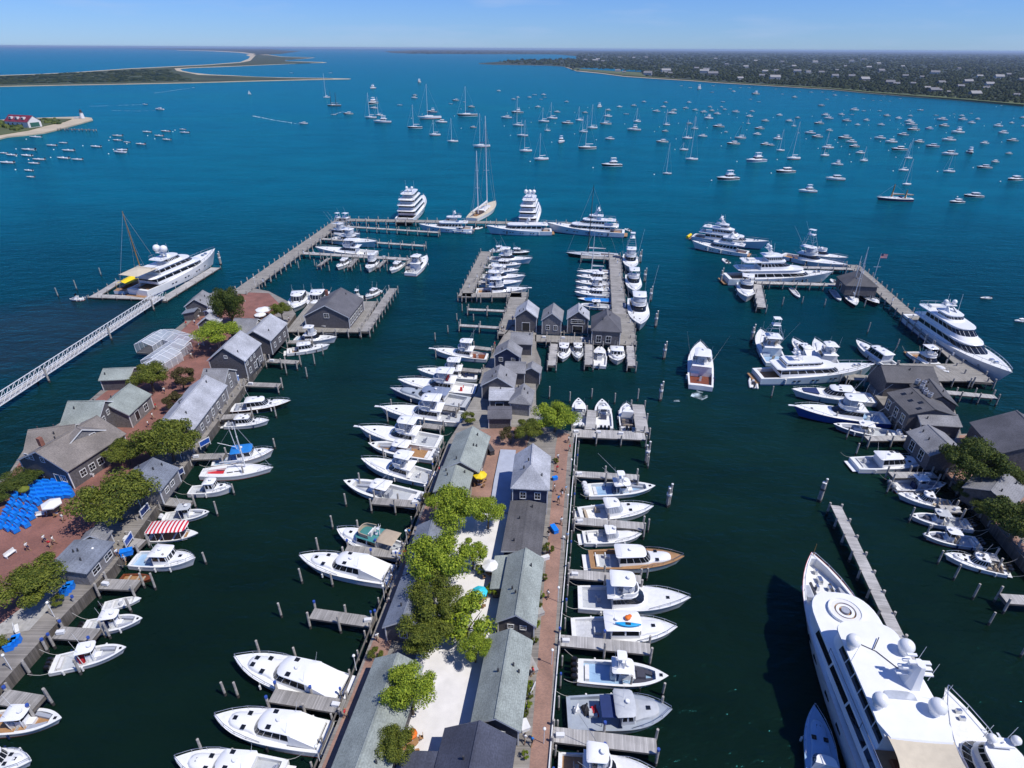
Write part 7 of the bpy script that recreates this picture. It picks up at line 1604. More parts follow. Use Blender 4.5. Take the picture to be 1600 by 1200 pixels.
# left side of the middle wharf
boat('sf', (762, 556), (680, 544), 'sportfisher with red coolers in its cockpit below the slip dock', Lf=16.5, pulpit=True, sole='mahogany', topm='gelcoat')
boat('sf', (746, 586), (656, 576), 'white sportfisher behind the larger bow railed one', Lf=16.5)
boat('sf', (744, 608), (627, 594), 'large bow railed sportfisher above the slate grey express', Lf=20, seat='red_paint')
boat('ex', (732, 630), (610, 609), 'slate grey sports yacht with slatted windows', hull='slate_hull', Lf=19, deck='deck_grey', topm='slate_hull', trunkm='grey_hull', fine=2.0)
boat('sf', (727, 652), (599, 637), 'long white sportfisher with a pulpit just below the slate grey yacht', Lf=19.5, pulpit=True)
boat('sf', (688, 690), (566, 668), 'white sportfisher with a curved bow rail and a hardtop', Lf=17.5, pulpit=True)
boat('cc', (680, 710), (576, 692), 'white center console with triple engines between two larger white boats', Lf=14, n=3)
boat('fly', (676, 746), (569, 717), 'white flybridge cruiser with a busy upper deck by the green roof', Lf=16.5, boot='boot_black')
boat('cc', (655, 780), (542, 752), 'big white center console with three engines above the plank finger', Lf=16, n=3, eng='engine_white', tl=.24)
boat('trawl', (626, 860), (531, 830), 'blue trimmed trawler with tan canvas and teal roof panels', Lf=13.5, canvas='canvas_tan', fb='canvas_tan', cabm='gelcoat', topm='canvas_teal', boot='boot_blue')
boat('ex', (613, 899), (474, 871), 'white cruiser with white canvas over its cockpit beside the trawler', Lf=17, canvas='canvas_white', house=(-.2, .1), hatch=[(.2, .4), (.2, -.4), (.3, 0)])
boat('ex', (546, 1082), (374, 1031), 'white cruiser with a blue transom and sloping white canvas', Lf=17, canvas='canvas_white', house=(-.2, .1), hatch=[(.2, .4), (.2, -.4), (.3, .2), (.3, -.2)], boot='navy')
boat('ex', (512, 1152), (343, 1121), 'white cruiser with a domed cabin below the blue transom one', Lf=16.5, canvas='canvas_white', house=(-.22, .1), hatch=[(.2, .4), (.2, -.4), (.3, 0)])
boat('ex', (440, 1212), (280, 1186), 'white cruiser cut off by the bottom edge left of the walk', Lf=16)
# right side of the middle wharf
boat('cc', (908, 664), (904, 622), 'white center console partly behind the leafy tree at the wharf corner', Lf=11.5, B=3.5, n=2, riggers=False)
boat('skiff', (836, 664), (839, 638), 'open white boat moored behind the leafy tree', Lf=9, console=True)
boat('cc', (945, 668), (941, 624), 'white center console with triple black engines in the corner dock', Lf=12.5, B=3.8, n=3, top=True, tl=.14, riggers=False)
boat('ex', (982, 668), (979, 630), 'white boat with a dark cockpit in the last corner dock berth', Lf=11, B=3.7, house=(-.08, .08), hardtop=False, sole='cushion_dark', n=2)
boat('cc', (918, 765), (1022, 758), 'white center console with an upper station and four engines', Lf=12.3, n=4, upper=True)
boat('ex', (905, 803), (1016, 792), 'white express fishing boat with a tall hardtop and bow pulpit', Lf=13.5, house=(-.14, .06), hh=1.9, glass='clear_vinyl', roofhatch=[])
boat('ex', (911, 838), (999, 833), 'smaller white boat with a rounded hardtop and grey cockpit', Lf=11, house=(-.1, .08), glass='clear_vinyl', roofhatch=[], trunk=True, hatch=[])
boat('ex', (921, 874), (1062, 871), 'white cruiser with a tan teak foredeck', Lf=15, deck='teak', rub='mahogany', house=(-.2, .12), hatch=[(.2, .4), (.2, -.4), (.26, 0)], roofhatch=[])
boat('sf', (903, 932), (1071, 933), 'large white sportfisher with a black wraparound windshield', Lf=17.2, sole='deck_grey', riggers=False)
o = boat('lob', (893, 983), (1050, 983), 'white downeast cruiser with a blue kayak and orange gear on its roof', Lf=15.5, B=4.4, x0=-.14, x1=.14, tx=.36, boot='boot_black')
boat('cc', (902, 1046), (1038, 1054), 'white center console with dark bow cushions and four engines', Lf=12.2, n=4, upper=True, pad='cushion_dark', cover='cushion_dark', sole='sky_hull', riggers=False)
o = boat('lob', (886, 1112), (1042, 1111), 'grey steel work boat with red gear on its stern deck', Lf=14.0, B=4.6, hull='grey_hull', rub='gelcoat', deck='grey_hull', sole='grey_hull', x0=0., x1=.13, cabm='deck_grey', boot='boot_black', topm='deck_grey')
boat('sf', (872, 1196), (1022, 1204), 'white sportfisher cut off by the bottom edge right of the walk', Lf=15)
# right wharf
boat('my', (1170, 392), (1086, 372), 'white motor yacht with a sweeping blue black side stripe', tiers=T2, Lf=27, boot='boot_black')
boat('my', (1084, 366), (1196, 374), 'white explorer yacht with a yellow float at its stern', tiers=T3, Lf=32, hull='ice_shade_hull')
boat('my', (1134, 432), (1296, 422), 'big white yacht with a long black window band beside the plank pier', tiers=[(-.32, .30, .45, 2.6, .2, .12, .1, (.2, .62)), (-.22, .12, .38, 2.4, .14, .12, .16), (-.16, .02, .34, 1.6, .06, .05, .04)], Lf=37, hull='ice_shade_hull', fb=(2.4, 3.9))
boat('sf', (1222, 398), (1319, 415), 'sportfisher with a tuna tower behind the black banded yacht', Lf=26, tower=True, th=4.5)
boat('sf', (1252, 393), (1322, 402), 'white yacht tender with a long open bow at the outer pier', Lf=22, top=False, riggers=False)
boat('rib', (1138, 410), (1130, 404), 'grey inflatable hanging at the dock end beside the stepped platform', Lf=5)
boat('fly', (1165, 440), (1168, 478), 'white flybridge boat with its bow to the camera at the dock end', Lf=19, B=6, zz=(1.1, 2.4))
boat('rib', (1309, 443), (1299, 436), 'small white tender beside the pavilion', Lf=6)
o = boat('sail', (1325, 456), (1337, 476), 'slim dark two masted sailboat below the pavilion', hull='black_hull', masts=[(.15, 17.), (-.2, 13.)], Lf=17, dodger=False)
boat('ex', (1346, 456), (1372, 473), 'dark hulled motorboat beside the yacht pier', hull='black_hull', Lf=14)
boat('skiff', (1300, 452), (1313, 469), 'row of white floats forming a small dinghy dock, right one', name='dinghy', cat='dinghy', Lf=12, B=2.2, eng=0)
boat('skiff', (1236, 449), (1249, 464), 'row of white floats forming a small dinghy dock, left one', name='dinghy', cat='dinghy', Lf=11, B=2.0, eng=0)
boat('my', (1432, 492), (1575, 577), 'large white superyacht with a red edged bow along the yacht pier', tiers=[(-.32, .30, .45, 2.2, .2, .17, .08), (-.28, .13, .40, 2.1, .14, .10, .12), (-.2, -.06, .3, 1.0, .06, .04, .04)], Lf=40, B=8.8, zz=(2.4, 4.6), fb=(2.6, 4.6), rub='gelcoat', masth=1.4)
boat('sf', (1214, 568), (1189, 517), 'sportfisher with a tall tower, bow away, in the clubhouse slips', Lf=19, tower=True, B=6, th=3.2, hull='ice_shade_hull')
boat('ex', (1272, 562), (1240, 530), 'white cruiser with a white canvas cover beside the tower boat', Lf=16, canvas='canvas_white', house=(-.2, .1))
boat('fly', (1306, 578), (1274, 531), 'white flybridge boat with a dark foredeck hatch in the clubhouse slips', Lf=18)
boat('ex', (1398, 574), (1340, 534), 'white cruiser with long dark side windows by the dark clubhouse', Lf=19, house=(-.3, .1), band=(.3, .9), canvas=None, hh=1.9)
boat('fly', (1428, 549), (1481, 580), 'white cruiser with pointed bow tucked behind the dark clubhouse', Lf=18)
boat('my', (1180, 594), (1352, 590), 'blue shaded long white yacht moored across the clubhouse slips', B=6.2, tiers=[(-.34, .22, .43, 1.9, .16, .1, .04), (-.3, .06, .34, 1.0, .1, .05, .0, (.5, .8))], Lf=33, hull='ice_shade_hull', masth=1.6, zz=(0, 0))  # white hull with its blue shade put into the hull colour
boat('rib', (1178, 604), (1176, 588), 'white inflatable tender at the stern of the long blue shaded yacht', Lf=5)
boat('ex', (1365, 623), (1242, 611), 'white express yacht with a dark violet foredeck cushion', Lf=18, pad='canvas_navy', house=(-.2, .08), trunk=False)
boat('sf', (1386, 654), (1246, 636), 'blue hulled sportfisher with a curved bow rail', Lf=20, hull='royal', pulpit=True)
boat('cc', (1402, 679), (1307, 662), 'blue hulled center console by the white topped finger pier', Lf=13, hull='slate_hull', n=3)
boat('ex', (1335, 724), (1450, 720), 'white cruiser with its stern towards the channel and a blue transom', Lf=16.5, house=(-.2, .12), boot='royal', roofhatch=[(-.02, .2), (.05, .2)])
boat('cc', (1396, 757), (1476, 753), 'white center console with dark engines facing the clubhouse wharf', Lf=11.5, n=3, riggers=False)
boat('ex', (1489, 788), (1407, 770), 'white express boat in the second berth below the round tree', Lf=12, house=(-.1, .08), n=2)
boat('cc', (1517, 818), (1427, 803), 'white center console with a black seat cover in the row below the tree', Lf=12.5, n=3, cover='cushion_dark')
boat('cc', (1531, 846), (1447, 832), 'white center console with a black cover, next row down', Lf=12, n=3, cover='cushion_dark')
boat('ex', (1572, 888), (1481, 864), 'white boat with a hardtop nearest the lower right finger pier', Lf=12.2, house=(-.16, .06), n=2)

# striped awning, kayak and deck gear that ride on the boats above
def find(lbl): return next(o for o in COL.objects if o.get('label') == lbl)
o = find('launch under a red and white striped awning'); b = MB(); slab(b, outline(-3.6, 2.6, 1.5, 1.0, 4, 3, .95, rr=.5), 2.3, .14, 0, .25); b.build('striped_awning', 'awning_stripe', o, 50)
g = MB()
for x in (-3.2, -1, 1.8):
    for s in (1, -1): g.tube((x, 1.25 * s, .5), (x, 1.3 * s, 2.35), .04)
g.build('awning_frame', 'white_metal', o)
def on_boat(o, local, zw): 
    m = Matrix.Rotation(o.rotation_euler[2], 4, 'Z'); q = m @ Vector(local); return Vector((o.location.x + q.x, o.location.y + q.y, zw))
o = find('white downeast cruiser with a blue kayak and orange gear on its roof')
k = thing('kayak', 'bright blue kayak lying on the downeast cruiser roof', 'kayak', on_boat(o, (.2, -.9, 0), 3.18), o.rotation_euler[2] - .06)
b = MB(); rg = []
for t in range(9): u = -1 + t / 4; w = max(.03, .36 * (1 - abs(u) ** 2.2)); rg.append([(u * 1.7, w * c, .16 + .14 * s_ + .1 * u * u) for c, s_ in ((1, 0), (.6, .9), (-.6, .9), (-1, 0), (-.6, -.9), (.6, -.9))])
b.loft(rg, 0, True, True, True, True); b.build('kayak_hull', 'kayak_blue', k, 60); b = MB(); b.cbox(0, 0, .3, .7, .4, .04); b.build('kayak_seat', 'canvas_black', k)
k = thing('life_raft_bag', 'orange gear bag lying on the downeast cruiser roof', 'bag', on_boat(o, (.3, .15, 0), 3.2), .5)
b = MB(); b.ball((0, 0, .2), .42, 8, 5, 0, .5); b.ball((.45, .1, .16), .28, 8, 5, 0, .5); b.build('bag_body', 'orange', k, 60)
o = find('grey steel work boat with red gear on its stern deck')
for lx, ly, m, lb_ in ((-2.9, .3, 'red_paint', 'red diving gear on the grey work boat stern'), (-3.9, .5, 'canvas_black', 'black gear pile on the grey work boat stern'), (-5.0, .4, 'trim_white', 'white cooler on the grey work boat stern')):
    k = thing('deck_gear', lb_, 'gear', on_boat(o, (lx, ly, 0), .47), .3); b = MB(); b.cbox(0, 0, .3, .8, 1.3 if m != 'trim_white' else .6, .6, 0, .7); b.build('gear_body', m, k); b = MB(); b.tube((-.3, -.4, .6), (.3, .4, .75), .12, None, 6); b.build('gear_roll', m, k)
b = MB(); b.box(-2.3, -.1, -1.5, 1.3, 2.35, 2.42)
for x in (-2.2, -.2):
    for s in (-1.4, 1.2): b.tube((x, s, .5), (x, s, 2.4), .04)
b.build('canvas_shade', 'canvas_navy', o)
o = find('white superyacht with a tan sun awning at the left floating dock')
b = MB(); b.add([(-20, -3.6, 7.6), (-12, -4, 7.9), (-12, 4, 7.9), (-20, 3.6, 7.6), (-16, 0, 8.3)], [(0, 1, 4), (1, 2, 4), (2, 3, 4), (3, 0, 4)]); b.build('sun_awning', 'canvas_sand', o)
b = MB(); [b.tube((x, y, 4.5), (x, y, 7.8), .06) for x in (-20, -12) for y in (-3.6, 3.6)]; b.build('awning_pole', 'steel', o)
o = find('white explorer yacht with a yellow float at its stern'); b = MB(); b.tube((-16.8, -2.5, 1.2), (-16.8, 2.5, 1.2), .6, None, 8); b.build('yellow_float', 'yellow', o, 40)
o = find('wooden masted schooner under a yellow awning behind the white superyacht'); b = MB(); b.add([(-9, -2.2, 2.9), (3, -2.6, 3.3), (3, 2.6, 3.3), (-9, 2.2, 2.9), (-9, 0, 3.6), (3, 0, 4.2)], [(0, 1, 5, 4), (4, 5, 2, 3)]); b.build('deck_awning', 'yellow', o)
b = MB(); [b.tube((x, y, 1.2), (x, y, 3.1), .05) for x in (-9, 3) for y in (-2.2, 2.2)]; b.build('awning_pole', 'mast_wood', o)

# ------------------------------------------------------------------ the huge yacht at the lower right
def great_yacht():
    L = 58.; B = 9.2; ang = R(85.0); bow = Vector((43.7, 64.6, 0)); d = Vector((math.cos(ang), math.sin(ang), 0))
    o = thing('superyacht', 'huge white superyacht with four satellite domes and a beige awning at the lower right', 'yacht', bow - d * L / 2, ang)
    X = lambda s: L / 2 - s                       # s metres aft of the bow
    h = Hull(L, B, 3.4, 6.3, tr=.86, tm=.45, fine=5.2, sp=2.2, wl=.45, rake=.05, draft=1.2, n=30)
    h.build(o, 'gelcoat', 'boot_blue', 'red_paint', .4)
    h.deck(o, [(X(9.2), X(1.2), .45, 4.7)], 'deck_white', 'deck_white', .06, drop=.05)
    # tier one with the round lounge on its front
    house(o, X(48), X(8.4), B * .46, 4.6, 7.0, 5.0, .8, 0, .03, (.40, .84), 'gelcoat', 'glass', 'deckhouse', ns=7, gap=.15, front=False, taper=.94, nf=7)
    b = MB(); slab(b, outline(X(49), X(8.2), B * .475, 5.2, 8, 4, .94, rr=1.5), 6.98, .3, 0, 0, .04); b.build('upper_deck', 'gelcoat', o, 45)
    xs = X(11.6); zz = 7.28; b = MB(); n = 28
    for r0, r1, zh, m in ((2.05, 1.85, .4, 0), (1.85, 1.3, .3, 1), (1.1, .75, .28, 0)):
        b.loft([[(xs + r * math.cos(6.283 * k / n), r * math.sin(6.283 * k / n), zz + q) for k in range(n)] for r, q in ((r0, 0), (r0, zh), (r1, zh), (r1, 0))], m)
    b.build('round_lounge', ['gelcoat', 'cushion_white'], o, 40)
    b = MB(); b.tube((xs, 0, zz), (xs, 0, zz + .42), .5, None, 16); b.build('lounge_table', 'cushion_grey', o, 40)
    b = MB(); b.tube((xs, 0, zz), (xs, 0, zz + .03), 1.84, None, 28); b.build('lounge_floor', 'teak', o, 40)
    # tier two and the long roof
    house(o, X(29.2), X(14.6), B * .375, 7.26, 9.6, 3.0, .9, 0, .03, (.30, .80), 'gelcoat', 'glass', 'sky_lounge', ns=6, gap=.08, taper=.94, nf=7, front=False)
    b = MB(); slab(b, outline(X(29.6), X(15.0), B * .40, 2.4, 8, 5, .95, rr=1.6), 9.58, .3, 0, .06, .04); b.build('sun_roof', 'gelcoat', o, 45)
    zt = 9.9
    for s_, y, r in ((19.0, 2.8, .8), (19.2, -2.9, .88), (26.2, 2.9, .8), (26.4, -2.7, .88)):
        b = MB(); b.ball((X(s_), y, zt + 1.1), r, 14, 10); b.tube((X(s_), y, zt - .1), (X(s_), y, zt + .7), r * .62, r * .7, 12); b.build('satellite_dome', 'gelcoat', o, 60)
    xm = X(22.6); b = MB()
    b.loft([[(xm + (1.5 if f == 0 else .6) * c - .5 * f, -1.9 + (.9 if f == 0 else .4) * s_, zt - .1 + f * 3.4) for c, s_ in ((1, .5), (.5, 1), (-.5, 1), (-1, .5), (-1, -.5), (-.5, -1), (.5, -1), (1, -.5))] for f in (0, 1)], 0, True, False, True)
    for q, zq in ((1.9, 1.4), (1.5, 2.3), (1.1, 3.2)): b.cbox(xm - .3, -1.9, zt + zq, .45, q * 2, .16); b.cbox(xm + .4, -1.9 + q * .5, zt + zq + .25, .3, 1.0, .2)
    b.build('radar_mast', 'gelcoat', o)
    b = MB(); slab(b, outline(X(25.2), X(24.2), 1.6, .3, 3, 1), zt + .0, .1, 0, 0); b.build('roof_hatch', 'clear_vinyl', o)
    b = MB(); b.chain([(X(18.6), 1.6, zt + .1), (X(19.4), .2, zt + .1), (X(21.6), -1.4, zt + .1)], .05); b.tube((X(19.2), .4, zt + .25), (X(17.6), -.8, zt + .3), .06); b.build('roof_cable', 'steel_dark', o)
    for s_, y in ((20.5, -3.6), (22.6, -3.9), (25, -4.0), (21, 3.6)): antenna(o, X(s_), y, zt, 3.2, .1, .03)
    # beige awning behind the roof
    b = MB(); xa, xb = X(29.3), X(34.6); n = 8; rows = []
    for i in range(n + 1):
        u = i / n; row = []
        for j in range(n + 1):
            v = j / n * 2 - 1; wd = 3.2 + 1.0 * u - .55 * math.sin(math.pi * u); row.append((xa + (xb - xa) * u + (1 - v * v) * 1.0 * u * u, v * wd, zt - .1 - .55 * u - .35 * math.sin(math.pi * u) * (1 - v * v)))
        rows.append(row)
    for i in range(n): b.loft([rows[i], rows[i + 1]], 0, False)
    b.build('beige_awning', 'canvas_sand', o, 60)
    for s_ in (1, -1): b = MB(); b.tube((xb, 4.2 * s_, 7.28), (xb, 4.3 * s_, zt - .6), .07); b.build('awning_pole', 'steel', o)
    b = MB(); b.box(X(47), X(40.1), -B * .42, B * .42, 7.27, 7.36); b.build('aft_sun_deck', 'teak', o)
    for s_, y, lx, ly in ((31.5, 2.2, 2.4, 1.2), (31.5, -2.2, 2.4, 1.2), (33.5, 0, 1.6, 2.6)): b = MB(); b.cbox(X(s_), y, 7.6, lx, ly, .5, 0, .9); b.build('terrace_table', 'mahogany', o)
    b = MB(); b.box(X(40), X(29.3), -B * .42, B * .42, 7.28, 7.34); b.build('aft_terrace', 'teak', o)
    b = MB(); b.tube((X(37), 0, 7.34), (X(37), 0, 7.9), 2.0, None, 20); b.build('spa_pool', 'canvas_sand', o, 40)
    for y in (2.4, -2.4): b = MB(); b.cbox(X(32.5), y, 7.34 + .2, 2.6, 1.3, .4, 0, .9); b.build('aft_sofa', 'cushion_white', o)
    # bow gear and rails
    for s_, y, q in ((4.2, 0, 1.1), (5.6, .8, .7), (5.6, -.8, .7), (2.6, 0, .7)): b = MB(); b.cbox(X(s_), y, 5.05, q, q * .6, .7, 0, .8); b.build('anchor_windlass', 'steel', o)
    for s_ in (1, -1):
        b = MB(); b.cbox(X(6.6), s_ * 2.4, 5.0, 2.4, 1.0, .6, 0, .9); b.build('bow_locker', 'cushion_grey', o)
        b = MB(); b.cbox(X(6.2), s_ * 1.3, 4.8, 3.4, .25, .2); b.build('anchor_chain', 'steel_dark', o)
    b = MB(); b.tube((X(.6), 0, 6.2), (X(.6), 0, 8.4), .05, .03, 5); b.build('jackstaff', 'mast_wood', o)
    h.rail(o, X(9), X(.6), .5, .04, .2, 1.8)
    for s_ in (1, -1):
        b = MB(); pts = [(X(q), s_ * B * .462, 8.2) for q in (45, 36, 27, 18)]; b.chain(pts, .05)
        for q in pts: b.tube((q[0], q[1], 7.2), q, .04)
        b.build('deck_rail', 'steel', o); b = MB()
        for fx in (44, 40, 34, 30, 24, 20, 15, 12):
            x = X(fx); t = x / L + .5; fw = 1 - (1 - h.wl) * t ** 2.2 - .04; y = h.w(x) * (1 - (1 - fw) * .42) + .05; b.cbox(x - h.rake * L * t ** 3 * .42, y * s_, h.zs(x) * .58, 1.3, .06, .45)
        b.build('porthole', 'glass', o)
    return o
great_yacht()
boat('my', (50.6, 25.0, 0), (52.4, 45.6, 0), 'white flybridge yacht with two domes moored on the far side of the huge superyacht', tiers=[(-.34, .26, .42, 2.0, .18, .14, .08), (-.16, .16, .34, 1.8, .12, .06, .10)], B=6.0, fb=(1.7, 3.0), domes=(-.2, .2), dome=.5, masth=.5, mastx=.12, gap=.03)
boat('ex', (1300, 1290), (1268, 1088), 'pale blue tender lying in the shade of the huge superyacht', Lf=13, B=3.6, hull='sky_hull', deck='sky_hull', hardtop=False, house=(-.1, .02), trunkm='sky_hull', zz=(1., 1.3))
# ------------------------------------------------------------------ the mooring field
def far_proto(kind, hullm, topm='gelcoat'):
    """low detail moored boats, ten metres long"""
    o = bpy.data.objects.new(kind, None); L = 10.
    if kind == 'moored_sloop':
        h = Hull(L, 3.0, 1.0, 1.25, tr=.6, tm=.45, fine=1.9, sp=1.5, wl=.8, draft=.3, n=8); parts = [('hull', None)]
    elif kind == 'moored_skiff': h = Hull(L, 3.6, .8, 1.25, tr=.9, tm=.4, fine=2.3, sp=1.6, wl=.7, draft=.3, n=8)
    else: h = Hull(L, 3.3, 1.0, 1.7, tr=.9, tm=.4, fine=2.3, sp=1.6, wl=.7, draft=.3, n=8)
    COL.objects.link(o)
    h.build(o, hullm, 'boot_red' if hullm == 'gelcoat' else 'gelcoat', 'gelcoat', .25)
    if kind == 'moored_skiff':
        h.deck(o, [(-4.4, 3.0, .3, .35)], 'deck_white', 'sole_grey', .05); b = MB(); b.cbox(-.2, 0, 1.0, 1.2, 1.3, 1.3, 0, .8); b.build('console', topm, o); outboards(o, L, 1, .9, 'engine_black', 1.4)
    elif kind == 'moored_sloop':
        h.deck(o, [(-4.1, -1.8, .8, .6)], 'deck_white', 'teak'); b = MB(); slab(b, outline(-1.6, 2.2, .85, 1.2, 3, 2, .7), 1.05, .45, 0, .05, .2); b.build('coachroof', 'gelcoat', o, 40)
        b = MB(); b.tube((.8, 0, 2.5), (-3.2, 0, 2.55), .17, .13, 6); b.build('boom', topm, o)
    else:
        h.deck(o, [(-4.6, -2.0, .35, .5)], 'deck_white', 'deck_grey'); big = kind == 'moored_cruiser'
        b = MB(); slab(b, outline(-.4, 3.4, 1.0, 1.6, 3, 2, .7), 1.3, .5, 0, .1, .2); b.build('trunk_cabin', 'gelcoat', o, 40)
        house(o, -2.2, 1.4, 1.25, 1.1, 2.7, .5, .7, 0, .1, (.4, .88), 'gelcoat', 'glass', 'cabin', ns=2, nf=2)
        b = MB(); slab(b, outline(-2.8, .9, 1.2, .5, 3, 2, .9), 2.68, .14, 0, .08); b.build('hardtop', topm, o, 40)
        if big:
            b = MB(); b.cbox(-.8, 0, 3.2, 2.4, 2.0, .8, 0, .85); b.build('flybridge', 'gelcoat', o); b = MB(); slab(b, outline(-2.2, .4, .95, .5, 3, 2, .9), 4.6, .12, 0, .05); [b.tube((x, y, 2.8), (x, y, 4.65), .05, None, 4) for x in (-1.9, .1) for y in (-.8, .8)]; b.build('bridge_top', topm, o, 40)
    return o
PROTO = {}
def proto(kind, hullm, topm):
    k = (kind, hullm, topm)
    if k not in PROTO: PROTO[k] = [far_proto(*k), False]
    return PROTO[k]
MAST1 = {}
HULLC = dict(w='gelcoat', d='black_hull', n='navy', r='red_hull', b='royal', g='grey_hull', t='mast_wood', u='slate_hull')
HULLN = dict(w='white', d='dark', n='navy blue', r='red', b='blue', g='grey', t='tan', u='slate blue')
KN = dict(s='moored_sloop', m='moored_motorboat', c='moored_cruiser', k='moored_skiff')
KD = dict(s='sloop', m='cabin motorboat', c='flybridge cruiser', k='open skiff')
FAR = '''k5,239,12w k17,242,17w k44,234,21n k41,243,19w k60,249,18w k52,255,16w k10,254,21w k44,266,15w k47,276,12r k80,227,15w k98,223,12w k106,235,18w k98,247,20w k120,249,16w k149,229,17w m187,238,19w k190,234,16w k183,212,15d k183,219,14n k198,222,11d k219,225,16r k229,206,14w k258,205,15r k248,212,14r k260,218,14d k285,202,10r k288,207,14w k55,214,17g
m544,178,15d c582,138,8w s579,184,18w@145 m584,169,12w c582,162,13d c597,191,27w s592,180,12w@151 k624,164,8w m647,153,10w m648,149,8d c655,129,8g s648,200,23d@164 s671,185,36w@133 c675,175,16d m689,191,18w s679,211,18w@187 s707,221,17w@184 s730,181,32d@136 m712,157,11d k704,162,6w m736,167,11d k725,159,5w m739,199,10r s752,229,27w@178 m791,184,17w m779,142,7w
s809,196,17w@150 c808,176,19d s816,212,17w@187 s821,236,20w@187 s845,249,24w@208 s849,190,17w@168 s862,185,17w@160 s855,204,10w@193 m870,175,10w m886,193,18d c876,222,13w s905,188,13w@166 s911,206,14w@181 s917,232,29d@180 s925,200,17w@163 m914,176,9d c936,167,10w s946,194,18d@170 m949,182,14w m950,172,9d m952,217,15w c955,259,33d m967,167,9w m990,165,9d k978,178,8w s995,190,13w@168 c990,203,21w m1025,174,12w m1036,167,9w m1040,160,7d m1049,177,15w m1053,172,9w s1041,195,12w@170 m1039,205,10d m1034,222,20d s1042,271,14w@222 s1073,216,17w@187 s1068,234,15w@222 s1080,249,20w@182 s1085,201,11w@180 m1077,193,9d m1097,213,15w c1106,185,16w m1122,198,18d m1134,206,6w m1170,182,12w s1169,193,6w@184 m1186,201,15d m1182,210,14w s1156,216,19n@196 m1145,225,21d m1195,226,17d c1180,252,37u c1136,280,38d
c1092,139,11w k1114,134,5w k1112,144,6w m1146,143,7w c1180,147,14d k1078,137,6w k1170,137,5w k1064,134,5w k1140,139,6w k1156,137,5w m849,148,8w m827,152,7w k835,148,7w k845,155,5w m885,159,7w k851,152,5w m840,167,9g m809,152,6w m802,155,7w m1006,159,7g m1076,160,8g m1071,169,9g m1086,172,9g m1099,175,11g m1120,178,12g m1109,167,7g m1127,167,6g k1129,159,7w m1132,171,7g m1149,175,12g k1172,155,6w k1185,159,6w m1175,174,8g m1195,189,12d m1112,173,9d
m1217,180,11w m1232,189,12g s1240,197,8w@185 m1246,184,8d m1283,165,10d m1241,152,9d m1289,180,14g m1294,185,14w m1314,179,10w m1334,172,15g m1322,189,14n k1349,173,7w k1331,179,6w m1279,193,15d m1295,204,12g m1265,208,16w m1276,214,18d m1339,195,10w m1353,188,11g k1374,173,7w m1385,181,12d m1403,185,12w m1422,181,8w m1419,190,16w m1423,195,17g m1376,195,11w m1426,203,21d m1451,201,14b m1410,211,17n m1374,216,17w m1391,222,21w m1435,222,18d m1319,216,22d m1329,222,17w m1334,229,17d m1292,231,21w s1288,243,16w@206 m1343,239,16w s1349,251,15w@228 c1214,217,16w m1204,227,11d s1219,235,14w@201 s1239,248,24w@190 m1226,269,33d c1307,257,18w m1304,280,29w c1261,299,28w m1404,234,24d s1419,247,13w@215 s1411,266,18w@222 s1416,288,17w@247 m1456,229,20n m1471,187,16w m1474,197,17d k1462,180,7w k1437,172,11w c1495,207,23w m1481,219,22w m1503,187,15g m1502,181,9w m1517,192,13w m1527,186,9w k1517,177,5w k1490,178,5w m1537,224,16g m1558,197,16w m1566,208,19u m1580,192,9w m1597,184,10d m1598,197,8w m1581,220,17d c1516,239,13d m1482,241,26w s1482,268,18w@232 m1554,253,15n m1537,262,22d m1576,240,11d m1494,316,26d m1520,307,29d m1584,281,29d k1540,465,19t m1594,501,14w
k1212,139,4w k1222,147,5w k1250,143,3w k1267,144,6w k1284,144,5w m1304,149,7g k1301,143,4w k1322,149,5w k1349,154,5w k1364,157,4w k1376,157,4w k1390,158,4w k1406,154,5w k1381,150,4w k1564,165,5w k1292,155,6w m474,193,13w k521,179,8w m249,171,14w k226,163,8w k302,137,4w m390,147,5w k455,114,5w k516,114,5w'''
LAND = [(522, 164, 'black schooner'), (145, 186, 'lighthouse'), (671, 185, 'tall white sloop'), (752, 229, 'sloop behind the ketch mast'), (917, 232, 'large dark sloop'), (955, 259, 'dark hulled flybridge yacht'), (1080, 249, 'pair of crossing masts'), (1136, 280, 'long dark trawler'), (1180, 252, 'long slate blue launch'), (1397, 311, 'long dark yawl'), (1307, 257, 'tall white trawler'), (1239, 248, 'white sloop with leaning mast'), (1495, 207, 'white double deck cruiser'), (1584, 281, 'dark launch at the picture edge'), (1200, 134, 'wooded shore beach'), (1400, 150, 'eastern beach'), (1092, 139, 'cruiser off the beach'), (597, 191, 'white twin deck cruiser'), (1322, 189, 'navy motorboat'), (849, 190, 'middle sloops'), (300, 225, 'red dinghies')]
import re as _re
recs = []
frg = random.Random(21)
for tok in FAR.split():
    mm = _re.match(r'([a-z])([\d.]+),([\d.]+),(\d+)([a-z])(?:@(\d+))?', tok); k, x, y, s, c, mh = mm.groups(); recs.append([k, float(x), float(y), float(s), c, mh])
cands = {}
for rec in recs:
    k, x, y, s, c, mh = rec
    lm = min(LAND, key=lambda q: (q[0] - x) ** 2 + 5 * (q[1] - y) ** 2 + (1e7 if abs(q[0] - x) < 3 and abs(q[1] - y) < 3 else 0)); dx, dy = x - lm[0], y - lm[1]
    rel = ('left of' if dx < 0 else 'right of') if abs(dx) > 3 * abs(dy) else ('beyond' if dy < 0 else 'in front of')
    cands.setdefault((k, c, lm[2], rel), []).append((abs(dx) + 3 * abs(dy), rec))
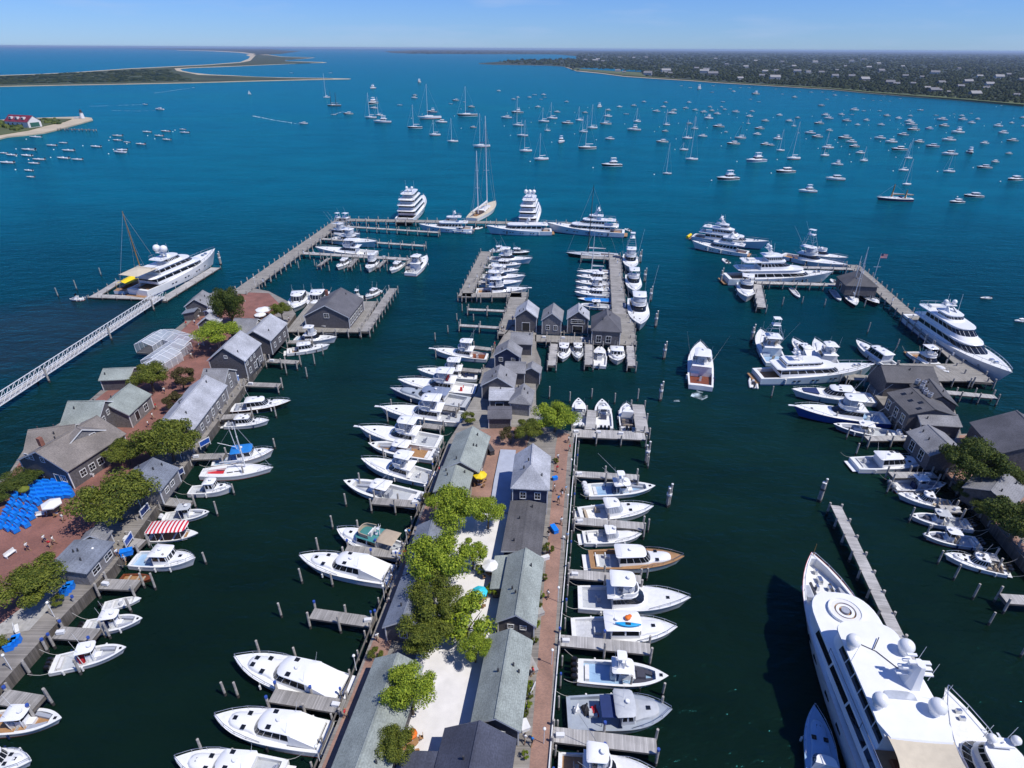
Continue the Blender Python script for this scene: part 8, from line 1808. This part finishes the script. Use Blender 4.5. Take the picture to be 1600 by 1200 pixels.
NUM = ['', '', 'second ', 'third ', 'fourth ', 'fifth ', 'sixth ', 'seventh ', 'eighth ', 'ninth ', 'tenth ', 'eleventh ', 'twelfth ', 'thirteenth ', 'fourteenth ', 'fifteenth ', 'sixteenth ', 'seventeenth ', 'eighteenth ', 'nineteenth ', 'twentieth ']
for (k, c, lm, rel), lst in cands.items():
    lst.sort(key=lambda t: t[0])
    for i, (_, rec) in enumerate(lst):
        lab = 'moored %s %s %s the %s' % (HULLN[c], KD[k], rel, lm)
        if len(lst) > 1: lab += ', %sclosest to it' % (NUM[i + 1])
        rec.append(lab)
for k, x, y, s, c, mh, lab in recs:
    p = at(x, y, .3); dep = (p - Vector((0, 0, CAM_H))).dot(_f); wid = s * dep / FPX
    ang = math.pi + frg.uniform(.0, .42) + (x - 900) * -.00012
    if k == 'c' and s < 14: ang += 1.0 + frg.uniform(-.3, .3)
    if x < 320: ang = math.pi - .05 + frg.uniform(-.15, .15)
    Lb = wid / max(.45, abs(math.cos(ang)) * .95 + .22 * abs(math.sin(ang)))
    Lb = min(Lb, 26 if k != 's' else 30) ; Lb = max(4.0, Lb)
    top = frg.choice(['gelcoat', 'gelcoat', 'canvas_white', 'canvas_navy' if k == 's' else 'gelcoat'])
    pr = proto(KN[k], HULLC[c], top)
    o = copy_tree(pr[0]) if pr[1] else pr[0]; pr[1] = True
    f = Lb / 10.; hz = f if Lb < 13 else 1.3 + (f - 1.3) * .7
    o.location = (p.x, p.y, 0); o.rotation_euler = (0, 0, ang); o.scale = (f, f * (1.0 if Lb < 13 else .88), hz * (1 if k == 's' else .8))
    for ch in list(o.children):
        if ch.name.startswith(('mast', 'rigging')): bpy.data.objects.remove(ch)
    if k == 's':
        H = mast_height((p.x, p.y, 1.2), float(mh)) / hz if mh else 13.0
        r = max(.085, .00075 * dep * .45) / f
        b = MB(); b.tube((.8, 0, 1.1), (.6, 0, 1.1 + H), r, r * .7, 5)
        b.build('mast', 'mast_white' if c != 'n' else 'mast_black', o)
        b = MB(); q = r * .26
        b.tube((4.8, 0, 1.3), (.6, 0, 1.05 + H), q * 1.5, None, 4); b.tube((-4.9, 0, 1.0), (.6, 0, 1.05 + H), q, None, 4); b.tube((.6, -.6, 1.1 + H * .5), (.6, .6, 1.1 + H * .5), q, None, 4); b.build('rigging', 'alu', o)
    tag(o, lab, dict(s='sailboat', m='motorboat', c='motor yacht', k='skiff')[k], 'boats on moorings')
# named boats of the field
def bigsail(label, x, y, w, masts, hull, rot=3.35, mast='mast_white', name='sailing_yacht'):
    p = at(x, y, .3); dep = (p - Vector((0, 0, CAM_H))).dot(_f); L = w * dep / FPX / .97; o = thing(name, label, 'sailboat', (p.x, p.y, 0), rot, 'boats on moorings')
    k_sail(o, L, dict(hull=hull, masts=[(fx, mast_height((p.x, p.y, 1.3), my)) for fx, my in masts], mast=mast, rig='alu', boot='boot_red', mr=2.4))
    return o
bigsail('black two masted schooner with dark spars off the sand spit', 522, 165, 21, [(.2, 143), (-.15, 144)], 'black_hull', mast='mast_black')
bigsail('tall white sloop beside the black schooner', 510, 152, 11, [(.08, 114)], 'gelcoat', rot=3.9)
bigsail('long dark yawl lying in front of the mooring field on the right', 1397, 312, 52, [(.1, 288), (-.28, 296)], 'navy', rot=3.0, mast='mast_wood')
# white sail under way
p = at(390, 147, .3); o = next(q for q in COL.objects if q.get('label') and (q.location - p).length < 1 and q.get('group') == 'boats on moorings')
b = MB(); Hs = mast_height((p.x, p.y, 1), 140) / o.scale[2]; b.add([(.6, .1, 1.6), (-4.2, .5, 1.8), (.6, .1, Hs), (1.0, .1, 1.6), (4.6, .3, 1.4)], [(0, 1, 2), (3, 2, 4)]); b.build('sail', 'canvas_white', o); o['label'] = 'small boat with a raised white sail off the sand spit'; o['category'] = 'sailboat'
# mooring buoys
bm = MB(); bm.ball((0, 0, .15), .45, 8, 6); bmesh_ = bm.mesh('buoy', 'lamp_globe', 60); cnt = 0
for k, x, y, s, c, mh, lab in recs:
    if y < 165 or y > 330 or frg.random() < .45: continue
    p = at(x - s * .5 - frg.uniform(3, 14), y + frg.uniform(-1, 4), 0); dep = p.y
    o = link('mooring_buoy', bmesh_); o.location = p; q = max(1., .0011 * dep); o.scale = (q, q, q); o.rotation_euler = (.1, .1, frg.random() * 6)
    tag(o, 'small white mooring buoy floating among the moored boats', 'buoy', 'mooring buoys')
# wakes of moving boats
def wake(pts, w0, w1, nm='boat_wake'):
    P = [at(x, y, .03) for x, y in pts]; b = MB(); n = len(P); vs = []
    for i, p in enumerate(P):
        d = (P[min(n - 1, i + 1)] - P[max(0, i - 1)]); d = Vector((d.x, d.y, 0)).normalized(); e = Vector((-d.y, d.x, 0)); w = w0 + (w1 - w0) * i / (n - 1); w *= 1 + .25 * math.sin(i * 2.1)
        vs += [p - e * w, p + e * w]
    b.add(vs, [(2 * i, 2 * i + 1, 2 * i + 3, 2 * i + 2) for i in range(n - 1)]); tag(b.build(nm, 'wake_foam'), 'thin white wake trailing behind a moving boat', 'wake', kind='stuff')
m_, t_, b_ = new_mat('wake_foam'); b_.inputs['Base Color'].default_value = (.55, .66, .72, 1); b_.inputs['Roughness'].default_value = .8
_g = t_.nodes.new('ShaderNodeNewGeometry'); _n = t_.nodes.new('ShaderNodeTexNoise'); _n.inputs['Scale'].default_value = .35; _n.inputs['Detail'].default_value = 6
_m = t_.nodes.new('ShaderNodeMapRange'); _m.inputs[1].default_value = .42; _m.inputs[2].default_value = .62; _tr = t_.nodes.new('ShaderNodeBsdfTransparent'); _mx = t_.nodes.new('ShaderNodeMixShader')
t_.links.new(_g.outputs['Position'], _n.inputs[0]); t_.links.new(_n.outputs[0], _m.inputs[0]); t_.links.new(_m.outputs[0], _mx.inputs[0]); t_.links.new(_tr.outputs[0], _mx.inputs[1]); t_.links.new(b_.outputs[0], _mx.inputs[2]); t_.links.new(_mx.outputs[0], t_.nodes['Material Output'].inputs[0])
wake([(469, 194), (450, 191), (430, 188), (410, 184), (395, 181)], .5, 1.6)
wake([(222, 163.3), (205, 164), (185, 164.6), (160, 165.5), (140, 166)], .8, 1.0)
wake([(298, 138), (280, 140), (260, 143), (240, 145.5)], .8, 1.2)
wake([(243, 172.5), (220, 173.5), (195, 173), (175, 172.5)], .4, .6)
wake([(524, 178), (532, 175.5), (537, 174.5)], .8, .6)
wake([(1097, 612), (1094, 617), (1088, 622)], 1.2, 1.8)
wake([(1062, 626), (1054, 626), (1046, 622)], .4, .3)
# hide nothing: unused prototypes are removed
for k, (o, used) in PROTO.items():
    if not used:
        for ch in list(o.children_recursive): bpy.data.objects.remove(ch)
        bpy.data.objects.remove(o)
# ------------------------------------------------------------------ the air over the harbour
m_ = bpy.data.materials.new('haze_air'); m_.use_nodes = True; t_ = m_.node_tree; t_.nodes.clear()
vo = t_.nodes.new('ShaderNodeVolumePrincipled'); vo.inputs['Color'].default_value = (.62, .78, 1, 1); vo.inputs['Density'].default_value = HAZE if 'HAZE' in globals() else 4.6e-5; vo.inputs['Anisotropy'].default_value = .2
ou = t_.nodes.new('ShaderNodeOutputMaterial'); t_.links.new(vo.outputs[0], ou.inputs['Volume']); MATS['haze_air'] = m_
b = MB(); b.box(-41900, 41900, -380, 41900, -3.5, 76); o = b.build('haze', 'haze_air'); tag(o, kind='stuff')
for q in COL.objects:
    if '_L' in q: del q['_L']
